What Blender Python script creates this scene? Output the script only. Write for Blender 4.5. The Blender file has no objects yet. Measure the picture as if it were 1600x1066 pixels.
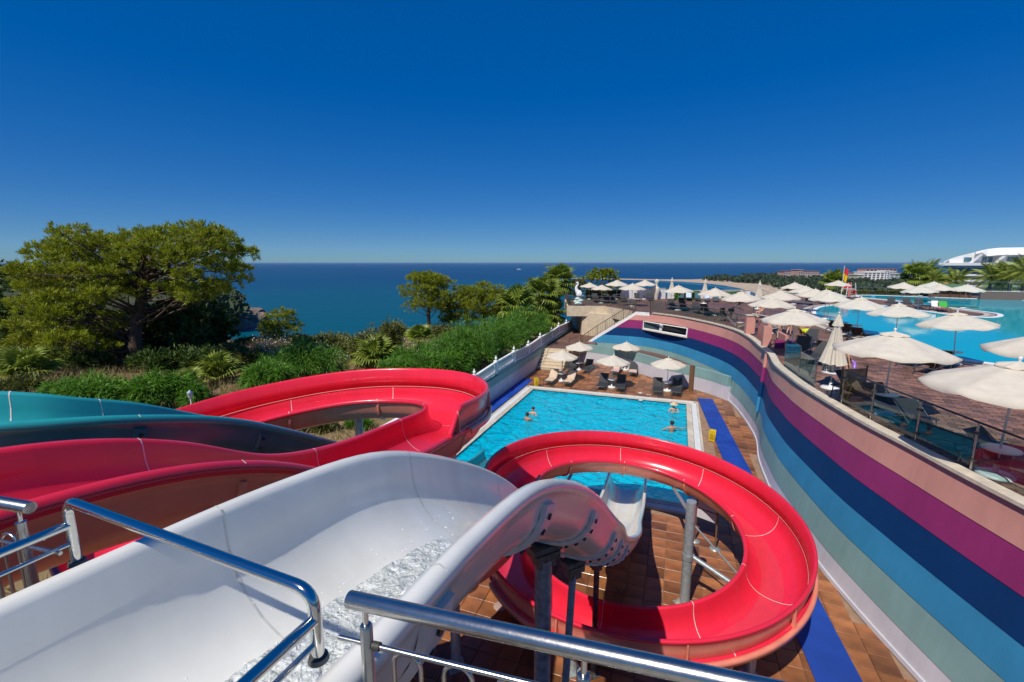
import bpy, bmesh, math, random
import numpy as np
from mathutils import Vector, Matrix, noise as mnoise
random.seed(7); RNG = np.random.default_rng(7)
S = bpy.context.scene
COL = S.collection
R = math.radians

# ------------------------------------------------------------------ camera, sky, sun, exposure
EYE = 8.9
TH = math.atan(123/711)
cd = bpy.data.cameras.new('camera'); cam = bpy.data.objects.new('camera', cd); COL.objects.link(cam)
cam.location = (0, 0, EYE); cam.rotation_euler = (math.pi/2-TH, 0, 0)
cd.sensor_width = 36; cd.lens = 16.0; cd.clip_start = .05; cd.clip_end = 120000
S.camera = cam
SUN_EL, SUN_AZ = R(53), R(214)
W = bpy.data.worlds.new('World'); S.world = W; W.use_nodes = True
wt = W.node_tree; wt.nodes.clear()
sky = wt.nodes.new('ShaderNodeTexSky'); sky.sky_type = 'NISHITA'; sky.sun_disc = False
sky.sun_elevation = SUN_EL; sky.sun_rotation = SUN_AZ; sky.altitude = 40
sky.air_density = 1.0; sky.dust_density = .05; sky.ozone_density = 2.0; sky.altitude = 3000
gm = wt.nodes.new('ShaderNodeGamma'); gm.inputs[1].default_value = .42           # softer, deeper, as through a polarising filter; the same all over the sky
hs = wt.nodes.new('ShaderNodeHueSaturation'); hs.inputs['Saturation'].default_value = 2.6; hs.inputs['Value'].default_value = 2.4
tm = wt.nodes.new('ShaderNodeMix'); tm.data_type = 'RGBA'; tm.blend_type = 'MULTIPLY'; tm.inputs['Factor'].default_value = 1; tm.inputs['B'].default_value = (.42, .72, 1.12, 1)
bg = wt.nodes.new('ShaderNodeBackground'); bg.inputs['Strength'].default_value = .085
wo = wt.nodes.new('ShaderNodeOutputWorld'); wl = wt.links.new
wl(sky.outputs[0], gm.inputs[0]); wl(gm.outputs[0], hs.inputs['Color']); wl(hs.outputs[0], tm.inputs['A']); wl(tm.outputs['Result'], bg.inputs[0]); wl(bg.outputs[0], wo.inputs[0])
sl = bpy.data.lights.new('sun', 'SUN'); sl.energy = 4.5; sl.angle = R(.53); sl.color = (1, .93, .82)
so = bpy.data.objects.new('sun', sl); COL.objects.link(so)
TOSUN = Vector((math.cos(SUN_EL)*math.sin(SUN_AZ), math.cos(SUN_EL)*math.cos(SUN_AZ), math.sin(SUN_EL)))
so.rotation_euler = (-TOSUN).to_track_quat('-Z', 'Y').to_euler(); so.location = (-20, -30, 60)
S.view_settings.view_transform = 'Standard'; S.view_settings.look = 'None'
S.view_settings.exposure = 0.0; S.view_settings.gamma = 1.0
S.cycles.max_bounces = 8; S.cycles.transparent_max_bounces = 16; S.cycles.transmission_bounces = 6
S.cycles.caustics_reflective = False; S.cycles.caustics_refractive = False
S.cycles.use_denoising = True

# ------------------------------------------------------------------ helpers
def ray(px, py):
    u = (px-800)/711; v = (py-533)/711; c, s = math.cos(TH), math.sin(TH)
    return Vector((u, c-v*s, -s-v*c))
def at(px, py, z):                       # where the line of sight through a photo point meets height z
    d = ray(px, py); return Vector((0, 0, EYE)) + d*((z-EYE)/d.z)
def aty(px, py, Y):
    d = ray(px, py); return Vector((0, 0, EYE)) + d*(Y/d.y)

class MB:
    """collects shapes that become one mesh"""
    def __init__(s): s.v = []; s.f = []; s.m = []; s.sm = []
    def add(s, vs, fs, m=0, smooth=False):
        o = len(s.v); s.v += [tuple(p) for p in vs]
        for f in fs: s.f.append(tuple(i+o for i in f)); s.m.append(m); s.sm.append(smooth)
        return s
    def box(s, c, d, rz=0, m=0, ax=None, bev=0):
        """centre c, full size d; ax = 3 axis vectors or rotation about z"""
        if ax is None: ax = (Vector((math.cos(rz), math.sin(rz), 0)), Vector((-math.sin(rz), math.cos(rz), 0)), Vector((0, 0, 1)))
        c = Vector(c); h = [x/2 for x in d]
        vs = [c+ax[0]*(sx*h[0])+ax[1]*(sy*h[1])+ax[2]*(sz*h[2]) for sx in (-1, 1) for sy in (-1, 1) for sz in (-1, 1)]
        return s.add(vs, [(0, 1, 3, 2), (4, 6, 7, 5), (0, 4, 5, 1), (2, 3, 7, 6), (0, 2, 6, 4), (1, 5, 7, 3)], m)
    def tube(s, pts, r, n=8, m=0, cap=True, closed=False):
        pts = [Vector(p) for p in pts]; k = len(pts); rs = r if isinstance(r, (list, tuple)) else [r]*k
        vs = []; up = None
        for i, p in enumerate(pts):
            if closed: t = pts[(i+1) % k]-pts[i-1]
            else: t = (pts[min(i+1, k-1)]-pts[max(i-1, 0)])
            t = t.normalized() if t.length > 1e-9 else Vector((0, 0, 1))
            if up is None: up = t.orthogonal().normalized()
            up = (up-t*up.dot(t)); up = up.normalized() if up.length > 1e-6 else t.orthogonal().normalized()
            b = t.cross(up)
            vs += [p+(up*math.cos(2*math.pi*j/n)+b*math.sin(2*math.pi*j/n))*rs[i] for j in range(n)]
        fs = []
        for i in range(k if closed else k-1):
            a = i*n; c = ((i+1) % k)*n
            fs += [(a+j, a+(j+1) % n, c+(j+1) % n, c+j) for j in range(n)]
        s.add(vs, fs, m, True)
        if cap and not closed:
            s.add(vs[:n], [tuple(range(n))[::-1]], m); s.add(vs[-n:], [tuple(range(n))], m)
        return s
    def lathe(s, prof, c=(0, 0, 0), n=12, m=0, smooth=True):
        c = Vector(c); vs = []; fs = []
        for r, z in prof: vs += [c+Vector((r*math.cos(2*math.pi*j/n), r*math.sin(2*math.pi*j/n), z)) for j in range(n)]
        for i in range(len(prof)-1): fs += [(i*n+j, i*n+(j+1) % n, (i+1)*n+(j+1) % n, (i+1)*n+j) for j in range(n)]
        s.add(vs, fs, m, smooth)
        for q, i in ((prof[0], 0), (prof[-1], len(prof)-1)):
            if q[0] > 1e-4: s.add(vs[i*n:(i+1)*n], [tuple(range(n))], m)
        return s
    def prism(s, poly, z0, z1, m=0):
        n = len(poly); vs = [(p[0], p[1], z0) for p in poly]+[(p[0], p[1], z1) for p in poly]
        fs = [tuple(range(n))[::-1], tuple(range(n, 2*n))]+[(i, (i+1) % n, n+(i+1) % n, n+i) for i in range(n)]
        return s.add(vs, fs, m)
    def ball(s, c, r, n=8, m=0, sc=(1, 1, 1)):
        k = max(4, n//2+1)
        prof = [(max(math.sin(math.pi*i/k), 1e-5)*r, -math.cos(math.pi*i/k)*r) for i in range(k+1)]
        o = len(s.v); s.lathe(prof, (0, 0, 0), n, m)
        for i in range(o, len(s.v)): v = s.v[i]; s.v[i] = (v[0]*sc[0]+c[0], v[1]*sc[1]+c[1], v[2]*sc[2]+c[2])
        return s
    def mesh(s, name, mats, off=(0, 0, 0)):
        me = bpy.data.meshes.new(name)
        v = s.v if not any(off) else [(a-off[0], b-off[1], c-off[2]) for a, b, c in s.v]
        me.from_pydata(v, [], s.f)
        for mt in (mats if isinstance(mats, (list, tuple)) else [mats]): me.materials.append(mt)
        if s.f:
            me.polygons.foreach_set('material_index', s.m); me.polygons.foreach_set('use_smooth', s.sm)
        bm = bmesh.new(); bm.from_mesh(me); bmesh.ops.recalc_face_normals(bm, faces=bm.faces); bm.to_mesh(me); bm.free()
        me.update(); return me
    def build(s, name, mats, parent=None, world=False, loc=None):
        """world: the verts are world coordinates, the parent is an unrotated empty"""
        off = (0, 0, 0)
        if world and parent is not None: off = base_of(parent)
        if loc is not None: off = tuple(loc)
        o = bpy.data.objects.new(name, s.mesh(name, mats, off)); COL.objects.link(o)
        if parent is not None: o.parent = parent
        if loc is not None: o.location = loc
        return o
def base_of(o):
    p = Vector(o.location)
    while o.parent is not None: o = o.parent; p = p+Vector(o.location)
    return tuple(p)
def tag(o, label=None, cat=None, group=None, kind=None):
    for k, v in (('label', label), ('category', cat), ('group', group), ('kind', kind)):
        if v: o[k] = v
    return o
def thing(name, label, cat, loc=(0, 0, 0), rz=0, group=None):
    o = bpy.data.objects.new(name, None); COL.objects.link(o); o.location = loc; o.rotation_euler = (0, 0, rz)
    o.empty_display_size = .2
    return tag(o, label, cat, group)
def copy_tree(o, parent=None):
    c = o.copy(); COL.objects.link(c)
    if parent is not None: c.parent = parent
    for ch in list(o.children): copy_tree(ch, c)
    return c
def npmesh(name, V, F, mats, mi=None, smooth=False):
    """fast mesh from arrays; F is (n,3) or (n,4)"""
    V = np.asarray(V, np.float32); F = np.asarray(F, np.int32); me = bpy.data.meshes.new(name)
    me.vertices.add(len(V)); me.vertices.foreach_set('co', V.ravel())
    k = F.shape[1]; me.loops.add(F.size); me.loops.foreach_set('vertex_index', F.ravel())
    me.polygons.add(len(F)); me.polygons.foreach_set('loop_start', np.arange(len(F), dtype=np.int32)*k)
    me.polygons.foreach_set('use_smooth', np.full(len(F), smooth))
    for mt in (mats if isinstance(mats, (list, tuple)) else [mats]): me.materials.append(mt)
    if mi is not None: me.polygons.foreach_set('material_index', np.asarray(mi, np.int32))
    me.update(calc_edges=True); me.validate(); return me
def link(name, me, parent=None, loc=None):
    o = bpy.data.objects.new(name, me); COL.objects.link(o)
    if parent is not None: o.parent = parent
    if loc is not None: o.location = loc
    return o

# ------------------------------------------------------------------ materials
def mat(name, col, rough=.5, metal=0., var=.0, scale=4., bump=0., bscale=30., spec=.5, coat=0., col2=None, trans=0., island=False, orand=False, coords='Object', detail=4., stretch=None, streak=0., stain=0.):
    m = bpy.data.materials.new(name); m.use_nodes = True; t = m.node_tree; N = t.nodes; L = t.links
    b = N['Principled BSDF']; b.inputs['Roughness'].default_value = rough; b.inputs['Metallic'].default_value = metal
    b.inputs['Specular IOR Level'].default_value = spec; b.inputs['Coat Weight'].default_value = coat; b.inputs['Coat Roughness'].default_value = .05
    c = (*col, 1); b.inputs['Base Color'].default_value = c
    tc = N.new('ShaderNodeTexCoord'); out = tc.outputs[coords]
    last = None
    if stretch: mp_ = N.new('ShaderNodeMapping'); mp_.inputs['Scale'].default_value = stretch; L.new(out, mp_.inputs[0]); sout = mp_.outputs[0]
    else: sout = out
    if col2 is not None or var > 0:
        nz = N.new('ShaderNodeTexNoise'); nz.inputs['Scale'].default_value = scale; nz.inputs['Detail'].default_value = detail; L.new(sout, nz.inputs['Vector'])
        rp = N.new('ShaderNodeMapRange'); rp.inputs[1].default_value = .3; rp.inputs[2].default_value = .7; L.new(nz.outputs['Fac'], rp.inputs[0])
        mx = N.new('ShaderNodeMix'); mx.data_type = 'RGBA'; L.new(rp.outputs[0], mx.inputs['Factor'])
        a = tuple(x*(1-var) for x in col); d = tuple(min(1, x*(1+var)) for x in col) if col2 is None else col2
        mx.inputs['A'].default_value = (*a, 1); mx.inputs['B'].default_value = (*d, 1); last = mx.outputs['Result']
    if island or orand:
        if island: g = N.new('ShaderNodeNewGeometry'); rnd = g.outputs['Random Per Island']
        if orand:
            oi = N.new('ShaderNodeObjectInfo')
            if island:
                ad = N.new('ShaderNodeMath'); ad.operation = 'ADD'; L.new(rnd, ad.inputs[0]); L.new(oi.outputs['Random'], ad.inputs[1])
                fr = N.new('ShaderNodeMath'); fr.operation = 'FRACT'; L.new(ad.outputs[0], fr.inputs[0]); rnd = fr.outputs[0]
            else: rnd = oi.outputs['Random']
        mr = N.new('ShaderNodeMapRange'); k = island if isinstance(island, float) else (orand if isinstance(orand, float) else .35)
        mr.inputs[3].default_value = 1-k; mr.inputs[4].default_value = 1+k; L.new(rnd, mr.inputs[0])
        vm = N.new('ShaderNodeVectorMath'); vm.operation = 'SCALE'
        if last is not None: L.new(last, vm.inputs[0])
        else: vm.inputs[0].default_value = col
        L.new(mr.outputs[0], vm.inputs['Scale']); last = vm.outputs[0]
    if last is not None: L.new(last, b.inputs['Base Color'])
    if stain > 0 and last is not None:               # patches of wear and damp that run across the pieces
        gp_ = N.new('ShaderNodeNewGeometry'); sn = N.new('ShaderNodeTexNoise'); sn.inputs['Scale'].default_value = .55; sn.inputs['Detail'].default_value = 7; sn.inputs['Roughness'].default_value = .62; L.new(gp_.outputs['Position'], sn.inputs['Vector'])
        sr = N.new('ShaderNodeMapRange'); sr.inputs[1].default_value = .36; sr.inputs[2].default_value = .66; sr.inputs[3].default_value = 1-stain; sr.inputs[4].default_value = 1+stain*.5; L.new(sn.outputs['Fac'], sr.inputs[0])
        sv = N.new('ShaderNodeVectorMath'); sv.operation = 'SCALE'; L.new(last, sv.inputs[0]); L.new(sr.outputs[0], sv.inputs['Scale']); last = sv.outputs[0]; L.new(last, b.inputs['Base Color'])
        rr_ = N.new('ShaderNodeMapRange'); rr_.inputs[1].default_value = .36; rr_.inputs[2].default_value = .66; rr_.inputs[3].default_value = rough*.6; rr_.inputs[4].default_value = rough*1.2; L.new(sn.outputs['Fac'], rr_.inputs[0]); L.new(rr_.outputs[0], b.inputs['Roughness'])
    if streak > 0 and last is not None:              # weather streaks that run down the surface
        sm = N.new('ShaderNodeMapping'); sm.inputs['Scale'].default_value = (3.2, 3.2, .16); L.new(out, sm.inputs[0]); sn = N.new('ShaderNodeTexNoise'); sn.inputs['Scale'].default_value = 1.6; sn.inputs['Detail'].default_value = 6; L.new(sm.outputs[0], sn.inputs['Vector'])
        sr = N.new('ShaderNodeMapRange'); sr.inputs[1].default_value = .35; sr.inputs[2].default_value = .7; sr.inputs[3].default_value = 1+streak*.4; sr.inputs[4].default_value = 1-streak; L.new(sn.outputs['Fac'], sr.inputs[0])
        sv = N.new('ShaderNodeVectorMath'); sv.operation = 'SCALE'; L.new(last, sv.inputs[0]); L.new(sr.outputs[0], sv.inputs['Scale']); last = sv.outputs[0]; L.new(last, b.inputs['Base Color'])
    if bump > 0:
        n2 = N.new('ShaderNodeTexNoise'); n2.inputs['Scale'].default_value = bscale; n2.inputs['Detail'].default_value = 3; L.new(out, n2.inputs['Vector'])
        bp = N.new('ShaderNodeBump'); bp.inputs['Strength'].default_value = bump; bp.inputs['Distance'].default_value = .02
        L.new(n2.outputs['Fac'], bp.inputs['Height']); L.new(bp.outputs[0], b.inputs['Normal'])
    if trans > 0:
        tr = N.new('ShaderNodeBsdfTranslucent'); ms = N.new('ShaderNodeMixShader'); ms.inputs[0].default_value = trans
        if last is not None: L.new(last, tr.inputs['Color'])
        else: tr.inputs['Color'].default_value = c
        L.new(b.outputs[0], ms.inputs[1]); L.new(tr.outputs[0], ms.inputs[2]); L.new(ms.outputs[0], N['Material Output'].inputs[0])
    return m
def water(name, col, clear, bscale, bstr, rough=.05, col2=None, cscale=.1, spec=.5, stretch=(1, 1, 1), dist=.1, layers=2, sea_mix=None):
    """water: body colour that scatters the light, a share of clear water, a rippled shiny surface"""
    m = bpy.data.materials.new(name); m.use_nodes = True; t = m.node_tree; N = t.nodes; L = t.links
    b = N['Principled BSDF']; b.inputs['Base Color'].default_value = (*col, 1); b.inputs['Roughness'].default_value = rough
    b.inputs['Specular IOR Level'].default_value = spec; b.inputs['IOR'].default_value = 1.33
    tc = N.new('ShaderNodeTexCoord'); mp = N.new('ShaderNodeMapping'); mp.inputs['Scale'].default_value = stretch; L.new(tc.outputs['Object'], mp.inputs[0])
    prev = None
    for i in range(layers):
        nz = N.new('ShaderNodeTexNoise'); nz.inputs['Scale'].default_value = bscale*(1, .27, .06)[i]; nz.inputs['Detail'].default_value = 3.5; nz.inputs['Distortion'].default_value = 1.2
        L.new(mp.outputs[0], nz.inputs['Vector']); bp = N.new('ShaderNodeBump'); bp.inputs['Strength'].default_value = bstr; bp.inputs['Distance'].default_value = dist*(1, 3, 10)[i]
        L.new(nz.outputs['Fac'], bp.inputs['Height'])
        if prev: L.new(prev.outputs[0], bp.inputs['Normal'])
        prev = bp
    L.new(prev.outputs[0], b.inputs['Normal'])
    if col2 is not None:
        nz = N.new('ShaderNodeTexNoise'); nz.inputs['Scale'].default_value = cscale; nz.inputs['Detail'].default_value = 3; L.new(tc.outputs['Object'], nz.inputs['Vector'])
        rp = N.new('ShaderNodeMapRange'); rp.inputs[1].default_value = .35; rp.inputs[2].default_value = .65; L.new(nz.outputs['Fac'], rp.inputs[0])
        mx = N.new('ShaderNodeMix'); mx.data_type = 'RGBA'; L.new(rp.outputs[0], mx.inputs['Factor']); mx.inputs['A'].default_value = (*col, 1); mx.inputs['B'].default_value = (*col2, 1)
        L.new(mx.outputs['Result'], b.inputs['Base Color'])
    if sea_mix:
        sx = N.new('ShaderNodeVectorMath'); sx.operation = 'LENGTH'; L.new(tc.outputs['Object'], sx.inputs[0])
        rm = N.new('ShaderNodeMapRange'); rm.interpolation_type = 'SMOOTHSTEP'; rm.inputs[1].default_value = 250; rm.inputs[2].default_value = 1500; L.new(sx.outputs['Value'], rm.inputs[0])
        m2 = N.new('ShaderNodeMix'); m2.data_type = 'RGBA'; L.new(rm.outputs[0], m2.inputs['Factor']); m2.inputs['A'].default_value = (*sea_mix, 1); L.new(mx.outputs['Result'], m2.inputs['B']); L.new(m2.outputs['Result'], b.inputs['Base Color'])
    if clear > 0:
        tr = N.new('ShaderNodeBsdfTransparent'); tr.inputs['Color'].default_value = (.35, .86, .93, 1); ms = N.new('ShaderNodeMixShader'); ms.inputs[0].default_value = clear
        L.new(b.outputs[0], ms.inputs[1]); L.new(tr.outputs[0], ms.inputs[2]); L.new(ms.outputs[0], N['Material Output'].inputs[0])
    return m
def glass(name, tint, refl=1.0):
    m = bpy.data.materials.new(name); m.use_nodes = True; t = m.node_tree; N = t.nodes; L = t.links; N.remove(N['Principled BSDF'])
    tr = N.new('ShaderNodeBsdfTransparent'); tr.inputs[0].default_value = (*tint, 1); gl = N.new('ShaderNodeBsdfGlossy'); gl.inputs['Roughness'].default_value = .01
    lw = N.new('ShaderNodeFresnel'); lw.inputs['IOR'].default_value = 1.5
    k = N.new('ShaderNodeMath'); k.operation = 'MULTIPLY'; k.inputs[1].default_value = refl; k.use_clamp = True; L.new(lw.outputs[0], k.inputs[0])
    ge = N.new('ShaderNodeNewGeometry'); ib = N.new('ShaderNodeMath'); ib.operation = 'SUBTRACT'; ib.inputs[0].default_value = 1; L.new(ge.outputs['Backfacing'], ib.inputs[1])
    k2 = N.new('ShaderNodeMath'); k2.operation = 'MULTIPLY'; L.new(k.outputs[0], k2.inputs[0]); L.new(ib.outputs[0], k2.inputs[1])
    ms = N.new('ShaderNodeMixShader'); L.new(k2.outputs[0], ms.inputs[0]); L.new(tr.outputs[0], ms.inputs[1]); L.new(gl.outputs[0], ms.inputs[2]); L.new(ms.outputs[0], N['Material Output'].inputs[0])
    return m
M = {}
M['red'] = mat('red_gelcoat', (.77, .022, .055), .24, col2=(.71, .024, .055), scale=1.3, detail=8, streak=.06, coat=.2, bump=.03, bscale=6)
M['redback'] = mat('red_fibreglass_back', (.70, .23, .16), .28, var=.1, scale=3, bump=.05, bscale=9, coat=.2)
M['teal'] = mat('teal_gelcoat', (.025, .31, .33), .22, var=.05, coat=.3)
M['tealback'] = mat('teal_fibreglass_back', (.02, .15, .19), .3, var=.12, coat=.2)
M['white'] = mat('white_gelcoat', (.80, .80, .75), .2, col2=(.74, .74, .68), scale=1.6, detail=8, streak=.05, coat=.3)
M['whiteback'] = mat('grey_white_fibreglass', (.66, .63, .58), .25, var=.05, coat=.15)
M['flange'] = mat('pale_flange', (.56, .60, .61), .3, var=.1, scale=6)
M['caulk'] = mat('white_sealant', (.75, .66, .63), .5)
M['bolt'] = mat('dark_bolt', (.03, .035, .04), .35, metal=.6)
M['steel'] = mat('polished_steel', (.62, .62, .60), .13, metal=1., bump=.02, bscale=60)
M['brushed'] = mat('brushed_steel', (.50, .49, .46), .27, metal=1., var=.12, scale=30, bump=.03, bscale=90)
M['galv'] = mat('galvanised_steel', (.34, .38, .39), .42, metal=.35, var=.2, scale=12, bump=.05)
M['darksteel'] = mat('weathered_bracket', (.10, .095, .085), .6, metal=.4, var=.5, scale=14)
M['bluesteel'] = mat('weathered_blue_post', (.13, .18, .25), .4, metal=.3, var=.4, scale=10)
M['tile'] = mat('terracotta_tile', (.36, .14, .05), .42, col2=(.20, .08, .034), scale=2.3, island=.45, orand=True, bump=.15, bscale=14, stain=.32)
M['grout'] = mat('tile_grout', (.30, .19, .12), .8, var=.2)
M['brick'] = mat('deck_brick', (.25, .125, .085), .6, col2=(.17, .085, .06), scale=3, island=.5, orand=True, bump=.15, stain=.25)
M['brickbed'] = mat('deck_brick_bed', (.20, .105, .075), .7, col2=(.14, .075, .055), scale=1.8, detail=8, stain=.25)
M['cream'] = mat('cream_coping', (.58, .52, .42), .6, var=.1, scale=3, island=.1, stain=.15)
M['grating'] = mat('white_overflow_grate', (.68, .70, .70), .5, var=.05)
M['mat'] = mat('blue_matting', (.005, .06, .40), .75, col2=(.004, .045, .30), scale=1.1, detail=8, stain=.2, bump=.5, bscale=160)
M['beige'] = mat('beige_stone_wall', (.60, .50, .36), .75, var=.12, scale=2.5, bump=.15)
M['step'] = mat('cream_step', (.60, .50, .36), .7, var=.08)
for k, c in (('pink', (.60, .285, .235)), ('purple', (.28, .03, .145)), ('navy', (.002, .038, .145)), ('blue', (.04, .255, .46)), ('sage', (.225, .37, .36)), ('lilac', (.56, .55, .60))):
    M[k] = mat(k+'_wall_paint', c, .65, spec=.2, var=.08, scale=.9, bump=.2, bscale=38, detail=8, streak=.055)
M['coping'] = mat('wall_coping', (.60, .53, .42), .55, var=.16, scale=4, detail=8)
M['whitewall'] = mat('white_wall_paint', (.82, .82, .81), .6, var=.05)
M['canvas'] = mat('cream_canvas', (.80, .74, .62), .85, var=.06, scale=5, trans=.28, bump=.1, bscale=12)
M['pole'] = mat('pale_pole', (.60, .60, .58), .35, metal=.3)
M['plastic'] = mat('white_plastic', (.72, .72, .70), .35, var=.03)
M['sling'] = mat('charcoal_sling', (.028, .032, .036), .7, var=.2, scale=20, bump=.2, bscale=200)
M['sling2'] = mat('teal_sling', (.02, .09, .12), .7, var=.2)
M['frame'] = mat('grey_frame', (.09, .095, .10), .4, metal=.4)
M['towel'] = mat('beige_towel', (.58, .45, .33), .95, var=.12, scale=9, bump=.4, bscale=60)
M['pinktowel'] = mat('pink_towel', (.62, .42, .36), .95, var=.1, scale=9, bump=.4, bscale=60)
M['bluetowel'] = mat('pale_blue_towel', (.35, .52, .70), .95, col2=(.65, .70, .74), scale=7, bump=.3)
M['yellow'] = mat('yellow_plastic', (.75, .50, .01), .4)
M['black'] = mat('black_print', (.01, .01, .01), .5)
M['rail'] = mat('bronze_railing', (.15, .115, .085), .45, metal=.4)
M['darkrail'] = mat('dark_handrail', (.03, .05, .055), .3, metal=.5)
M['glass'] = glass('rail_glass', (.80, .90, .88), 1.3)
M['pane'] = mat('window_pane', (.05, .08, .10), .06, spec=.9)
M['bluepane'] = mat('blue_window_pane', (.06, .16, .22), .08, spec=.9)
M['bark'] = mat('pine_bark', (.12, .075, .05), .9, col2=(.055, .035, .025), scale=7, bump=.8, bscale=16)
M['twig'] = mat('bare_twig', (.42, .38, .33), .85, var=.2)
M['pine'] = mat('pine_needles', (.34, .38, .014), .5, col2=(.19, .235, .013), scale=.9, island=.45, trans=.38)
M['darkpine'] = mat('dark_pine_needles', (.09, .15, .018), .6, col2=(.05, .095, .014), scale=.8, island=.4, trans=.2)
M['feather'] = mat('feathery_leaves', (.14, .31, .02), .5, col2=(.07, .19, .016), scale=1.2, island=.4, trans=.3)
M['shrub'] = mat('olive_shrub_leaves', (.17, .185, .04), .6, col2=(.10, .12, .02), scale=1.3, island=.45, trans=.25)
M['palm'] = mat('palm_frond', (.30, .36, .05), .42, col2=(.18, .25, .03), scale=1.5, island=.35, orand=True, trans=.28)
M['palmdry'] = mat('dry_palm_frond', (.28, .20, .07), .6, col2=(.18, .14, .05), scale=1.5, island=.3, trans=.2)
M['palmtrunk'] = mat('palm_trunk', (.16, .11, .07), .9, col2=(.08, .055, .035), scale=9, bump=.9, bscale=14)
M['dry'] = mat('dry_grass', (.36, .27, .12), .8, col2=(.20, .17, .07), scale=.5, island=.4, trans=.2)
M['flower'] = mat('white_flowers', (.62, .58, .48), .8, island=.3)
M['earth'] = mat('dry_earth', (.36, .215, .115), .95, col2=(.20, .16, .07), scale=.35, bump=.7, bscale=5, detail=9)
M['scrub'] = mat('headland_scrub', (.055, .07, .025), .9, col2=(.03, .042, .016), scale=.15, bump=.9, bscale=.6, detail=9)
M['sand'] = mat('beach_sand', (.50, .38, .27), .95, col2=(.40, .31, .23), scale=.02, detail=8)
M['rock'] = mat('shore_rock', (.23, .18, .145), .9, col2=(.10, .08, .07), scale=.4, bump=.9, bscale=.7, detail=9)
M['pooltile'] = mat('pool_mosaic', (.30, .66, .74), .3, var=.08, scale=2)
M['poolline'] = mat('pool_dark_tile', (.02, .07, .12), .3)
M['skin'] = mat('tanned_skin', (.44, .21, .13), .5, var=.06)
M['skin2'] = mat('fair_skin', (.58, .32, .23), .5, var=.06)
M['hair'] = mat('dark_hair', (.02, .013, .01), .6)
M['sea'] = water('sea_water', (.0, .029, .112), 0, .12, .35, .3, col2=(.0, .052, .118), cscale=.0018, spec=.05, stretch=(.6, 1.8, 1), dist=.5, layers=2, sea_mix=(.0, .078, .115))
M['pool'] = water('pool_water', (.0, .62, .88), .32, 3.4, 1., .03, spec=.8, dist=.18)
M['pool2'] = water('upper_pool_water', (.0, .42, .55), 0, 1.4, .05, .05, col2=(.0, .36, .49), cscale=.12, spec=.12, dist=.05)
M['foam'] = water('white_water', (.86, .89, .89), .5, 26, 1., .05, spec=1., dist=.03)
_t = M['foam'].node_tree; _t.nodes['Transparent BSDF'].inputs['Color'].default_value = (.95, .985, .985, 1)
_ms = [n for n in _t.nodes if n.type == 'MIX_SHADER'][0]; _tc = [n for n in _t.nodes if n.type == 'TEX_COORD'][0]
_n = _t.nodes.new('ShaderNodeTexNoise'); _n.inputs['Scale'].default_value = 16; _n.inputs['Detail'].default_value = 9; _n.inputs['Roughness'].default_value = .72; _n.inputs['Distortion'].default_value = .8
_r = _t.nodes.new('ShaderNodeMapRange'); _r.inputs[1].default_value = .42; _r.inputs[2].default_value = .62; _r.inputs[3].default_value = .74; _r.inputs[4].default_value = .05
_t.links.new(_tc.outputs['Object'], _n.inputs['Vector']); _t.links.new(_n.outputs['Fac'], _r.inputs[0]); _t.links.new(_r.outputs[0], _ms.inputs[0])
M['drop'] = mat('white_drops', (.85, .88, .88), .1)
def solid(k, c, rough=.5, **kw):
    if k not in M: M[k] = mat(k, c, rough, **kw)
    return M[k]

# ------------------------------------------------------------------ large structure: sea, coast, hill, pool deck
DECK = 4.4
SEA = -35.0
A2 = Vector((.342, .94)); E1 = Vector((.94, -.342)); E2 = -A2; O2 = Vector((1.55, 31.35)); PW, PLN = 10.15, 13.05
def PL(u, v, z=0.): p = O2+E1*u+E2*v; return Vector((p.x, p.y, z))
def inv(x, y): d = Vector((x, y))-O2; return d.dot(E1), d.dot(E2)
AX = (Vector((E1.x, E1.y, 0)), Vector((A2.x, A2.y, 0)), Vector((0, 0, 1)))
def struct(o): o['kind'] = 'structure'; return o

mb = MB(); n = 96; mb.add([(40000*math.cos(2*math.pi*i/n), 40000*math.sin(2*math.pi*i/n), SEA) for i in range(n)], [tuple(range(n))])
sea = struct(mb.build('sea', M['sea']))
# shallow water: pale turquoise where the bottom is near, in the cove and along the beach
def patch(name, pts, z, m, kind='structure'):
    mb = MB(); mb.add([(p[0], p[1], z) for p in pts], [tuple(range(len(pts)))]); o = mb.build(name, m); o['kind'] = kind; return o

def hill_z(t, s):
    """height of the hillside; t metres left of the garden wall, s metres along it"""
    p = O2+A2*s+E1*(-1.95-t); X, Y = p.x, p.y
    base = 1.5+min(t, 20)/20*1.75+max(0, min(1, (t-20)/25))*.5
    yc = 52+np.interp(X, [-60, -34, -24, -16, -12, -8, 0, 10], [-14, -16, -18, -20, -17, -7, 1, 3])
    d = Y-yc
    z = base+.5*mnoise.noise(Vector((X*.21, Y*.21, 0)))*min(1, t/2)+.22*mnoise.noise(Vector((X*.7, Y*.7, 3)))*min(1, t/2)
    if d > 0: z -= .62*d*(1-math.exp(-d/6))
    if s < -4: z += 0
    return max(z, SEA-6), X, Y
mb = MB(); T = [0, .6, 1.2, 2, 3, 4]+list(np.arange(5.2, 46, 1.3))+list(np.arange(48, 150, 6)); Sg = list(np.arange(-60, -20, 4))+list(np.arange(-20, 50, 1.1))+list(np.arange(51, 130, 5))
vs = []
for s in Sg:
    for t in T: z, X, Y = hill_z(t, s); vs.append((X, Y, z))
k = len(T); mb.add(vs, [(i*k+j, i*k+j+1, (i+1)*k+j+1, (i+1)*k+j) for i in range(len(Sg)-1) for j in range(k-1)], 0, True)
hill = struct(mb.build('hillside', M['earth']))
from mathutils.bvhtree import BVHTree
HB = BVHTree.FromPolygons([Vector(v) for v in mb.v], mb.f)
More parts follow.
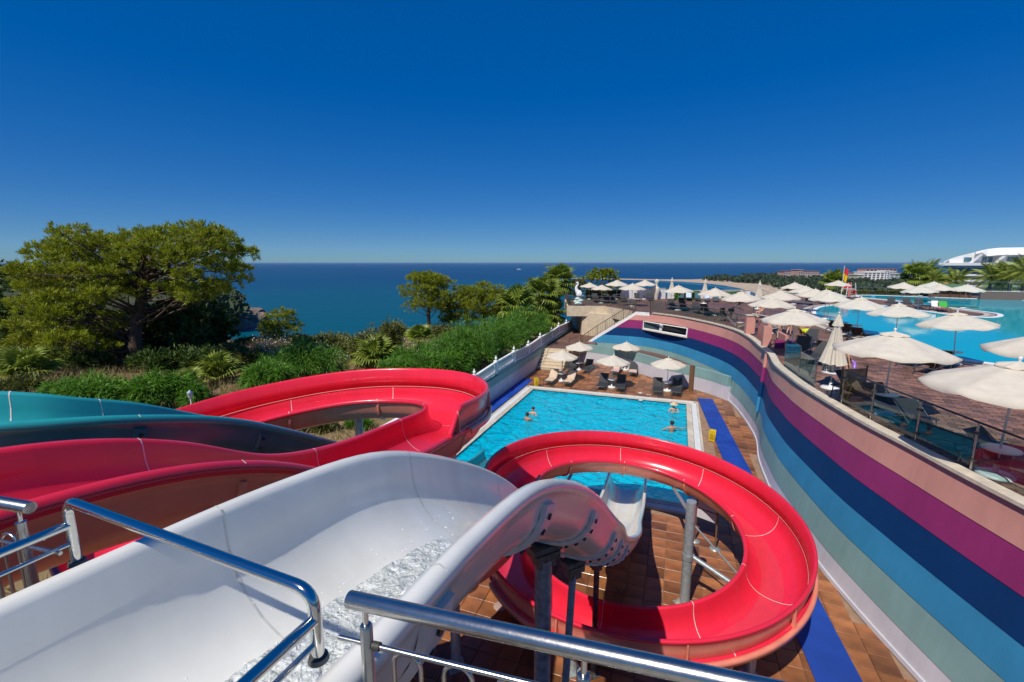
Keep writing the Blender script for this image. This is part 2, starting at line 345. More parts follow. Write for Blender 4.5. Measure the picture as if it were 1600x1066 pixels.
def ground(x, y):
    h = HB.ray_cast(Vector((x, y, 60)), Vector((0, 0, -1)))
    return h[0].z if h[0] is not None else 0.
def onhill(px, py):
    d = ray(px, py).normalized(); h = HB.ray_cast(Vector((0, 0, EYE)), d)
    return h[0]

# rocky headland on the left and the coast with the beach on the right
def relief(name, x0, x1, y0, y1, nx, ny, fn, m):
    vs = []
    for j in range(ny+1):
        for i in range(nx+1):
            x = x0+(x1-x0)*i/nx; y = y0+(y1-y0)*j/ny; vs.append((x, y, fn(x, y)))
    mb = MB(); k = nx+1; mb.add(vs, [(j*k+i, j*k+i+1, (j+1)*k+i+1, (j+1)*k+i) for j in range(ny) for i in range(nx)], 0, True)
    return struct(mb.build(name, m))
def head_z(x, y):
    # a promontory that ends about x = -198 at y = 350
    e = max(0, (-.575*y-x)/60)-max(0, abs(y-340)-60)/90
    r = mnoise.noise(Vector((x*.045, y*.045, 1)))+.6*mnoise.noise(Vector((x*.13, y*.13, 2)))
    return SEA-3+min(34, max(0, 30*(1-math.exp(-max(0, e)*2.2))))+4.*r*min(1, max(0, e*3))+ (2 if e > 0 else 0)
headland = relief('rocky_headland', -620, -190, 215, 520, 70, 50, head_z, M['rock'])
headland.data.materials.append(M['scrub'])
for p_ in headland.data.polygons: p_.material_index = 1 if p_.center.z > SEA+9 else 0
cove = patch('cove_beach', [at(x, y, SEA+.25) for x, y in ((352, 535), (372, 531), (400, 536), (425, 541), (440, 552), (380, 560), (330, 560))], SEA+.3, M['sand'])
shore_px = [(893, 435.6), (960, 437), (1030, 438.6), (1065, 440.2), (1100, 442.6), (1130, 446), (1155, 450.5), (1172, 455), (1185, 461), (1200, 468), (1230, 480)]
back_px = [(1420, 480), (1500, 440), (1440, 431), (1330, 428.5), (1240, 429), (1180, 431.5), (1120, 435.2), (1080, 436.9), (1030, 436.6), (960, 435.2), (893, 434.4)]
beach = patch('beach', [at(x, y, SEA+.5) for x, y in shore_px+back_px], SEA+.5, M['sand'])
shallow = patch('shallow_water', [at(x, y, SEA+.1) for x, y in ((1015, 440.2), (1060, 442.8), (1100, 446.3), (1125, 450), (1140, 455), (1150, 462), (1150, 480), (1230, 480), (1200, 468), (1185, 461), (1172, 455), (1155, 450.5), (1130, 446), (1100, 442.6), (1065, 440.2), (1030, 438.6))], SEA+.12, water('shallow_sea', (.006, .09, .13), 0, .15, .2, .2, spec=.15))
slope = patch('hillside_below', [(8, 58), (75, 66), (200, 120), (260, 240), (60, 240), (-5, 120)], -16, M['earth'])

# ---- pool deck (z = 0) with the pool let into it
deck = thing('pool_deck', None, None, (0, 0, 0)); deck['kind'] = 'structure'
CW = .72                                            # coping width
mb = MB()
for u0, u1, v0, v1 in ((-3, -CW, -14, 40), (PW+CW, 22, -14, 40), (-CW, PW+CW, -14, -CW), (-CW, PW+CW, PLN+CW, 40)):
    mb.add([PL(u0, v0, -.03), PL(u1, v0, -.03), PL(u1, v1, -.03), PL(u0, v1, -.03)], [(0, 1, 2, 3)])
mb.build('grout_bed', M['grout'], deck)
pool = thing('swimming_pool', 'rectangular turquoise swimming pool with cream and white edging below the slides', 'pool', PL(PW/2, PLN/2, 0))
mb = MB()
c = [PL(0, 0), PL(PW, 0), PL(PW, PLN), PL(0, PLN)]
for i in range(4):
    a, b = c[i], c[(i+1) % 4]; mb.add([(a.x, a.y, 0), (b.x, b.y, 0), (b.x, b.y, -1.3), (a.x, a.y, -1.3)], [(0, 1, 2, 3)])
mb.add([(p.x, p.y, -1.3) for p in c], [(0, 1, 2, 3)])
mb.build('basin', M['pooltile'], pool, True)
mb = MB(); ins = [(.006, .006), (PW-.006, .006), (PW-.006, PLN-.006), (.006, PLN-.006)]
for i in range(4):
    a, b = PL(*ins[i]), PL(*ins[(i+1) % 4]); mb.add([(a.x, a.y, .0), (b.x, b.y, .0), (b.x, b.y, -.2), (a.x, a.y, -.2)], [(0, 1, 2, 3)])
for k_, (va, dz) in enumerate(((.35, -.35), (.7, -.6), (1.05, -.85))):   # steps along the far end
    mb2 = MB()
mb.build('waterline_tiles', M['poolline'], pool, True)
mb = MB()
for i, dz in enumerate((-.35, -.6, -.85)):
    p0 = PL(PW/2, .2+.35*i); mb.box((p0.x, p0.y, (dz-1.3)/2+.0), (PW-.03, .4 if i == 0 else .35, 1.3+dz), ax=AX)
mb.build('steps', M['pooltile'], pool, True)
mb = MB(); nu, nv = 150, 190
vs = []
for j in range(nv+1):
    for i in range(nu+1):
        p = PL(.01+(PW-.02)*i/nu, .01+(PLN-.02)*j/nv); q = Vector((p.x, p.y, 0))
        vs.append((p.x, p.y, -.075+.022*mnoise.noise(q*.9)+.026*mnoise.noise(q*2.1+Vector((5, 1, 2)))+.022*mnoise.noise(q*4.2+Vector((1, 7, 2)))))
mb.add(vs, [(j*(nu+1)+i, j*(nu+1)+i+1, (j+1)*(nu+1)+i+1, (j+1)*(nu+1)+i) for j in range(nv) for i in range(nu)], 0, True)
mb.build('water', M['pool'], pool, True)
# coping stones and overflow grate, piece by piece
def edge_run(u0, v0, u1, v1, w, name, mt, step, h, z):
    L = math.hypot(u1-u0, v1-v0); nn = max(1, round(L/step)); ax = AX if abs(u1-u0) > abs(v1-v0) else (AX[1], -AX[0], AX[2])
    mm = MB().box((0, 0, 0), (L/nn-.012, w, h)).mesh(name, mt)
    for i in range(nn):
        f = (i+.5)/nn; p = PL(u0+(u1-u0)*f, v0+(v1-v0)*f, z-h/2)
        o = link(name, mm, pool, p-Vector(pool.location)); o.rotation_euler = (0, 0, math.atan2(ax[0].y, ax[0].x))
for off, w, name, mt, step, z in ((.15, .29, 'coping_stone', M['cream'], 1.0, .035), (.455, .28, 'overflow_grate', M['grating'], 1.3, .02), (.66, .11, 'edge_strip', M['cream'], 2.0, .03)):
    edge_run(-off, -off, PW+off, -off, w, name, mt, step, .12, z); edge_run(-off, PLN+off, PW+off, PLN+off, w, name, mt, step, .12, z)
    edge_run(-off, -off+w/2+.01, -off, PLN+off-w/2-.01, w, name, mt, step, .12, z); edge_run(PW+off, -off+w/2+.01, PW+off, PLN+off-w/2-.01, w, name, mt, step, .12, z)

# ---- striped curved wall on the right, carrying the upper deck
WB = [(8.55, 1.5), (8.68, 5.5), (8.80, 8.4), (8.93, 10.4), (9.2, 12.5), (9.95, 15.8), (10.5, 17.5), (11.3, 19.6), (12.4, 21.9), (13.2, 24.4), (13.9, 27.3), (14.25, 30.3), (14.1, 33.6), (13.6, 37.2), (12.4, 40.0), (11.2, 41.2), (9.6, 42.0), (7.9, 42.7), (6.3, 43.2)]
WT = [(9.35, 1.5), (9.45, 5.5), (9.62, 8.4), (9.82, 10.4), (10.03, 12.5), (10.62, 15.8), (11.06, 17.5), (11.7, 19.6), (12.72, 21.9), (13.55, 24.4), (14.45, 27.3), (15.0, 30.3), (14.85, 33.6), (13.95, 37.6), (12.5, 40.2), (11.3, 41.4), (9.65, 42.2), (7.95, 42.9), (6.35, 43.4)]
def crs(P, n=8):
    P = np.asarray(P, float); Q = np.vstack([2*P[0]-P[1], P, 2*P[-1]-P[-2]]); out = []; t = np.linspace(0, 1, n, endpoint=False)[:, None]
    for i in range(1, len(Q)-2):
        a, b, c_, d = Q[i-1], Q[i], Q[i+1], Q[i+2]
        out.append(.5*((2*b)+(c_-a)*t+(2*a-5*b+4*c_-d)*t*t+(3*b-a-3*c_+d)*t**3))
    out.append(P[-1:]); return np.vstack(out)
def nrm(C):
    T_ = np.gradient(np.asarray(C, float), axis=0); L_ = np.hypot(T_[:, 0], T_[:, 1])+1e-9
    return np.stack([-T_[:, 1]/L_, T_[:, 0]/L_], 1)       # left of travel
NB = 6
CB, CT = crs(WB, NB), crs(WT, NB); CN = nrm(CT); NW = len(CB)
WZ = 4.5
iS = 14*NB                                          # from here the wall's top follows the metal stair
def top_z(i):
    if i <= iS: return WZ
    if i <= iS+NB: return WZ-.35
    f = (i-iS-NB)/(NW-1-iS-NB); return WZ-.35-f*(WZ-.35-.35)
def wp(i, z, out=0.):                               # point on the wall face at height z, out = proud of it
    f = z/WZ; x = CB[i]*(1-f)+CT[i]*f; x = x+CN[i]*out; return (x[0], x[1], z)
wall = thing('striped_wall', 'tall curved retaining wall painted in pink, purple, navy, blue, sage and pale stripes', 'wall', (9, 12, 0))
BANDS = [('lilac', 0, .58), ('sage', .58, 1.40), ('blue', 1.40, 2.18), ('navy', 2.18, 2.95), ('purple', 2.95, 3.70), ('pink', 3.70, 4.42)]
iw0, iw1 = 12*NB+4, 14*NB+3                         # the window gap in the purple band
for bi, (nm, z0, z1) in enumerate(BANDS):
    mb = MB(); pr = .012*bi
    for a, b in (((0, iw0), (iw1, NW-1)) if nm == 'purple' else ((0, NW-1),)):
        vs = []; rows = []
        for i in range(a, b+1):
            tz = top_z(i); q0, q1 = min(z0, tz), min(z1, tz)
            rows.append(len(vs)); vs += [wp(i, q0, pr), wp(i, q1, pr), wp(i, q1, -.18), wp(i, q0, -.18)]
        m_ = len(rows); fs = []
        for r in range(m_-1):
            o = r*4
            if vs[o+1][2]-vs[o][2] < .01 and vs[o+5][2]-vs[o+4][2] < .01: continue
            fs += [(o, o+4, o+5, o+1), (o+1, o+5, o+6, o+2), (o+3, o+2, o+6, o+7), (o, o+3, o+7, o+4)]
        fs += [(0, 1, 2, 3), tuple(m_*4-4+j for j in (3, 2, 1, 0))]
        mb.add(vs, fs, 0, False)
    mb.build('painted_band', M[nm], wall, True)['label'] = {'lilac': 'pale lilac stripe', 'sage': 'sage green stripe', 'blue': 'mid blue stripe', 'navy': 'navy blue stripe', 'purple': 'purple stripe', 'pink': 'pink stripe'}[nm]
def ribbon(rows, closed=True):
    """rows of equal length section loops -> mesh"""
    mb = MB(); k = len(rows[0]); vs = [p for r in rows for p in r]; fs = []
    for r in range(len(rows)-1):
        for j in range(k): a = r*k+j; b = r*k+(j+1) % k; fs.append((a, b, b+k, a+k))
    fs += [tuple(range(k)), tuple(range(len(vs)-k, len(vs)))[::-1]]
    return mb.add(vs, fs)
iC = 14*NB+1
rows = [[wp(i, 4.42, .14), wp(i, 4.50, .15), wp(i, 4.50, -.16), wp(i, 4.42, -.16)] for i in range(0, iC)]
ribbon(rows).build('coping', M['coping'], wall, True)
rows = [[wp(i, .0, .05), wp(i, .10, .05), wp(i, .10, .0), wp(i, .0, .0)] for i in range(0, 13*NB)]
ribbon(rows).build('skirting', M['lilac'], wall, True)
# window in the purple band: sliding white frame with one pane open
win = MB()
def wq(f, z, out): i = iw0+(iw1-iw0)*f; i0 = min(int(i), NW-2); g = i-i0; a, b = wp(i0, z, out), wp(i0+1, z, out); return Vector(a)*(1-g)+Vector(b)*g
def wbar(mb, f0, z0, f1, z1, th, o0, o1):
    a = [wq(f0, z0, o0), wq(f1, z0, o0), wq(f1, z1, o0), wq(f0, z1, o0), wq(f0, z0, o1), wq(f1, z0, o1), wq(f1, z1, o1), wq(f0, z1, o1)]
    mb.add(a, [(0, 1, 2, 3), (4, 7, 6, 5), (0, 4, 5, 1), (2, 6, 7, 3), (0, 3, 7, 4), (1, 5, 6, 2)])
z0, z1 = 2.98, 3.67
for f0, f1, za, zb in ((0, 1, z0, z0+.07), (0, 1, z1-.05, z1), (0, .02, z0+.07, z1-.05), (.98, 1, z0+.07, z1-.05), (.5, .545, z0+.07, z1-.05)): wbar(win, f0, za, f1, zb, 0, .07, -.10)
wf = win.build('window', M['whitewall'], wall, True); wf['label'] = 'long low window with white sliding frame and one side open'
mb = MB(); wbar(mb, .545, z0+.07, .98, z1-.05, 0, -.03, -.05); mb.build('pane', M['pane'], wf, True)
mb = MB(); wbar(mb, .0, z0-.1, 1., z1+.1, 0, -.55, -.6); mb.build('dark_sheet', solid('dark_sheet', (.02, .02, .02)), wf, True)  # near-black sheet; darkness of the unlit room is put into its colour
mb = MB(); wbar(mb, -.01, z0-.09, 1.01, z0-.005, 0, .12, -.02); mb.build('sill', M['coping'], wf, True)
# pink parapet block with steps and the fin below it, half way along the wall
px_ = thing('parapet_block', 'pink and purple parapet walls with a stepped corner on top of the striped wall', 'wall', (14, 26, 4.4))
def wcyl(i, z0, z1, w, d, mt, nm):
    p = Vector(wp(i, WZ)); nn = Vector((CN[i][0], CN[i][1], 0)); tt = Vector((nn.y, -nn.x, 0))
    mb = MB(); c = p-nn*(d/2-.05); mb.box((c.x, c.y, (z0+z1)/2), (w, d, z1-z0), ax=(tt, nn, Vector((0, 0, 1)))); return mb.build(nm, mt, px_, True)
iP = 10*NB+2; iQ = 9*NB-1
wcyl(iP, 4.503, 5.62, .42, .5, M['pink'], 'pillar'); wcyl(iP, 5.62, 5.68, .52, .6, M['coping'], 'cap')
wcyl(iQ, 4.503, 5.55, .4, .4, M['pink'], 'pillar')
pA = Vector(wp(iP, WZ)); pB = Vector(wp(iQ, WZ)); nA = -Vector((CN[iP][0], CN[iP][1], 0))
mb = MB(); d = (pB-pA); L_ = d.length; t_ = d.normalized(); n_ = Vector((-t_.y, t_.x, 0))
cc = pA+t_*(L_*.30)+n_*.7; mb.box((cc.x, cc.y, 4.93), (L_*.5, .14, 1.05), ax=(t_, n_, Vector((0, 0, 1)))); mb.build('panel', M['pink'], px_, True)
mb = MB(); cc = pA+t_*(L_*.80)+n_*1.1; mb.box((cc.x, cc.y, 4.75), (L_*.42, .14, .7), ax=(t_, n_, Vector((0, 0, 1)))); mb.build('panel', M['pink'], px_, True)
mb = MB(); cc = pB-t_*.1+n_*1.3; mb.box((cc.x, cc.y, 4.62), (.16, 1.4, .42), ax=(t_, n_, Vector((0, 0, 1)))); mb.build('panel', M['purple'], px_, True)
mb = MB(); pts = [pA+n_*.3+Vector((0, 0, 1.25)), pA+t_*(L_*.45)+n_*.75+Vector((0, 0, 1.3)), pA+t_*(L_*.75)+n_*.95+Vector((0, 0, 1.2)), pB+n_*.3+Vector((0, 0, 1.25))]
mb.tube(pts, .035, 8); mb.tube([p-Vector((0, 0, .35)) for p in pts[1:]], .028, 8)
for p in pts: mb.tube([p-Vector((0, 0, .9)), p], .026, 8)
mb.build('handrail', M['coping'], px_, True)
fin = thing('wall_fin', 'narrow upright fin on the striped wall painted to match its stripes', 'wall fin', wp(iQ-4, 0, .1))
for nm, z0, z1 in BANDS[2:]:
    p0 = Vector(wp(iQ-4, z0, .12)); p1 = Vector(wp(iQ-4, z1-.01 if nm != 'pink' else z1-.05, .12)); MB().tube([p0, p1], .085, 10).build('fin_section', M[nm], fin, True)

# ---- low front wall of the ramp at the far end, with its end post
LW = [(5.6, 40.6), (7.3, 39.9), (8.9, 38.2), (10.2, 36.3), (11.3, 33.9), (12.45, 32.0), (13.4, 30.4), (14.02, 28.6)]
LC = crs(LW, 5); LN = nrm(LC)
low = thing('ramp_wall', 'low curved wall with pale base and sage top behind the loungers', 'wall', (10, 36, 0))
for nm, z0, z1, pr in (('lilac', 0, .95, 0), ('sage', .95, 1.62, .012)):
    rows = []
    for i, (x, y) in enumerate(LC):
        a = np.array([x, y])-LN[i]*(.0+pr); b = np.array([x, y])+LN[i]*.22; rows.append([(a[0], a[1], z0), (a[0], a[1], z1), (b[0], b[1], z1), (b[0], b[1], z0)])
    ribbon(rows).build('painted_band', M[nm], low, True)['label'] = {'lilac': 'pale lilac base', 'sage': 'sage green upper band'}[nm]
p = LC[27]; mb = MB(); mb.box((12.75, 31.35, .86), (.28, .22, 1.72), rz=-.9); mb.build('end_post', solid('brown_post', (.17, .08, .045), .6), low, True)
rows = [[(x+LN[i][0]*.22, y+LN[i][1]*.22, 1.0), (CBx, CBy, 1.0), (CBx, CBy, .9), (x+LN[i][0]*.22, y+LN[i][1]*.22, .9)] for i, (x, y) in enumerate(LC) for CBx, CBy in [CB[np.argmin(((CB-LC[i]-LN[i]*6*(1-i/len(LC)))**2).sum(1))]]]
ramp = struct(ribbon(rows).build('ramp', M['brickbed']))

# ---- wall and white balustrade on the left
lw = thing('garden_wall', 'low wall in pale lilac and sage along the left side of the pool', 'wall', PL(-1.65, 4, 0))
for nm, z0, z1, pr in (('lilac', 0, 1.0, 0), ('sage', 1.0, 1.5, .015)):
    p0 = PL(-1.65-.15+pr/2, 8.2); MB().box((p0.x, p0.y, (z0+z1)/2), (.3+pr, 35.5, z1-z0), ax=AX).build('painted_band', M[nm], lw, True)['label'] = {'lilac': 'pale lilac base', 'sage': 'sage green upper band'}[nm]
bal = thing('balustrade', 'white balustrade with urn finials on its posts along the garden wall', 'fence', PL(-1.8, 4, 1.5))
post_px = [(741, 577), (775, 556), (803, 541), (825.5, 532), (844, 520), (861.5, 511), (873, 503.6), (885, 499), (894, 495)]
def wallpt(px, py):
    d = ray(px, py); n_ = Vector((E1.x, E1.y, 0)); q = PL(-1.8, 0); t = (q-Vector((0, 0, EYE))).dot(n_)/d.dot(n_); return Vector((0, 0, EYE))+d*t
posts = []
for x, y in post_px: w = wallpt(x, y); posts.append((inv(w.x, w.y)[1], w.z))
v_ = posts[0][0]
for i in range(6): v_ += 2.6; posts.insert(0, (v_, posts[0][1]))
def base_at(v): return 1.5+max(0, min(1.0, (-v-1)/7))*.75     # the wall steps up past the stairs
pm = MB(); pm.box((0, 0, .42), (.20, .20, .84)); pm.box((0, 0, .87), (.27, .27, .06)); pm.box((0, 0, .03), (.25, .25, .06)); pm = pm.mesh('post', M['whitewall'])
um = MB().lathe([(.03, 0), (.05, .02), (.03, .05), (.085, .11), (.10, .17), (.06, .22), (.035, .24), (.05, .27), (.02, .33), (.001, .36)], n=10).mesh('finial', M['whitewall'])
pk = MB().lathe([(.035, 0), (.022, .08), (.045, .2), (.02, .42), (.035, .5)], n=6).mesh('baluster', M['whitewall'])
for v, z in posts:
    zb = z-1.22; p = PL(-1.8, v, zb)-bal.location
    o = link('post', pm, bal, p); o.rotation_euler.z = math.atan2(E1.y, E1.x); f = link('finial', um, o, (0, 0, .9))
cnt = 0
for (va, za), (vb, zb) in zip(posts[:-1], posts[1:]):
    a = PL(-1.8, va-.10, za-.52); b = PL(-1.8, vb+.10, zb-.52); d = (b-a); ax1 = d.normalized(); ax2 = Vector((0, 0, 1)).cross(ax1).normalized(); ax3 = ax1.cross(ax2)
    for dz, h in ((0.08, .09), (-.60, .10)):
        c = (a+b)/2+Vector((0, 0, dz)); MB().box(c, (d.length, .16, h), ax=(ax1, ax2, ax3)).build('top_rail' if dz > 0 else 'bottom_rail', M['whitewall'], bal, True)
    L_ = d.length; nb = int(L_/.19)
    if va > 0:
        for i in range(nb):
            q = a.lerp(b, (i+.5)/nb)-bal.location+Vector((0, 0, -.55)); o = link('baluster', pk, bal, q); o.scale = (1, 1, 1.16)
    else:
        c = (a+b)/2+Vector((0, 0, -.26)); MB().box(c, (d.length, .07, .56), ax=(ax1, ax2, ax3)).build('solid_panel', solid('grey_wall_paint', (.42, .42, .43), .7, var=.08), bal, True)
for (va, za), (vb, zb) in zip(posts[:-1], posts[1:]):
    if va < 3:
        a = PL(-1.8, va, za-1.2); b = PL(-1.8, vb, zb-1.2); zz = (a.z+b.z)/2
        if zz > 1.52: MB().box(((a.x+b.x)/2, (a.y+b.y)/2, (1.5+zz)/2+.02), (.28, (b-a).length, zz-1.5), ax=AX).build('plinth', M['sage'], bal, True)

# blue mats
def mat_strip(nm, pts, label):
    mb = MB(); n_ = len(pts)//2; rows = []
    L0 = [pts[0], pts[1]]; R0 = [pts[3], pts[2]]; N_ = 24; vs = []
    for i in range(N_+1):
        f = i/N_; a = Vector(L0[0]).lerp(Vector(L0[1]), f); b = Vector(R0[0]).lerp(Vector(R0[1]), f)
        w = .004*math.sin(i*2.1); vs += [(a.x, a.y, .012), (a.x, a.y, .03+w), (b.x, b.y, .03-w), (b.x, b.y, .012)]
    fs = []
    for i in range(N_): o = i*4; fs += [(o, o+4, o+5, o+1), (o+1, o+5, o+6, o+2), (o+2, o+6, o+7, o+3)]
    fs += [(0, 1, 2, 3), (N_*4+3, N_*4+2, N_*4+1, N_*4)]
    mb.add(vs, fs); o = mb.build(nm, M['mat'], loc=(*pts[0], 0)); tag(o, label, 'mat', None); return o
p4 = [PL(-1.6, -2.6), PL(-1.6, 13.5), PL(-.8, 13.5), PL(-.8, -2.3)]
mat_strip('blue_mat', [tuple(p.xy) for p in p4], 'bright blue mat between the left garden wall and the pool')
mat_strip('blue_mat', [(12.3, 29.1), (6.2, 7.2), (7.15, 7.0), (13.2, 28.9)], 'bright blue mat running between the pool and the striped wall')

# ------------------------------------------------------------------ water slides: swept channels
def frames(P, n=10, smooth=3):
    C = crs(P, n); D = np.r_[0, np.cumsum(np.linalg.norm(np.diff(C, axis=0), axis=1))]
    m_ = int(D[-1]/.16)+1; s = np.linspace(0, D[-1], m_); C = np.stack([np.interp(s, D, C[:, k]) for k in range(3)], 1)
    # light smoothing keeps the tangents steady
    for _ in range(smooth): C[1:-1] = (C[:-2]+2*C[1:-1]+C[2:])/4
    return C, nrm(C), s
def se(h, d, n=14, e=2.35, off=0.):
    out = []
    for i in range(n+1):
        a = math.pi*i/n; c, s_ = math.cos(a), math.sin(a)
        out.append(((h+off)*math.copysign(abs(c)**(2/e), c), -(d+off)*abs(s_)**(2/e)))
    return out                                       # from +h (left rim) under the bottom to -h (right rim)
def channel_loop(h, d, th=.035):
    """closed section: inside (material 0), rolled rims (0), outside (1)"""
    i = se(h, d); o = se(h, d, off=th)
    right = [(-h-.012, .03), (-h-.055, .045), (-h-.10, .02), (-h-.105, -.045), (-h-.07, -.075)]
    left = [(-x, z) for x, z in right]
    pts = i+right+[(x, z) for x, z in o[::-1]][1:-1]+left[::-1]
    n_in = len(i)+len(right)
    mi = []
    for k in range(len(pts)): mi.append(0 if (k < n_in-1 or k >= len(pts)-len(left)) else 1)
    return pts, mi
def sweep(C, N, loops, mi, mats, name, parent, a=0, b=None):
    b = len(C) if b is None else b; vs = []; fs = []; ms = []
    for i in range(a, b):
        L = loops(i) if callable(loops) else loops
        vs += [(C[i][0]+N[i][0]*x, C[i][1]+N[i][1]*x, C[i][2]+z) for x, z in L]
    k = len(L)
    for r in range(b-a-1):
        for j in range(k): p = r*k+j; q = r*k+(j+1) % k; fs.append((p, p+k, q+k, q)); ms.append(mi[j])
    mb = MB(); mb.add(vs, fs, 0, True); mb.m = ms
    cm = 0 if name == 'side_wall' else 1; mb.add(vs[:k], [tuple(range(k))], cm); mb.add(vs[-k:], [tuple(range(k))[::-1]], cm)
    return mb.build(name, mats, parent, True)
def seam_strip(C, N, i, prof, parent, mt, w=.007, proud=.003):
    """thin bead across the inside at station i"""
    T_ = C[min(i+1, len(C)-1)]-C[max(i-1, 0)]; T_ = T_/np.linalg.norm(T_); vs = []
    for (x, z), (nx, nz) in prof:
        base = np.array([C[i][0]+N[i][0]*(x+nx*proud), C[i][1]+N[i][1]*(x+nx*proud), C[i][2]+z+nz*proud])
        vs += [tuple(base-T_*w), tuple(base+T_*w)]
    mb = MB(); mb.add(vs, [(2*j, 2*j+1, 2*j+3, 2*j+2) for j in range(len(prof)-1)]); return mb.build('seam', mt, parent, True)
def inward(pts):
    out = []
    for j, p in enumerate(pts):
        a = pts[max(j-1, 0)]; b = pts[min(j+1, len(pts)-1)]; tx, tz = b[0]-a[0], b[1]-a[1]; l = math.hypot(tx, tz)+1e-9
        out.append((p, (tz/l*-1 if False else -tz/l, tx/l)))
    return out
def in_prof(h, d):
    pts = se(h, d)+[(-h-.012, .03), (-h-.055, .045), (-h-.10, .02)]
    pts = [(h+.10, .02), (h+.055, .045), (h+.012, .03)]+pts
    pr = inward(pts)
    # make sure normals point to the inside / up
    fixed = []
    for (p, n_) in pr:
        cx, cz = 0-p[0], .25-p[1]
        if n_[0]*cx+n_[1]*cz < 0: n_ = (-n_[0], -n_[1])
        if p[1] > 0: n_ = (0, 1)
        fixed.append((p, n_))
    return fixed
def out_prof(h, d, off, z_top=-.03):
    return [(x, z) for x, z in se(h, d, n=18, off=off) if z <= z_top]
def flange(C, N, i, h, d, parent, mt, w=.16, r=.03, bolts=None, btn=12, ext=0, lip=.0):
    """bolted joint band around the outside at station i"""
    T_ = C[min(i+1, len(C)-1)]-C[max(i-1, 0)]; T_ = T_/np.linalg.norm(T_)
    a = out_prof(h, d, .037); b = out_prof(h, d, .037+r)
    def pt(x, z, s): return tuple(np.array([C[i][0]+N[i][0]*x, C[i][1]+N[i][1]*x, C[i][2]+z])+T_*s)
    vs = []
    for (x0, z0), (x1, z1) in zip(a, b): vs += [pt(x0, z0, -w/2), pt(x1, z1, -w/2+.01), pt(x1, z1, w/2-.01), pt(x0, z0, w/2)]
    fs = []
    for j in range(len(a)-1):
        o = j*4; fs += [(o, o+4, o+5, o+1), (o+1, o+5, o+6, o+2), (o+2, o+6, o+7, o+3)]
    fs += [(0, 1, 2, 3), tuple(range(len(vs)-4, len(vs)))]
    f = MB().add(vs, fs, 0, False).build('flange', mt, parent, True)
    if bolts:
        bb = out_prof(h, d, .037+r)
        n_ = len(bb)
        for k in range(btn):
            q = .5+k*(n_-2)/(btn-1)*.98; j = min(int(q), n_-2); g = q-j; x = bb[j][0]*(1-g)+bb[j+1][0]*g; z = bb[j][1]*(1-g)+bb[j+1][1]*g
            ln = math.hypot(x, z+d*.3) or 1; nv = np.array([N[i][0]*x/ln, N[i][1]*x/ln, (z+d*.3)/ln])
            c = np.array(pt(x, z, .0)); MB().tube([c-nv*.01, c+nv*.016], .027, 8).build('bolt', M['bolt'], f, True)
    return f
def stations(C, qs):
    return [int(np.argmin(((C-np.array(q))**2).sum(1))) for q in qs]
def column(name, label, base, top, r, mt, plate=.22, parent_cat='post', extra=None, group=None):
    base, top = Vector(base), Vector(top); t = thing(name, label, parent_cat, base, 0, group)
    MB().tube([base+Vector((0, 0, .02)), top], r, 16).build('shaft', mt, t, True)
    mb = MB().box(base+Vector((0, 0, .012)), (plate*1.7, plate*1.7, .024), rz=.35); mb.build('base_plate', mt, t, True)
    mb = MB()
    for k in range(4):
        a = k*math.pi/2+.35; dx, dy = math.cos(a), math.sin(a); p = base+Vector((dx*(r+.001), dy*(r+.001), .024)); q = base+Vector((dx*plate*.8, dy*plate*.8, .024)); w = Vector((-dy, dx, 0))*.006
        mb.add([p+w, q+w, p+w+Vector((0, 0, .16)), p-w, q-w, p-w+Vector((0, 0, .16))], [(0, 1, 2), (3, 5, 4), (0, 3, 4, 1), (1, 4, 5, 2), (0, 2, 5, 3)])
    mb.build('gusset', mt, t, True)
    return t
HW, DP = .625, .60
LOOP, LMI = channel_loop(HW, DP)

# --- red slide: from the tower, round the upper U-turn, back under itself and down the big ring into the pool
RC = (3.36, 11.45); RR = 3.42
pts = [(-5.05, -1.8, 7.62), (-4.5, -.3, 7.6), (-4.0, 1.1, 7.58), (-3.53, 2.28, 7.56), (-3.14, 3.25, 7.43), (-2.79, 4.17, 7.07), (-2.42, 5.15, 6.48), (-2.0, 6.49, 6.12), (-1.58, 7.96, 5.92), (-1.26, 9.31, 5.72), (-1.36, 10.42, 5.61), (-1.9, 11.21, 5.55), (-2.84, 11.61, 5.50), (-4.04, 11.64, 5.46), (-5.33, 11.3, 5.34), (-6.61, 10.62, 5.15),
       (-7.5, 9.5, 4.92), (-7.5, 8.0, 4.66), (-6.5, 6.7, 4.36), (-4.9, 6.1, 4.06), (-3.2, 6.3, 3.74), (-1.6, 7.4, 3.40), (-.4, 9.3, 3.05)]
for k in range(0, 26):
    ph = math.pi-k*math.radians(15); z = 2.835-.276*(math.pi-ph); pts.append((RC[0]+RR*math.cos(ph), RC[1]+RR*math.sin(ph), z))
pts += [(.75, 14.2, .93), (1.35, 15.85, .85), (1.72, 16.9, .80)]
C, N, Sx = frames(pts, 10, 6)
red = thing('water_slide', 'red open water slide with a high U-turn and a full ring beside the pool', 'water slide', (0, 8, 0), 0)
sweep(C, N, LOOP, LMI, [M['red'], M['redback']], 'channel', red)
jx = stations(C, [(-1.76, 7.35, 6.0), (-6.7, 10.5, 5.05)])
ring0 = stations(C, [(-.06, 11.2, 2.86)])[0]; ring1 = stations(C, [(.02, 10.6, 1.12)])[0]
def ext_loop(sd, hgt=.5):
    x0 = -HW+.005
    return [(x*sd, z) for x, z in [(x0, -.02), (x0-.02, hgt*.5), (x0-.045, hgt-.02), (x0-.075, hgt+.012), (x0-.125, hgt), (x0-.135, hgt-.05), (x0-.095, hgt-.075), (x0-.07, hgt*.5), (x0-.05, .03)]]
EM = [0, 0, 0, 0, 0, 0, 1, 1, 1]
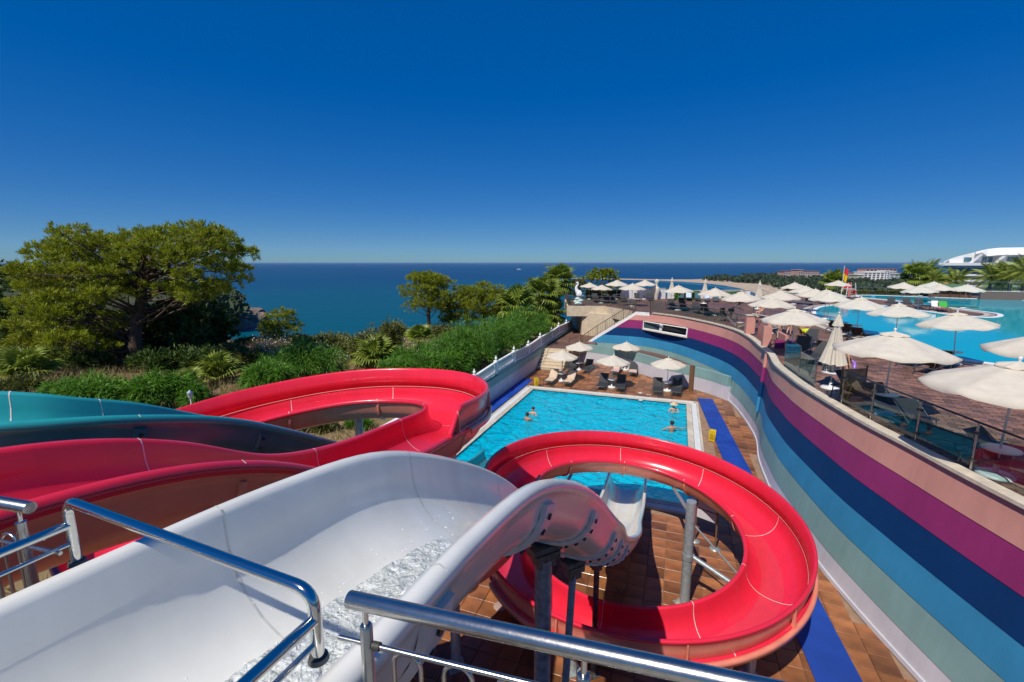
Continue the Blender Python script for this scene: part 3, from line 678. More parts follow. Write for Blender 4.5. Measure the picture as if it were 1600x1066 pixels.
for i0, i1, sd in ((jx[0], jx[1]+12, 1), (ring0-16, ring1-2, -1)):
    sw = sweep(C, N, lambda i: ext_loop(sd, .5*min(1, .15+(i-i0)/3.2)), EM, [M['red'], M['redback']], 'side_wall', red, i0, i1)
    # bolted ledge where the raised side stands on the channel
    sweep(C, N, [(sd*x, z) for x, z in ((-HW-.09, .016), (-HW-.17, .014), (-HW-.185, -.02), (-HW-.18, -.10), (-HW-.155, -.10), (-HW-.15, -.02), (-HW-.09, -.02))], [1]*7, [M['red'], M['redback']], 'ledge', red, i0+5, i1)
    bead = sweep(C, N, [(sd*x, z) for x, z in ((-HW+.012, .012), (-HW+.016, .018), (-HW+.02, .010))], [0]*3, [M['caulk'], M['caulk']], 'seam', red, i0+3, i1-3)
    for i in range(i0+2, i1-2, 13):            # ribs on the outside of the raised side
        T_ = C[i+1]-C[i-1]; T_ /= np.linalg.norm(T_); p = [np.array([C[i][0]+N[i][0]*x, C[i][1]+N[i][1]*x, C[i][2]+z]) for x, z in ((sd*(-HW-.06), .02), (sd*(-HW-.15), .02), (sd*(-HW-.125), .42), (sd*(-HW-.10), .42))]
        vs = [tuple(q-T_*.014) for q in p]+[tuple(q+T_*.014) for q in p]
        MB().add(vs, [(0, 1, 2, 3), (7, 6, 5, 4), (0, 4, 5, 1), (1, 5, 6, 2), (2, 6, 7, 3), (3, 7, 4, 0)]).build('rib', M['redback'], red, True)
IP = in_prof(HW, DP)
for i in range(8, len(C)-4, 15):
    seam_strip(C, N, i, IP, red, M['caulk']); flange(C, N, i, HW, DP, red, M['redback'], w=.07, r=.04)
REDC, REDN = C, N
# water running down the ring
def run_water(C, N, i0, i1, d, parent, seed, half=.3, lift=.012, shift=0., nx=10):
    vs = []
    for i in range(i0, i1):
        for j in range(nx+1):
            x = shift+(-1+2*j/nx)*half; zz = -d*max(0, 1-abs(x/HW)**2.35)**(1/2.35); q = Vector((i*.5, x*9, seed))
            edge = 1-abs(-1+2*j/nx)**4
            vs.append((C[i][0]+N[i][0]*x, C[i][1]+N[i][1]*x, C[i][2]+zz+lift*edge*(1+.8*mnoise.noise(q))-.006*(1-edge)))
    k = nx+1; n_ = i1-i0
    return MB().add(vs, [(r*k+j, r*k+j+1, (r+1)*k+j+1, (r+1)*k+j) for r in range(n_-1) for j in range(nx)], 0, True).build('water', M['film'], parent, True)
M['film'] = water('running_water', (.6, .62, .62), .965, 14, .5, .05, spec=1., dist=.02)
M['film'].node_tree.nodes['Transparent BSDF'].inputs['Color'].default_value = (.97, .97, .97, 1)
run_water(C, N, ring0-8, len(C)-2, DP, red, 3, half=.27, shift=-.06)

# --- teal slide: from the tower, passing under the U-turn to the pool's near left edge
pts = [(-9.2, 2.7, 7.4), (-8.3, 3.6, 7.36), (-7.5, 4.5, 7.30), (-6.72, 5.1, 7.22), (-6.2, 5.35, 7.12), (-5.73, 5.75, 7.0), (-5.18, 6.71, 6.63), (-4.75, 7.99, 5.94), (-4.31, 9.31, 5.13), (-3.75, 10.8, 4.15), (-2.9, 12.6, 3.05), (-2.1, 14.4, 2.05), (-1.45, 16.1, 1.25), (-.95, 17.5, .9), (-.6, 18.6, .78)]
C, N, Sx = frames(pts)
teal = thing('water_slide', 'teal water slide running behind the red one to the far left corner below', 'water slide', (-4, 8, 0))
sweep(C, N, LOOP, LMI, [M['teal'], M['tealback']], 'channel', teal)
for i in [stations(C, [q])[0] for q in ((-8.3, 3.6, 7.4), (-6.3, 5.2, 7.1), (-5.5, 6.1, 6.85), (-4.85, 7.6, 6.2), (-4.3, 9.4, 5.1), (-3.2, 12, 3.5), (-2.1, 14.4, 2.), (-1.2, 16.7, 1.1))]:
    seam_strip(C, N, i, IP, teal, M['caulk']); flange(C, N, i, HW, DP, teal, M['tealback'], w=.16, r=.03, bolts=True, btn=9)
TEALC, TEALN = C, N

# --- white slide in front, from the platform down to the middle of the pool's near edge
pts = [(-2.35, -1.35, 7.60), (-1.98, -.3, 7.60), (-1.63, .66, 7.59), (-1.16, 1.58, 7.575), (-.83, 2.44, 7.49), (-.38, 3.53, 7.22), (.31, 5.14, 6.26), (.96, 6.47, 5.05), (1.48, 8.0, 3.85), (2.27, 9.78, 2.78), (2.89, 11.79, 1.85), (3.63, 13.93, 1.12), (4.38, 16.23, .75), (4.55, 16.75, .72)]
C, N, Sx = frames(pts)
wh = thing('water_slide', 'white water slide in the foreground with foaming water at its start', 'water slide', (0, 6, 0))
WD = .70; WLOOP, WMI = channel_loop(.64, WD)
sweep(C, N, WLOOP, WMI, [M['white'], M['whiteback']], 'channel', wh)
IPW = in_prof(.64, WD)
for k, q in enumerate(((-.97, 2.0, 7.62), (-.33, 3.64, 7.16), (.38, 5.29, 6.15), (.87, 6.26, 5.24), (1.25, 7.2, 4.45), (1.68, 8.47, 3.55), (2.5, 10.4, 2.45), (3.1, 12.4, 1.6), (3.8, 14.4, 1.0))):
    i = stations(C, [q])[0]; seam_strip(C, N, i, IPW, wh, solid('grey_sealant', (.60, .60, .56)), w=.006, proud=.002)
    flange(C, N, i, .64, WD, wh, M['flange'], w=.25, r=.04, bolts=True, btn=13)
WHC, WHN = C, N
# foaming water in the tub
i0, i1 = 0, stations(C, [(-.45, 3.3, 7.28)])[0]
vs = []; nx = 46; ks = 5
idx = np.linspace(i0, i1, (i1-i0)*ks)
Ci = np.stack([np.interp(idx, np.arange(len(C)), C[:, k]) for k in range(3)], 1); Ni = np.stack([np.interp(idx, np.arange(len(N)), N[:, k]) for k in range(2)], 1)
nr = len(idx)
for r in range(nr):
    f = r/(nr-1); h0 = .30-.20*f                     # water depth above the bottom
    for j in range(nx+1):
        g = -1+2*j/nx; x = -.10-.06*f+g*(.50-.18*f); zz = -WD*max(0, 1-abs(x/.64)**2.35)**(1/2.35)
        q = Vector((Ci[r][0], Ci[r][1], 0))+Vector((Ni[r][0]*x, Ni[r][1]*x, 0))
        nzv = .5*mnoise.noise(q*5)+.42*mnoise.noise(q*12+Vector((3, 0, 0)))+.3*mnoise.noise(q*26)+.16*mnoise.noise(q*52)
        lvl = max(-WD+.055*(1-f)+.02+h0*.55+.055*nzv*(1-.4*f), zz-.02) if abs(g) < 1 else zz-.02
        vs.append((Ci[r][0]+Ni[r][0]*x, Ci[r][1]+Ni[r][1]*x, Ci[r][2]+lvl))
k = nx+1
MB().add(vs, [(r*k+j, r*k+j+1, (r+1)*k+j+1, (r+1)*k+j) for r in range(nr-1) for j in range(nx)], 0, True).build('foaming_water', M['foam'], wh, True)
i2 = len(C)-1
run_water(C, N, i1-6, i2, WD, wh, 9, half=.28, shift=-.05)
mb = MB()                                           # splashing drops thrown up by the rush of water
for _ in range(420):
    f = random.random()**1.2; r = int(f*(nr-1)); x = -.1+random.uniform(-.5, .5)*(1-.4*f); z = -WD+.2+random.random()**2*.22
    c_ = (Ci[r][0]+Ni[r][0]*x, Ci[r][1]+Ni[r][1]*x, Ci[r][2]+z); rr = random.uniform(.0025, .007)
    mb.add([(c_[0]+rr, c_[1], c_[2]), (c_[0]-rr, c_[1], c_[2]), (c_[0], c_[1]+rr, c_[2]), (c_[0], c_[1]-rr, c_[2]), (c_[0], c_[1], c_[2]+rr), (c_[0], c_[1], c_[2]-rr)], [(0, 2, 4), (2, 1, 4), (1, 3, 4), (3, 0, 4), (2, 0, 5), (1, 2, 5), (3, 1, 5), (0, 3, 5)], 0, True)
mb.build('spray', M['drop'], wh, True)['kind'] = 'stuff'

# --- posts and arms that carry the slides
def saddle(t, c, w=.34):
    c = Vector(c); mb = MB(); mb.box(c+Vector((0, 0, -.03)), (w, w*.8, .10), rz=.5); mb.box(c+Vector((0, 0, .06)), (w*1.25, w*.7, .08), rz=.5); mb.box(c+Vector((0, 0, -.13)), (w*.7, w*.6, .12), rz=.5); mb.build('bracket', M['darksteel'], t, True)
t = column('slide_post', 'tall blue grey steel post under the bolted joint of the white slide', (.40, 5.22, 0), (.40, 5.22, 5.22), .11, M['bluesteel'], .2); saddle(t, (.40, 5.24, 5.30))
t = column('slide_post', 'slanting blue grey steel strut beside the tall post under the white slide', (.55, 5.05, 0), (.93, 6.22, 4.28), .055, M['bluesteel'], .14); saddle(t, (.93, 6.24, 4.36), .28)
t = column('slide_post', 'slim dark post under the lower end of the white slide', (1.78, 8.6, 0), (1.78, 8.6, 2.66), .06, M['darksteel'], .15); saddle(t, (1.78, 8.62, 2.72), .24)
t = column('slide_post', 'short grey post under the straight run of the white slide', (3.1, 12.6, 0), (3.1, 12.6, .82), .06, M['galv'], .15)
pb, pt_ = Vector((4.54, 10.64, 0)), Vector((4.54, 10.64, 2.95))
t = column('slide_post', 'thick galvanised post standing inside the red ring with two arms', pb, pt_, .122, M['galv'], .24)
MB().tube([pb+Vector((.02, 0, .02)), pb+Vector((.02, 0, .06)), pb+Vector((.02, 0, .10))], [.24, .22, .15], 14).build('concrete_pad', solid('stained_concrete', (.35, .32, .27), .9, var=.3, scale=12), t, True)
tgt = Vector((RC[0]+2.95*math.cos(-.62), RC[1]+2.95*math.sin(-.62), .98))
MB().tube([pb+Vector((.1, 0, 1.42)), tgt], .062, 12).build('arm', M['galv'], t, True)
MB().tube([pb+Vector((.1, 0, 2.3)), tgt+Vector((.05, .1, .1))], .024, 8).build('tie_rod', M['galv'], t, True)
MB().tube([pb+Vector((0, 0, 1.34)), pb+Vector((0, 0, 1.50))], .14, 16).build('clamp', M['galv'], t, True)
tgt2 = Vector((RC[0]+3.1*math.cos(.9), RC[1]+3.1*math.sin(.9), 1.62))
MB().tube([pb+Vector((.05, .1, 2.5)), tgt2], .055, 10).build('arm', M['galv'], t, True)
for k, (x, y, z, lab) in enumerate(((-1.25, 8.8, 5.1, 'grey post under the right bend of the upper red U-turn'), (-4.2, 11.9, 4.7, 'grey post under the far side of the upper red U-turn'), (-5.2, 6.7, 5.9, 'grey post under the hump of the teal slide'), (-2.9, 4.3, 6.35, 'grey post under the red slide near the tower'))):
    t = column('slide_post', lab, (x, y, 0 if x > -4 else ground(x, y)-.1), (x, y, z-.02), .11, M['galv'], .22)
    if k == 1:
        MB().tube([Vector((x+.05, y-.05, z-.1)), Vector((x+.15, y-1.15, ground(x, y)+.9))], .07, 10).build('strut', M['galv'], t, True)
for k, ph in enumerate((-2.2, -1.0, 2.3)):
    x, y = RC[0]+RR*math.cos(ph), RC[1]+RR*math.sin(ph); z = 2.835-.276*(math.pi-ph)-DP
    t = column('slide_post', ('short grey post under the near left of the red ring', 'short grey post under the near side of the red ring', 'grey post under the far left of the red ring')[k], (x, y, 0), (x, y, z-.02), .10, M['galv'], .2)

# --- platform of the slide tower and its stainless handrails
PZ = 6.85
plat = thing('tower_platform', None, None, (0, -1, 0)); plat['kind'] = 'structure'
mb = MB(); mb.box((1.2, -1.75, PZ-.1), (4.2, 5.3, .2)); mb.box((-6.0, -1.95, PZ-.1), (6.9, 4.7, .2)); mb.box((-1.75, -2.9, PZ-.1), (1.58, 3.0, .2)); mb.build('floor', solid('platform_floor', (.28, .27, .25), .7, var=.15), plat, True)
for x, y in ((-.3, -.2), (2.8, -.2), (-.3, -4), (2.8, -4), (-9, -.2), (-5, -.6), (-9, -4)):
    MB().tube([(x, y, ground(x, y)-.5 if x < -4 else -.1), (x, y, PZ-.2)], .12, 12).build('column', M['galv'], plat, True)
def bend(pts, r=.06, n=6):
    out = [Vector(pts[0])]
    for a, b, c_ in zip(pts[:-2], pts[1:-1], pts[2:]):
        a, b, c_ = Vector(a), Vector(b), Vector(c_); p = b+(a-b).normalized()*r; q = b+(c_-b).normalized()*r
        for i in range(n+1): f = i/n; out.append(p*(1-f)**2+b*2*f*(1-f)+q*f*f)
    out.append(Vector(pts[-1])); return out
# guard rail on the right
g = thing('guard_rail', 'thick brushed steel guard rail with curled bars, in the foreground right of the white slide', 'handrail', (0, 1.1, PZ))
a = at(545, 936, 7.88); d = (at(1085, 1053, 7.88)-a).normalized(); b = a+d*2.4; up = Vector((0, 0, 1))
MB().tube([a, a+d*.003, b], [.024, .0258, .0258], 28).build('top_rail', M['brushed'], g, True)
rp = [a+d*.055, a+d*.72, a+d*1.6]
for p in rp:
    po = MB().tube([p+up*(PZ-7.88+.001), p-up*.082, p-up*.076+d*0], [.0195, .0195, .016], 18).build('post', M['brushed'], g, True)
    MB().tube([p-up*.08, p-up*.022], .009, 10).build('pin', M['steel'], po, True)
    MB().tube([p-up*.145+d*.02, p-up*.145+d*.045], .013, 10).build('socket', M['darksteel'], po, True)
l0 = a-up*.145-d*.045
MB().tube([l0, l0+d*.09], .0085, 10).build('lower_rail', M['brushed'], g, True)
MB().tube([l0+d*.125, l0+d*2.4], .0085, 10).build('lower_rail', M['brushed'], g, True)
for k in range(8):
    c0 = a+d*(.19+.165*k)-up*.19
    ptsl = [c0-d*.045-up*.5, c0-d*.045]+[c0+d*(-.045*math.cos(math.pi*i/10))+up*(.045*math.sin(math.pi*i/10)) for i in range(1, 10)]+[c0+d*.045, c0+d*.045-up*.5]
    MB().tube(ptsl, .007, 10).build('curled_bar', M['brushed'], g, True)
# guard rail on the left
g = thing('guard_rail', 'brushed steel guard rail ending at the left edge behind the white slide', 'handrail', (-2.4, 1.8, PZ))
a = Vector((-2.03, 1.77, 7.88)); d = Vector((-.97, .24, 0)).normalized(); b = a+d*2.2
MB().tube([a, a+d*.003, b], [.024, .0258, .0258], 24).build('top_rail', M['brushed'], g, True)
for p in (a+d*.075, a+d*.9, a+d*1.8):
    po = MB().tube([p+up*(PZ-7.88), p-up*.075], .0195, 16).build('post', M['brushed'], g, True); MB().tube([p-up*.08, p-up*.02], .009, 10).build('pin', M['steel'], po, True)
l0 = a-up*.19-d*(-.16)
l0 = a-up*.19+d*(-.13)
MB().tube([l0, l0+d*2.3], .0085, 10).build('lower_rail', M['brushed'], g, True)
for k in range(5):
    c0 = a+d*(.17+.165*k)-up*.19
    ptsl = [c0-d*.045-up*.5, c0-d*.045]+[c0+d*(-.045*math.cos(math.pi*i/10))+up*(.045*math.sin(math.pi*i/10)) for i in range(1, 10)]+[c0+d*.045, c0+d*.045-up*.5]
    MB().tube(ptsl, .007, 10).build('curled_bar', M['brushed'], g, True)
# entry bar over the white slide
g = thing('entry_bar', 'polished steel entry bar bent across the start of the white slide', 'handrail', (-1.27, 1.5, 7.6))
L0 = Vector((-1.905, 1.80, 7.565)); R0 = Vector((-.635, 1.295, 7.58)); LT = L0+Vector((0, 0, .335)); RT = R0+Vector((0, 0, .285))
bd = Vector((-.374, -.927, 0))
MB().tube(bend([L0+up*.04, LT, RT, R0+up*.04], .075), .0205, 20).build('bar', M['steel'], g, True)
for p, q in ((LT-up*.115, 0), (RT-up*.10, 1)):
    MB().tube([p, p+bd*1.6+up*.02], .0195, 16).build('side_rail', M['steel'], g, True)
    p2 = p-up*.085; MB().tube([p2, p2+bd*1.6+up*.01], .010, 12).build('side_rail', M['steel'], g, True)
for p in (L0, R0): MB().tube([p+up*.035, p+up*.05], [.034, .030], 18).build('collar', M['darksteel'], g, True)

# ------------------------------------------------------------------ upper deck, terrace, stairs
bnd = [tuple(wp(i, WZ, -.17)[:2]) for i in range(0, iS+NB+1)]
bnd += [(10.6, 43.9), (9.6, 46.75), (5.76, 47.0), (6.6, 56.5), (18, 61), (26, 62), (34, 64), (95, 60), (95, 1.5)]
udeck = thing('upper_deck', None, None, (20, 30, 4.4)); udeck['kind'] = 'structure'
MB().prism(bnd, 3.75, DECK).build('slab', M['brickbed'], udeck, True)
terr = thing('terrace_building', 'beige terrace block with an overhanging deck edge beside the metal stairs', 'building', (8, 46, 0))
MB().prism([(5.70, 46.93), (9.6, 46.66), (9.6, 46.84), (5.72, 47.1)], 3.40, 4.46).build('fascia', M['beige'], terr, True)
MB().prism([(5.70, 46.93), (5.90, 46.93), (6.75, 56.5), (6.5, 56.5)], 3.38, 4.44).build('fascia', M['beige'], terr, True)
MB().prism([(7.3, 47.2), (10.9, 44.4), (11.3, 44.9), (8.2, 56), (7.3, 56)], 0, 3.74).build('wall', M['beige'], terr, True)
for a_, b_ in (((9.5, 46.72), (10.5, 43.9)), ((10.5, 43.9), (11.15, 41.75))):
    a_, b_ = Vector((*a_, 0)), Vector((*b_, 0)); d_ = (b_-a_).normalized(); n_ = Vector((-d_.y, d_.x, 0)); MB().box((a_+b_)/2-n_*.06+Vector((0, 0, 3.93)), ((b_-a_).length, .12, 1.05), ax=(d_, n_, Vector((0, 0, 1)))).build('fascia', M['beige'], terr, True)
mb = MB()
for i in range(9): mb.tube([(7.29-.012, 47.15+.0*i, .2), (7.29-.012, 47.15, 2.2)], .02, 6)
p0, p1 = Vector((8.3, 46.40, 0)), Vector((9.6, 45.39, 0)); d = (p1-p0).normalized()
# cream steps at the left, then the brown walkway that climbs past the terrace
st = thing('cream_stairs', 'short flight of cream steps between the balustrade and the low ramp wall', 'stairs', PL(-.5, -7, 0))
ns = 7
for k in range(ns):
    z = 1.4*(k+1)/ns; p = PL(-.46, -6.0-.36*k-.2); MB().box((p.x, p.y, z/2), (2.2, .4 if k < ns-1 else .5, z), ax=AX).build('step', M['step'], st, True)
    e = PL(-.46, -6.0-.36*k+.005); MB().box((e.x, e.y, z-.02), (2.2, .03, .04), ax=AX).build('nosing', M['coping'], st, True)
walk = struct(MB().prism([PL(-1.62, -8.5), PL(.9, -8.5), PL(2.4, -11), PL(1.9, -17), PL(1.6, -27), PL(-1.62, -27)], .9, 1.40).build('walkway', M['brickbed']))
hr = thing('stair_handrail', 'thin bronze handrail beside the cream steps', 'handrail', PL(.7, -7, 0))
q = [PL(.62, -5.9, .9), PL(.62, -8.4, 2.3), PL(1.2, -11, 2.3)]; MB().tube(q, .022, 8).build('rail', M['rail'], hr, True)
for a in (PL(.62, -6.0, 0), PL(.62, -7.2, .9), PL(.62, -8.4, 1.4), PL(1.2, -11, 1.4)): MB().tube([a, a+Vector((0, 0, .95))], .018, 8).build('post', M['rail'], hr, True)
q = [PL(-1.3, -6.0, .9), PL(-1.3, -8.4, 2.3)]; h2 = MB().tube(q, .022, 8).build('rail', M['rail'], hr, True)
# metal stair rising along the top of the wall
ms = thing('metal_stairs', 'white stairs with bronze railing climbing along the wall to the upper terrace', 'stairs', (9, 43, 0))
ia, ib = iS+NB+1, NW-1
rows = []
for i in range(ia-3, ib+1): z = max(top_z(i), .35); rows.append([wp(i, z, .03), wp(i, z+.26, .03), wp(i, z+.26, -.12), wp(i, z, -.12)])
rows = [[(a[0], a[1], zz) for a, zz in zip(r, (r[0][2], r[0][2]+.26, r[0][2]+.26, r[0][2]))] for r in rows]
def wxy(i, out): i0 = max(0, min(int(i), NW-2)); g = i-i0; a = CT[i0]*(1-g)+CT[i0+1]*g; return a+CN[i0]*out
rows = []
for i in range(ia-6, ib+1):
    z = max(top_z(i), .35) if i >= ia else WZ-.34
    a, b = wxy(i, .04), wxy(i, -.10); rows.append([(a[0], a[1], z), (a[0], a[1], z+.30), (b[0], b[1], z+.30), (b[0], b[1], z)])
ribbon(rows).build('stringer', M['whitewall'], ms, True)
nst = 22
for k in range(nst):
    i = ia+(ib-ia)*(k+.5)/nst; a, b = wxy(i, -.11), wxy(i, -1.3); z = 4.4-(k+1)*(4.0/nst); a2 = wxy(i-.5*(ib-ia)/nst, -.11); t_ = Vector((*(b-a), 0)).normalized(); c = (a+b)/2
    MB().box((c[0], c[1], z), (1.19, .30, .06), ax=(t_, Vector((-t_.y, t_.x, 0)), Vector((0, 0, 1)))).build('step', M['beige'], ms, True)
def rail_run(parent, pts, h, post_step, balusters=True, mt=None, glass_=False, r=.032):
    """railing along a 3-D polyline of foot points"""
    mt = mt or M['rail']; P = [Vector(p) for p in pts]; up = Vector((0, 0, 1))
    MB().tube([p+up*h for p in P], r, 8).build('top_rail', mt, parent, True); MB().tube([p+up*.12 for p in P], .02, 6).build('bottom_rail', mt, parent, True)
    L = [0]
    for a, b in zip(P[:-1], P[1:]): L.append(L[-1]+(b-a).length)
    def pt(s):
        for j in range(len(P)-1):
            if s <= L[j+1]+1e-6: return P[j].lerp(P[j+1], (s-L[j])/max(L[j+1]-L[j], 1e-6))
        return P[-1]
    n_ = max(1, round(L[-1]/post_step))
    for k in range(n_+1): p = pt(L[-1]*k/n_); MB().tube([p, p+up*h], .03, 8).build('post', mt, parent, True)
    for k in range(n_):
        if balusters:
            for q in range(1, 5): p = pt(L[-1]*(k+q/5)/n_); MB().tube([p+up*.12, p+up*h], .012, 5, cap=False).build('baluster', mt, parent, True)
        if glass_:
            a, b = pt(L[-1]*(k+.04)/n_), pt(L[-1]*(k+.96)/n_); d = (b-a).normalized(); nn = Vector((-d.y, d.x, 0)).normalized(); uu = nn.cross(d)*-1
            c = (a+b)/2+up*(h*.5+.02); MB().box(c, ((b-a).length, .012, h-.2), ax=(d, nn, d.cross(nn))).build('glass_panel', M['glass'], parent, True)
pts = []
for i in range(ia, ib+1, 2): a = wxy(i, -.03); pts.append((a[0], a[1], max(top_z(i), .35)+.29))
rail_run(ms, pts, .95, 1.0)
a = wxy(ia-1, -.03); b = wxy(ia-6, -.03); rail_run(ms, [(a[0], a[1], 4.40), (b[0], b[1], 4.40)], 1.0, 1.0)
tr = thing('terrace_railing', 'dark railing along the front edge of the beige terrace with the swan', 'railing', (8, 47, 4.46))
rail_run(tr, [(6.55, 55.5, 4.44), (5.85, 47.05, 4.46), (10.7, 46.75, 4.46), (11.5, 42.3, 4.46)], 1.0, 1.3, False, glass_=True)
gr = thing('glass_railing', 'bronze railing with glass panels along the far curve of the striped wall', 'railing', (14, 34, 4.5))
pts = [wp(i, 4.5, -.1) for i in range(iP+1, iS+3, 2)]; rail_run(gr, pts, 1.0, 1.5, False, glass_=True)
# near glass fence with clamped panels and a dark handrail
gf = thing('glass_fence', 'clear glass fence with dark handrail on top of the near striped wall', 'railing', (9.8, 9, 4.5))
acc = 0; last = None; fpts = []
sF = [1.5, 3.1, 4.7, 6.2, 7.7, 9.2, 10.75, 12.4, 13.9]
def wall_at_y(y, out, z=4.5):
    i = int(np.argmin(abs(CT[:, 1][:10*NB]-y))); return Vector(wp(i, z, out)) if True else None
def wall_y(y, out, z=4.5):
    ys = CT[:10*NB, 1]; x = np.interp(y, ys, CT[:10*NB, 0]+CN[:10*NB, 0]*out); return Vector((x, y, z))
fp = [wall_y(y, -.20) for y in sF]
MB().tube([p+Vector((0, 0, 1.06)) for p in fp], .024, 10).build('handrail', M['darkrail'], gf, True)
for p in fp:
    po = MB().tube([p, p+Vector((0, 0, 1.04))], .022, 10).build('post', M['brushed'], gf, True)
    for dz in (.22, .82):
        MB().box(p+Vector((0, 0, dz)), (.07, .13, .05)).build('clamp', M['darksteel'], po, True)
for a, b in zip(fp[:-1], fp[1:]):
    d = (b-a).normalized(); nn = Vector((-d.y, d.x, 0)); a2, b2 = a+d*.05, b-d*.05
    MB().box((a2+b2)/2+Vector((0, 0, .54)), ((b2-a2).length, .014, .92), ax=(d, nn, Vector((0, 0, 1)))).build('glass_panel', M['glass'], gf, True)
ts = thing('glass_screen', 'blue tinted frameless glass screen on the wall below the big open parasol', 'glass screen', wall_y(18, -.25))
M['tealglass'] = glass('teal_glass', (.45, .74, .80), 1.2)
for y0, y1, h in ((15.9, 17.4, .95), (17.45, 19.3, 1.15)):
    a, b = wall_y(y0, -.25), wall_y(y1, -.25); d = (b-a).normalized(); nn = Vector((-d.y, d.x, 0)); MB().box((a+b)/2+Vector((0, 0, h/2+.02)), ((b-a).length, .016, h), ax=(d, nn, Vector((0, 0, 1)))).build('glass_panel', M['tealglass'], ts, True)
for y in (15.85, 17.42, 19.35): a = wall_y(y, -.25); MB().tube([a, a+Vector((0, 0, 1.1))], .02, 8).build('post', M['brushed'], ts, True)
wsx = thing('wooden_screen', 'small weathered wooden screen beside the closed parasol', 'screen', wall_y(14.9, -.5))
a, b = wall_y(14.5, -.45), wall_y(14.65, -1.35); d = (b-a).normalized(); nn = Vector((-d.y, d.x, 0))
for k in range(6): MB().box((a+b)/2+Vector((0, 0, .08+.16*k)), ((b-a).length, .02, .15), ax=(d, nn, Vector((0, 0, 1)))).build('board', mat('weathered_board', (.30, .21, .12), .8, var=.3, scale=5) if k == 0 else bpy.data.materials['weathered_board'], wsx, True)
for p in (a, b): MB().tube([p, p+Vector((0, 0, 1.05))], .025, 8).build('post', M['rail'], wsx, True)

# ---- upper pool
up_poly = [(20.7, 21.2), (21.4, 25.5), (22.2, 29.5), (23.6, 34), (26.6, 39.6), (29.6, 44), (32.6, 47), (36.0, 48.6), (38.6, 48), (38.6, 44.5), (38.0, 41), (37.9, 38.6), (39.1, 37.1), (41.2, 38.0), (43.2, 40.4), (43.8, 44.4), (44.3, 49.1), (45.6, 54), (45.2, 58.5), (47.0, 61.8), (50, 62.6), (55.5, 58), (61, 54), (70, 50), (90, 46), (90, 8), (40, 8), (26, 15.6), (22.5, 18.8)]
upc = crs(up_poly+[up_poly[0]], 5)[:-1]
up = thing('upper_pool', 'large free form turquoise pool on the upper deck with a white rim', 'pool', (40, 35, 4.4))
mb = MB(); mb.add([(x, y, DECK+.03) for x, y in upc], [tuple(range(len(upc)))]); mb.build('water', M['pool2'], up, True)
UN = nrm(np.vstack([upc, upc[:1]]))[:len(upc)]
# outline runs clockwise or anticlockwise: find the outward side
area = .5*sum(upc[i][0]*upc[(i+1) % len(upc)][1]-upc[(i+1) % len(upc)][0]*upc[i][1] for i in range(len(upc)))
sgn = -1 if area > 0 else 1
for o0, o1, zt, nm, mt in ((-.02, .34, .055, 'rim', M['whitewall']), (.44, .80, .02, 'overflow_channel', solid('grey_rim', (.33, .27, .25), .7)), (.80, 1.15, .03, 'edging', M['cream'])):
    rows = []
    for i in list(range(len(upc)))+[0]:
        x, y = upc[i]; nx, ny = UN[i]*sgn; rows.append([(x+nx*o0, y+ny*o0, DECK+.001), (x+nx*o0, y+ny*o0, DECK+zt), (x+nx*o1, y+ny*o1, DECK+zt), (x+nx*o1, y+ny*o1, DECK+.001)])
    mb = MB(); vs = [p for r in rows for p in r]; fs = []
    for r in range(len(rows)-1):
        for j in range(4): a = r*4+j; b = r*4+(j+1) % 4; fs.append((a, b, b+4, a+4))
    mb.add(vs, fs); mb.build(nm, mt, up, True)
# parapets, hedges and low walls at the back of the deck
def wallbox(nm, label, cat, a, b, h, th, mt, z=DECK):
    a, b = Vector((*a, z)), Vector((*b, z)); d = (b-a).normalized(); t = thing(nm, label, cat, (a+b)/2)
    MB().box((a+b)/2+Vector((0, 0, h/2)), ((b-a).length, th, h), ax=(d, Vector((-d.y, d.x, 0)), Vector((0, 0, 1)))).build('body', mt, t, True)
    MB().box((a+b)/2+Vector((0, 0, h+.03)), ((b-a).length+.06, th+.08, .06), ax=(d, Vector((-d.y, d.x, 0)), Vector((0, 0, 1)))).build('cap', M['coping'], t, True); return t
wallbox('parapet', 'white parapet wall behind the left terrace loungers', 'wall', (13.5, 56.2), (19.2, 57.3), 1.25, .3, M['whitewall'])
wallbox('parapet', 'long low white parapet wall behind the blue towelled loungers', 'wall', (19.6, 57.4), (30.5, 58.6), .95, .3, M['whitewall'])
wallbox('parapet', 'low beige parapet wall at the far left of the upper pool', 'wall', (33, 58.8), (43.5, 61.5), .5, .3, M['beige'])
wallbox('parapet', 'dark brown terrace wall at the far right end of the upper pool', 'wall', (57.2, 55.8), (80, 46.5), 1.0, .4, solid('brown_wall', (.16, .11, .09), .7))
gb = thing('glass_balustrade', 'glass balustrade above the dark brown terrace wall', 'railing', (66, 52, 5.4)); rail_run(gb, [(57.4, 55.8, 5.46), (66, 52.3, 5.46), (80, 46.6, 5.46)], 1.1, 2.4, False, M['brushed'], True)
fb = thing('pool_railing', 'thin steel railing behind the far edge of the upper pool', 'railing', (50, 63, 4.4)); rail_run(fb, [(44.5, 62.9, 4.4), (50.5, 64), (56, 59.5)] and [(44.5, 63.0, 4.4), (50.3, 64.2, 4.4), (56.3, 59.6, 4.4)], 1.0, 2.0, False, M['brushed'])
bar = thing('pool_bar', 'small bar hut with a green pitched roof behind the upper pool', 'hut', (57.2, 60.2, 3.2))
MB().box((57.2, 60.2, 4.3), (4.2, 2.6, 2.2), rz=-.45).build('wall', solid('dark_wood', (.12, .06, .035), .8, var=.2), bar, True)
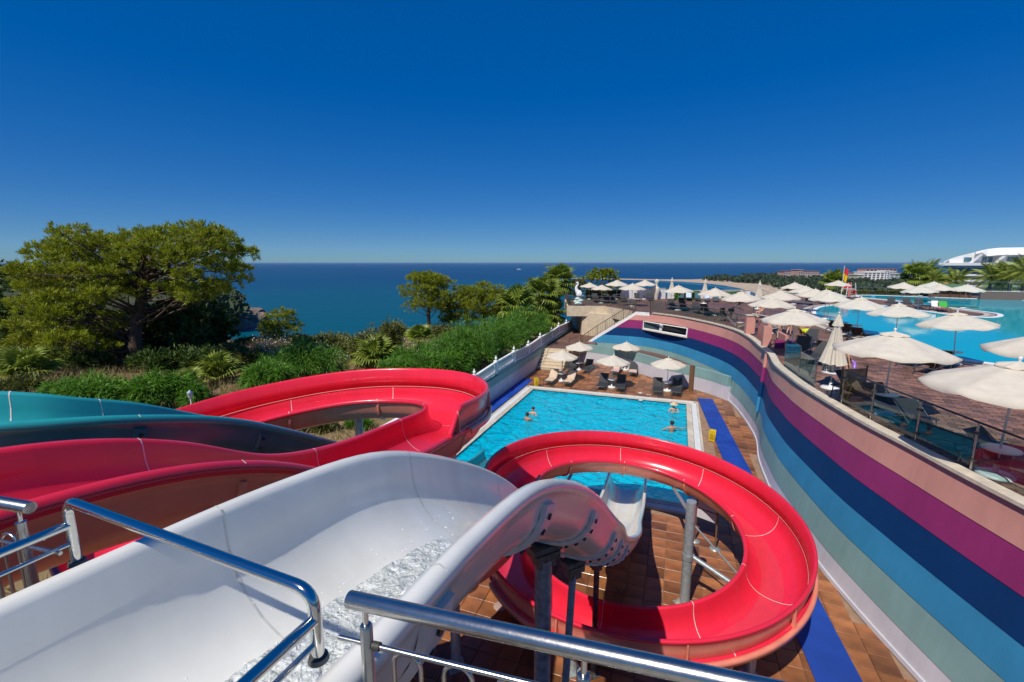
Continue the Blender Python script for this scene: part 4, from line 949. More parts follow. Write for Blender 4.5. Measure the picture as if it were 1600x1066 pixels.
mb = MB(); mb.add([(-2.5, -1.7, 5.35), (2.5, -1.7, 5.35), (2.5, 1.7, 5.35), (-2.5, 1.7, 5.35), (-1.7, 0, 6.1), (1.7, 0, 6.1)], [(0, 1, 5, 4), (2, 3, 4, 5), (1, 2, 5), (3, 0, 4), (3, 2, 1, 0)])
c_, s_ = math.cos(-.45), math.sin(-.45); mb.v = [(57.2+x*c_-y*s_, 60.2+x*s_+y*c_, z) for x, y, z in mb.v]; mb.build('roof', solid('green_roof', (.07, .16, .08), .7, var=.15), bar, True)
for k in range(5):
    x = -1.9+.95*k; MB().tube([(57.2+x*c_+1.42*s_, 60.2+x*s_-1.42*c_, 3.4), (57.2+x*c_+1.42*s_, 60.2+x*s_-1.42*c_, 5.35)], .06, 8).build('post', M['bark'], bar, True)

# ------------------------------------------------------------------ umbrellas
def canopy_mesh(Rc, z_edge, z_top, seed=0, r0=0.05, val=.12):
    mb = MB(); nseg = 48; rings = 7; vs = []; rnd = random.Random(seed)
    for k in range(rings+1):
        f = k/rings
        for j in range(nseg):
            th = 2*math.pi*j/nseg; ph = (th % (math.pi/4))-math.pi/8; pull = math.cos(math.pi/8)/math.cos(ph)   # octagon edge
            rr = (r0+(Rc-r0)*f)*(1-(1-pull*.985)*f**.7)
            mid = math.cos(ph*4)                     # 1 in the middle of a panel, 0 at a rib
            z = z_top+(z_edge-z_top)*(f**1.12)-.055*mid*math.sin(math.pi*min(1, f*.95))*f
            vs.append((rr*math.cos(th), rr*math.sin(th), z))
    for j in range(nseg):
        th = 2*math.pi*j/nseg; ph = (th % (math.pi/4))-math.pi/8; x, y, z = vs[rings*nseg+j]; mid = math.cos(ph*4)
        vs.append((x*1.004, y*1.004, z-val*(.35+.65*abs(mid))-.02*rnd.random()))
    fs = [(k*nseg+j, k*nseg+(j+1) % nseg, (k+1)*nseg+(j+1) % nseg, (k+1)*nseg+j) for k in range(rings+1) for j in range(nseg)]
    return mb.add(vs, fs, 0, True)
def make_umbrella(Rc, Hh, table=True):
    u = thing('parasol', 'x', 'parasol'); ze, zt = Hh-.52*Rc/1.2*.9-.02, Hh-.10
    canopy_mesh(Rc, ze, zt, 1).build('canopy', M['canvas'], u)
    canopy_mesh(Rc*.24, zt-.03, zt+.055, 2, .012, .035).build('vent_cap', M['canvas'], u)
    MB().lathe([(.018, zt+.03), (.03, zt+.06), (.02, zt+.08), (.042, zt+.11), (.035, zt+.145), (.001, zt+.165)], n=10).build('finial', M['plastic'], u)
    for k in range(8):
        a = k*math.pi/4; MB().tube([(.04*math.cos(a), .04*math.sin(a), zt-.05), (Rc*.97*math.cos(a), Rc*.97*math.sin(a), ze-.015)], .009, 5).build('rib', M['pole'], u)
        MB().tube([(.04*math.cos(a), .04*math.sin(a), ze-.22), (Rc*.5*math.cos(a), Rc*.5*math.sin(a), (ze+zt)/2-.045)], .007, 5).build('strut', M['pole'], u)
    MB().tube([(0, 0, .03), (0, 0, zt+.02)], .021, 10).build('pole', M['pole'], u)
    MB().lathe([(.31, 0), (.32, .03), (.27, .075), (.05, .09), (.045, .25), (.03, .26)], n=20).build('base', M['plastic'], u)
    if table: MB().lathe([(.001, .575), (.30, .575), (.325, .59), (.325, .615), (.29, .62), (.04, .612), (.035, .612)], n=22).build('table_top', M['plastic'], u)
    return u
def make_closed():
    u = thing('closed_parasol', 'x', 'parasol'); mb = MB(); n = 64; prof = [(.02, 2.62), (.07, 2.5), (.12, 2.2), (.12, 2.15), (.20, 1.6), (.29, 1.2), (.34, .96), (.36, .92)]
    vs = []
    for r, z in prof:
        for j in range(n): a = 2*math.pi*j/n; q = r*(1+.24*math.sin(a*8+z*.7)*min(1, (2.62-z)*1.2)+.05*math.sin(a*3+1)); vs.append((q*math.cos(a), q*math.sin(a), z+(.035*math.sin(a*8) if z < 1 else 0)))
    mb.add(vs, [(k*n+j, k*n+(j+1) % n, (k+1)*n+(j+1) % n, (k+1)*n+j) for k in range(len(prof)-1) for j in range(n)], 0, True); mb.build('canopy', M['canvas'], u)
    canopy = MB()
    vs = []
    for r, z in ((.02, 2.70), (.085, 2.55), (.14, 2.33), (.15, 2.28)):
        for j in range(n): a = 2*math.pi*j/n; q = r*(1+.18*math.sin(a*8+.4)*min(1, (2.7-z)*3)); vs.append((q*math.cos(a), q*math.sin(a), z))
    canopy.add(vs, [(k*n+j, k*n+(j+1) % n, (k+1)*n+(j+1) % n, (k+1)*n+j) for k in range(3) for j in range(n)], 0, True); canopy.build('vent_cap', M['canvas'], u)
    MB().tube([(0, 0, .03), (0, 0, 2.72)], .021, 10).build('pole', M['pole'], u); MB().ball((0, 0, 2.75), .035).build('finial', M['plastic'], u)
    MB().lathe([(.31, 0), (.32, .03), (.27, .075), (.05, .09), (.045, .25)], n=20).build('base', M['plastic'], u)
    MB().lathe([(.001, .575), (.30, .575), (.325, .59), (.325, .615), (.29, .62), (.035, .612)], n=22).build('table_top', M['plastic'], u)
    return u
def place(proto, first, loc, label, group, rz=0., tilt=(0, 0), sc=1.):
    o = proto if first else copy_tree(proto); o.location = loc; o.rotation_euler = (tilt[0], tilt[1], rz); o['label'] = label; o['group'] = group
    o.scale = (sc, sc, sc); return o
Plow = make_umbrella(1.22, 2.40)
G1 = 'open parasols on the lower pool deck'
def gp(x, y, z=0.): return at(x, y, z)
lowU = [((397/5.16+800, 387/5.16+520), 'open cream parasol in front of the cream steps, over two loungers with beige towels'),
        ((541/5.16+800, 298/5.16+520), 'open cream parasol close to the metal stairs, over two bare black loungers'),
        ((803/5.16+800, 440/5.16+520), 'open cream parasol at the middle of the far pool edge, over two bare black loungers'),
        ((910/5.16+800, 300/5.16+520), 'open cream parasol against the low wall, over the two loungers with pink towels'),
        ((1250/5.16+800, 466/5.16+520), 'open cream parasol nearest the brown wall post')]
for i, (p, lab) in enumerate(lowU):
    place(Plow, i == 0, gp(*p), lab, G1, rz=.3*i, tilt=(R(random.uniform(-2, 2)), R(random.uniform(-2, 2))))
Pup = make_umbrella(1.5, 2.5)
G2 = 'open parasols on the upper deck'
upU = [((921.3, 435.8), 'open cream parasol beside the white swan statue'), ((940.5, 438.6), 'open cream parasol second from the swan statue on the beige terrace'),
       ((964, 435.8), 'open cream parasol in front of the round green tree behind the terrace'), ((988.3, 440.8), 'open cream parasol above the head of the metal stairs'),
       ((1008, 435.8), 'open cream parasol beside the white parapet at the back of the terrace'), ((1061.6, 443.6), 'open cream parasol above the wall window, over two reclined black loungers'),
       ((1117.4, 447.4), 'open cream parasol in front of the loungers draped with blue towels'), ((1160.5, 452.4), 'open cream parasol by the man in green shorts'),
       ((1206.6, 460), 'open cream parasol behind the pink parapet pillar'), ((1245.4, 477), 'broad open cream parasol nearest the pink parapet block, above the bright shorts'),
       ((1243.3, 439.4), 'open cream parasol rising highest in the row below the pink hotel'), ((1220.6, 451), 'open cream parasol left of the high row, in front of the beach'),
       ((1259, 444.6), 'second parasol down the row from the pink hotel'), ((1273, 448.7), 'third parasol down the row from the pink hotel'), ((1298, 453.3), 'open parasol over the white end of the upper pool, front of its row'),
       ((1310, 436.3), 'open cream parasol beside the lifeguard chair'), ((1294, 449.7), 'open cream parasol between the row and the lifeguard chair'),
       ((1344.8, 460.8), 'open cream parasol over the near left edge of the upper pool'), ((1407.7, 470), 'open cream parasol in front of the pool peninsula with coloured towels'),
       ((1411.8, 439), 'open cream parasol on the peninsula, left of the coloured towels'), ((1459.3, 438), 'open cream parasol on the peninsula, in front of the yellow column'),
       ((1511, 442), 'open cream parasol behind the far pool edge near the green roofed hut'), ((1503.7, 482.5), 'open cream parasol with drooping edge at the pool, right of the peninsula'),
       ((1397, 518.6), 'big open cream parasol over the brick deck, behind the glass fence'), ((1588, 565), 'nearest open cream parasol, cut by the right edge of the photo'),
       ((1470, 441.5), 'open cream parasol just behind the one by the yellow column'), ((1440, 444), 'small faded parasol behind the far pool edge'), ((1640, 512), 'open cream parasol whose tip pokes in at the right over the pool'), ((1600, 434), 'parasol beside the palms below the white domed building')]
for i, (p, lab) in enumerate(upU):
    loc = gp(*p, DECK+2.5); loc.z = DECK
    place(Pup, i == 0, loc, lab, G2, rz=.37*i, tilt=(R(random.uniform(-2.5, 2.5)), R(random.uniform(-2.5, 2.5))), sc=(.82 if i in (0, 1) else 1.02 if i in (23, 24) else .95))
Pcl = make_closed(); G3 = 'closed parasols'
for i, (p, lab) in enumerate((((1298, 497), 'closed cream parasol hanging in folds beside the man with the purple ring'), ((1050.4, 434), 'closed cream parasol behind the white parapet on the left'), ((1102.5, 435.8), 'closed cream parasol in front of the beach spit'), ((1187.7, 439.2), 'closed cream parasol in front of the sandy bay'))):
    loc = gp(*p, DECK+2.72); loc.z = DECK
    if i == 0: loc = gp(1297, 607, DECK); cl0 = tuple(loc)
    o = place(Pcl, i == 0, loc, lab, G3, rz=i, sc=1.0)

# ------------------------------------------------------------------ loungers
def make_lounger(mt='sling', back=42, name='sun_lounger'):
    t = thing(name, 'x', 'sun lounger'); hw = .32; zs = .33; y0, yh, L2 = -.98, .26, .80
    mb = MB(); vs = []
    for k in range(9):
        f = k/8; y = y0+(yh-y0)*f; zz = zs-.018*math.sin(math.pi*f); vs += [(-hw+.03, y, zz), (hw-.03, y, zz), (-hw+.03, y, zz+.012), (hw-.03, y, zz+.012)]
    fs = []
    for k in range(8): o = k*4; fs += [(o, o+4, o+5, o+1), (o+2, o+3, o+7, o+6), (o, o+2, o+6, o+4), (o+1, o+5, o+7, o+3)]
    mb.add(vs, fs+[(0, 1, 3, 2), (32, 34, 35, 33)], 0, False); mb.build('seat', M[mt], t)
    a = R(back); dy, dz = math.cos(a), math.sin(a); nx = (0, -dz, dy)
    mb = MB(); vs = []
    for k in range(7):
        f = k/6; s_ = L2*f; b_ = -.02*math.sin(math.pi*f); y, z = yh+.01+dy*s_-dz*b_, zs+.006+dz*s_+dy*b_
        vs += [(-hw+.03, y, z), (hw-.03, y, z), (-hw+.03, y-dz*.012, z+dy*.012), (hw-.03, y-dz*.012, z+dy*.012)]
    fs = []
    for k in range(6): o = k*4; fs += [(o, o+4, o+5, o+1), (o+2, o+3, o+7, o+6), (o, o+2, o+6, o+4), (o+1, o+5, o+7, o+3)]
    bk = mb.add(vs, fs+[(0, 1, 3, 2), (24, 26, 27, 25)], 0, False).build('backrest', M[mt], t)
    fr = MB()
    for s_ in (-1, 1): fr.tube([(s_*hw, yh, zs), (s_*hw, yh+dy*L2, zs+dz*L2)], .016, 6)
    fr.tube([(-hw, yh+dy*L2, zs+dz*L2), (hw, yh+dy*L2, zs+dz*L2)], .016, 6); fr.build('back_frame', M['frame'], bk)
    for s_ in (-1, 1): MB().tube([(s_*hw, y0-.02, zs), (s_*hw, .95, zs)], .018, 6).build('side_rail', M['frame'], t)
    MB().tube([(-hw, y0-.02, zs), (hw, y0-.02, zs)], .018, 6).build('cross_bar', M['frame'], t)
    MB().tube([(-hw, .95, zs), (hw, .95, zs)], .018, 6).build('cross_bar', M['frame'], t)
    for s_ in (-1, 1):
        for y, k in ((y0+.06, -.06), (.82, .05)): MB().tube([(s_*hw, y, zs), (s_*hw, y+k, .0)], .018, 6).build('leg', M['frame'], t)
    MB().tube([(-hw+.05, yh+dy*.5, zs+dz*.5-.02), (-hw+.05, yh+.62, zs), (hw-.05, yh+.62, zs), (hw-.05, yh+dy*.5, zs+dz*.5-.02)], .010, 5).build('back_support', M['frame'], t)
    return t
def lounge_towel(loc, rz, mt, label, seed, name='towel', back=True, bangle=42, y_from=-.85):
    """a towel lying along seat and backrest, crumpled a little"""
    rnd = random.Random(seed); vs = []; nx, ny = 6, 16; a = R(bangle); w = .29+.03*rnd.random()
    for j in range(ny+1):
        s_ = y_from+(1.0-y_from if back else .2-y_from)*j/ny
        for i in range(nx+1):
            x = -w+2*w*i/nx; y, z = (s_, .35) if s_ < .27 else (.27+(s_-.27)*math.cos(a), .35+(s_-.27)*math.sin(a))
            q = Vector((x*5+seed, s_*4, seed)); k = .012+.018*abs(mnoise.noise(q)); e = abs(-1+2*i/nx)
            if e > .9: k -= .03
            vs.append((x+.02*mnoise.noise(q*1.7), y-(math.sin(a)*k if s_ >= .27 else 0), z+k))
    mb = MB().add(vs, [(j*(nx+1)+i, j*(nx+1)+i+1, (j+1)*(nx+1)+i+1, (j+1)*(nx+1)+i) for j in range(ny) for i in range(nx)], 0, True)
    o = mb.build(name, mt); o.location = loc; o.rotation_euler.z = rz; tag(o, label, 'towel'); return o
Lp = make_lounger(); rzA = -math.atan2(A2.x, A2.y)
G4 = 'loungers by the lower pool'
feet = [((290, 430), 'black lounger with a beige towel, left one under the parasol by the yellow floor sign', 'towel'), ((440, 440), 'black lounger with a beige towel, right one of the pair by the yellow sign', 'towel'),
        ((462, 325), 'bare black lounger beside the cream steps', None), ((590, 333), 'bare black lounger behind the beige towelled pair, with its back to the ramp wall', None),
        ((822, 350), 'black lounger with a long pink towel, left of the table against the low wall', 'pinktowel'), ((965, 358), 'black lounger with a pink towel on its seat only, against the low wall', 'pinktowel'),
        ((712, 470), 'bare black lounger at the far pool edge, left of the middle parasol', None), ((862, 482), 'bare black lounger at the far pool edge, right of the middle parasol', None),
        ((1167, 512), 'bare black lounger left of the parasol nearest the brown post', None), ((1325, 518), 'black lounger with a grey blue cloth over its back, beside the brown post', 'cloth')]
for i, ((x, y), lab, tw) in enumerate(feet):
    f = gp(x/5.16+800, y/5.16+520); c = f+Vector((A2.x, A2.y, 0))*.97; rz = rzA+R(random.uniform(-3, 3))
    place(Lp, i == 0, (c.x, c.y, 0), lab, G4, rz)
    if tw in ('towel', 'pinktowel'): lounge_towel((c.x, c.y, 0), rz, M[tw], {0: 'crumpled beige towel on the lounger nearest the yellow floor sign', 1: 'beige towel on the lounger right of the small cluttered table', 4: 'long pink towel on the left lounger by the low wall', 5: 'pink towel on the seat of the right lounger by the low wall'}[i], i, back=(i != 5))
    if tw == 'cloth':
        mb = MB(); mb.add([(-.3, .80, .92), (.05, .86, .96), (.3, .80, 1.08), (.33, .9, .9), (-.28, .9, .85), (0, .66, .72)], [(0, 1, 5), (1, 2, 5), (1, 0, 4), (1, 4, 3), (1, 3, 2)]); o = mb.build('cloth', solid('greyblue', (.12, .17, .24), .9)); o.location = (c.x, c.y, 0); o.rotation_euler.z = rz; tag(o, 'grey blue cloth hung over the backrest beside the brown post', 'cloth')
# upper deck loungers
G5 = 'loungers on the upper deck'
upL = []
def lo(px, py, toward, lab, **k):
    p = gp(px, py, DECK+.02); q = gp(*toward, DECK+.02); d = (q-p); upL.append((p, math.atan2(d.y, d.x)+math.pi/2, lab, k))   # foot points toward q
lo(1345, 628, (1400, 648), 'dark lounger behind the glass fence, the one closest to the purple ring')
lo(1395, 655, (1450, 676), 'dark lounger behind the glass fence, in the middle of the three around the white table')
lo(1452, 690, (1505, 712), 'dark lounger behind the glass fence, its foot end at the steel post')
lo(1590, 752, (1660, 775), 'dark lounger under the nearest parasol')
lo(1262, 541, (1240, 556), 'dark lounger on the brick deck in front of the person in bright shorts')
lo(1248, 556, (1222, 572), 'dark lounger behind the blue tinted glass screen')
lo(1280, 566, (1255, 585), 'black lounger left of the closed parasol near the wooden screen')
lo(1306, 520, (1330, 513), 'black lounger at the pool rim above the closed parasol')
lo(1326, 526, (1352, 519), 'black lounger at the pool rim, second above the closed parasol')
lo(1344, 533, (1370, 527), 'black lounger at the pool rim with a white towel roll')
lo(1362, 556, (1390, 545), 'black lounger in the shade of the big parasol')
lo(1425, 571, (1452, 562), 'dark lounger at the near pool rim, left of the orange bag')
lo(1478, 575, (1500, 566), 'dark lounger with high back at the near pool rim, right of the orange bag')
lo(1455, 583, (1480, 574), 'dark lounger in front of the orange bag')
lo(1050, 482, (1062, 487), 'black lounger above the wall window, left of two')
lo(1068, 485, (1080, 490), 'black lounger above the wall window, right of two')
lo(1103, 492, (1117, 497), 'black lounger left of the man in green shorts')
lo(1090, 489, (1104, 494), 'black lounger behind the bronze railing between two parasol poles')
for k, (x, y) in enumerate(((930, 471), (948, 472.5), (958, 473.5), (974, 471), (996, 470), (1016, 470))):
    lo(x, y, (x+7, y+4), ('black lounger right behind the swan statue', 'black lounger between the first two terrace parasols', 'black lounger under the second terrace parasol', 'black lounger left of the head of the metal stairs', 'black lounger right of the head of the metal stairs', 'black lounger with upright back in front of the white parapet')[k])
for k, x in enumerate((1064, 1076, 1090, 1104, 1118, 1145, 1158)):
    lo(x, 469+.12*(x-1064)*.35, (x+4, 474+.12*(x-1064)*.35), ('teal lounger by the white parapet, left end of its row', 'teal lounger with a blue and white towel, left of two', 'teal lounger between the two striped towels', 'teal lounger with a blue and white towel, right of two', 'teal lounger next to the clipped hedge', 'teal lounger behind the man in green shorts', 'teal lounger at the right end of the parapet row')[k], mt=1, tw=(k in (1, 3)))
for k, (x, y) in enumerate(((1393, 479), (1417, 480), (1436, 481), (1462, 485), (1474, 486), (1340, 478), (1265, 476), (1285, 474.5))):
    lo(x, y, (x+10, y+4), ('dark lounger at the left end of the pool peninsula', 'dark lounger second on the pool peninsula', 'brown lounger under the peninsula parasol', 'lounger with a white and pink towel on the peninsula', 'lounger with a green towel on the peninsula', 'dark lounger behind the white end of the upper pool', 'dark lounger among the row of parasols near the pool end', 'dark lounger beside the lifeguard chair')[k], tw=('white' if k == 3 else 'green' if k == 4 else False))
Lt = make_lounger('sling2', 55)
f1 = f2 = True
for i, (p, rz, lab, k) in enumerate(upL):
    if k.get('mt'): o = place(Lt, f1, p, lab, G5, rz); f1 = False
    else: o = copy_tree(Lp); o.location = p; o.rotation_euler = (0, 0, rz); o['label'] = lab; o['group'] = G5
    if k.get('tw'):
        tw = k['tw']; mt = M['bluetowel'] if tw is True else solid('whitetowel', (.7, .68, .66), .95) if tw == 'white' else solid('greentowel', (.05, .36, .06), .95)
        lab2 = ('blue and white towel over the %s teal lounger by the parapet' % ('second' if i < 30 and 'left of two' in lab else 'fourth')) if tw is True else ('white towel on a lounger of the pool peninsula' if tw == 'white' else 'bright green towel on a lounger of the pool peninsula')
        lounge_towel(p, rz, mt, lab2, i, y_from=-.1 if tw is True else -.8, bangle=55 if tw is True else 42)
pk_ = gp(1466, 487, DECK+.02); lounge_towel(pk_+Vector((.1, -.15, .02)), upL[-5][1], solid('magenta_towel', (.62, .05, .22), .95), 'magenta towel at the foot of the lounger with the white towel', 91, back=False)

# ------------------------------------------------------------------ small things on the decks
def wet_sign(loc, rz, label, name='floor_sign'):
    t = thing(name, label, 'floor sign', loc, rz, 'yellow floor signs')
    for s_ in (-1, 1):
        a = R(11)*s_; ax = (Vector((1, 0, 0)), Vector((0, math.cos(a), math.sin(a))), Vector((0, -math.sin(a), math.cos(a))))
        c = Vector((0, -s_*.075, .31)); p = MB().box(c, (.28, .018, .60), ax=ax).build('panel', M['yellow'], t)
        f = c+ax[1]*(-s_*.011)
        tri = MB(); tri.add([f+ax[0]*-.09+ax[2]*-.03, f+ax[0]*.09+ax[2]*-.03, f+ax[2]*.12], [(0, 1, 2)]); tri.build('warning_mark', M['black'], p)
        tri = MB(); f2_ = f+ax[1]*(-s_*.001); tri.add([f2_+ax[0]*-.055+ax[2]*-.012, f2_+ax[0]*.055+ax[2]*-.012, f2_+ax[2]*.085], [(0, 1, 2)]); tri.build('warning_mark', M['yellow'], p)
        b = MB(); 
        for q in range(2): b.box(c+ax[1]*(-s_*.011)+ax[2]*(-.10-.055*q), (.19, .003, .02), ax=ax)
        b.build('print_bar', M['black'], p)
    MB().box((0, 0, .615), (.20, .05, .03)).build('handle', M['yellow'], t); return t
wet_sign(gp(838, 603.5), .3, 'yellow folding floor sign at the far left corner of the lower pool')
wet_sign(gp(1112, 690), -.7, 'yellow folding floor sign beside the blue mat right of the pool')
wet_sign(wall_y(14.4, -.62, DECK), .8, 'small yellow floor sign behind the glass fence beside the closed parasol')
def shoes(loc, rz, label, mt):
    t = thing('sandals', label, 'sandals', loc, rz)
    for s_ in (-1, 1):
        mb = MB(); mb.prism([(s_*.07-.04, -.12), (s_*.07+.04, -.12), (s_*.07+.05, .05), (s_*.07+.02, .13), (s_*.07-.03, .13), (s_*.07-.05, .05)], 0, .025); sh = mb.build('sole', mt, t)
        MB().tube([(s_*.07-.045, .02, .02), (s_*.07, .05, .06), (s_*.07+.045, .02, .02)], .012, 6).build('strap', mt, sh)
shoes(gp(1000.5, 614.5, .04), .4, 'pair of pale sandals on the far coping, in the middle', M['plastic']); shoes(gp(1013, 617.3, .04), -.2, 'pair of pinkish sandals on the far coping, right of the pale pair', M['pinktowel'])
shoes(gp(1001, 625.5, .035), .9, 'white sandals at the water edge of the far coping', M['plastic'])
# things on the table between the beige towels
tp = gp(397/5.16+800, 387/5.16+520)
mb = MB().lathe([(.03, 0), (.035, .1), (.03, .12), (.012, .17), (.012, .2)], n=10); o = mb.build('bottle', solid('clearish', (.55, .60, .62), .1), loc=(0, 0, 0)); o.location = tp+Vector((.1, .05, .622)); tag(o, 'small plastic bottle on the table between the beige towels', 'bottle')
mb = MB().box((0, 0, .05), (.16, .10, .10), rz=.4); mb.box((0, 0, .115), (.12, .08, .03), rz=.6); o = mb.build('bag', M['pinktowel']); o.location = tp+Vector((-.08, -.08, .622)); tag(o, 'small pink bag on the table between the beige towels', 'bag')
# information board seen from behind
ib = thing('notice_board', 'pale notice board on two brown posts seen from behind, at the corner of the pool', 'notice board', gp(1101, 850))
b0, b1 = gp(1085, 845), gp(1117, 858); d = (b1-b0).normalized(); nn = Vector((-d.y, d.x, 0))
for p in (b0, b1):
    MB().tube([p, p+Vector((0, 0, 1.55))], .03, 8).build('post', solid('brown_metal', (.16, .085, .05), .5), ib, True); MB().lathe([(.17, 0), (.17, .02), (.05, .05)], tuple(p), 14).build('base', M['galv'], ib, True)
MB().box((b0+b1)/2+Vector((0, 0, 1.2)), ((b1-b0).length+.05, .03, .66), ax=(d, nn, Vector((0, 0, 1)))).build('panel', M['lilac'], ib, True)
MB().box((b0+b1)/2+Vector((0, 0, 1.18)), ((b1-b0).length-.02, .04, .03), ax=(d, nn, Vector((0, 0, 1)))).build('cross_bar', M['black'], ib, True)
o = MB().lathe([(.001, .02), (.15, .02), (.17, .015), (.17, .0), (.001, .0)], n=18).build('drain_cover', solid('pinkish_plastic', (.40, .28, .24), .5)); o.location = gp(781, 948, .0)+Vector((0, 0, .0)); o.location.z = .006; tag(o, 'round pinkish cover plate on the tiles below the red ring', 'cover plate')
# white table, patterned bag, bins, lamp near the closed parasol
tl = Vector(cl0)
o = thing('beach_bag', 'black and white checked beach bag on the round table of the closed parasol', 'bag', tl+Vector((.02, .12, .622)))
vs = [(x*.24, y*.10, 0) for x, y in ((-1, -1), (1, -1), (1, 1), (-1, 1))]+[(x*.30, y*.05, .34) for x, y in ((-1, -1), (1, -1), (1, 1), (-1, 1))]
chk = bpy.data.materials.new('checked_cloth'); chk.use_nodes = True; nt = chk.node_tree; ck = nt.nodes.new('ShaderNodeTexChecker'); ck.inputs['Scale'].default_value = 17; ck.inputs[1].default_value = (.65, .62, .6, 1); ck.inputs[2].default_value = (.02, .02, .025, 1)
tcn = nt.nodes.new('ShaderNodeTexCoord'); mpn = nt.nodes.new('ShaderNodeMapping'); mpn.inputs['Rotation'].default_value = (.0, .78, .0); nt.links.new(tcn.outputs['Object'], mpn.inputs[0]); nt.links.new(mpn.outputs[0], ck.inputs[0]); nt.links.new(ck.outputs[0], nt.nodes['Principled BSDF'].inputs[0])
MB().add(vs, [(0, 1, 5, 4), (1, 2, 6, 5), (2, 3, 7, 6), (3, 0, 4, 7), (3, 2, 1, 0), (4, 5, 6, 7)]).build('body', chk, o)
for s_ in (-1, 1): MB().tube([(-.12, s_*.05, .33), (-.08, s_*.06, .47), (.08, s_*.06, .47), (.12, s_*.05, .33)], .012, 6).build('strap', M['plastic'], o)
o = MB().ball((0, 0, .16), .2, 12, 0, (1.2, .9, .8)).build('orange_bag', solid('orange_cloth', (.55, .13, .03), .7, var=.3, scale=8)); o.location = gp(1462, 578, DECK+.02); tag(o, 'small orange bag on the bricks between the dark loungers by the pool', 'bag')
lp = thing('shower_lamp', 'white cylinder lamp on a slim grey post near the pink pillar', 'lamp', gp(1176, 505, DECK))
MB().tube([(0, 0, 0), (0, 0, 1.5)], .035, 10).build('post', M['galv'], lp); MB().lathe([(.15, 1.3), (.18, 1.9), (.16, 1.95), (.001, 1.97)], n=14).build('shade', M['plastic'], lp)
# swan (pelican like) statue on the terrace corner
sw = thing('bird_statue', 'white long necked bird statue on a rock at the terrace corner', 'statue', (7.0, 47.9, 4.44))
mb = MB()
for k, (x, y, z, r, sx) in enumerate(((0, 0, .25, .52, 1.1), (.2, -.1, .5, .42, 1.2), (-.2, .05, .65, .42, 1.1), (.1, 0, .9, .36, 1.2), (-.05, 0, 1.1, .3, 1.1))): mb.ball((x, y, z), r, 12, 0, (sx, 1, .62))
mb.build('rock', M['whitewall'], sw)
bd_ = MB().ball((-.05, 0, 1.62), .42, 16, 0, (1.0, .8, 1.25)); bd_.ball((-.32, 0, 1.3), .22, 12, 0, (1.5, .8, .8)); 
bd_.tube([(.1, 0, 1.85), (.26, 0, 2.1), (.36, 0, 2.4), (.30, 0, 2.7), (.14, 0, 2.9), (.10, 0, 3.08), (.18, 0, 3.2), (.3, 0, 3.2)], [.34, .25, .18, .14, .12, .12, .14, .12], 12)
b_ = bd_.build('body', M['whitewall'], sw); MB().tube([(.36, 0, 3.2), (.24, -.05, 3.05), (.1, -.1, 2.72)], [.09, .07, .015], 8).build('beak', M['whitewall'], b_)
MB().ball((-.05, -.3, 1.55), .3, 12, 0, (1.2, .35, 1.2)).build('wing', M['whitewall'], b_); MB().ball((-.05, .3, 1.55), .3, 12, 0, (1.2, .35, 1.2)).build('wing', M['whitewall'], b_)
sw.rotation_euler.z = math.pi; sw.scale = (.80, .80, .74)
o = thing('covered_heater', 'small white cloaked figure like heater on the terrace parapet', 'heater', gp(1025, 468, DECK)); MB().lathe([(.22, 0), (.3, .6), (.42, 1.25), (.3, 1.5), (.12, 1.6), (.12, 1.9), (.24, 2.1), (.26, 2.35), (.001, 2.5)], n=12).build('cover', M['canvas'], o)
# lifeguard chair with buoy and flag
lc_ = at(1325, 466, DECK); g = thing('lifeguard_chair', 'white lifeguard chair with red panels under the flag', 'lifeguard chair', lc_); g.scale = (.8, .8, .75)
for sx in (-1, 1):
    for sy in (-1, 1): MB().tube([(sx*.85, sy*.6, 0), (sx*.55, sy*.45, 2.6)], .05, 8).build('leg', M['plastic'], g)
MB().box((0, 0, 1.55), (1.3, 1.0, .08)).build('seat', M['plastic'], g); MB().box((0, .45, 2.1), (1.2, .06, .9)).build('backrest', solid('rescue_red', (.60, .03, .04), .5), g)
for k in range(3): MB().box((0, -.56, .4+.42*k), (1.35, .06, .07)).build('step', M['plastic'], g)
MB().box((-.35, -.62, .95), (.34, .10, 1.2)).build('rescue_board', solid('pale_red', (.62, .20, .18), .5), g); MB().tube([(.35+.25*math.cos(i*math.pi/8), -.66, 1.1+.25*math.sin(i*math.pi/8)) for i in range(16)], .07, 8, closed=True).build('lifebuoy', solid('rescue_red', (.6, .03, .04)), g)
fl = thing('flag', 'red and yellow beach flag on a white pole by the lifeguard chair', 'flag', lc_+Vector((-.3, .9, 0))); fl.scale = (.7, .7, .8)
MB().tube([(0, 0, 0), (0, 0, 5.1)], .05, 8).build('pole', M['plastic'], fl)
for nm, c, z0, z1 in (('red_half', 'rescue_red', 3.9, 4.9), ('yellow_half', 'yellow', 2.9, 3.9)):
    vs = []
    for j in range(9):
        for z in (z0, z1): vs.append((.05+.10*j*(1-.35*(4.9-z)/2), .12*math.sin(j*.9+z), z-.06*j))
    MB().add(vs, [(2*j, 2*j+2, 2*j+3, 2*j+1) for j in range(8)], 0, True).build(nm, M[c], fl)

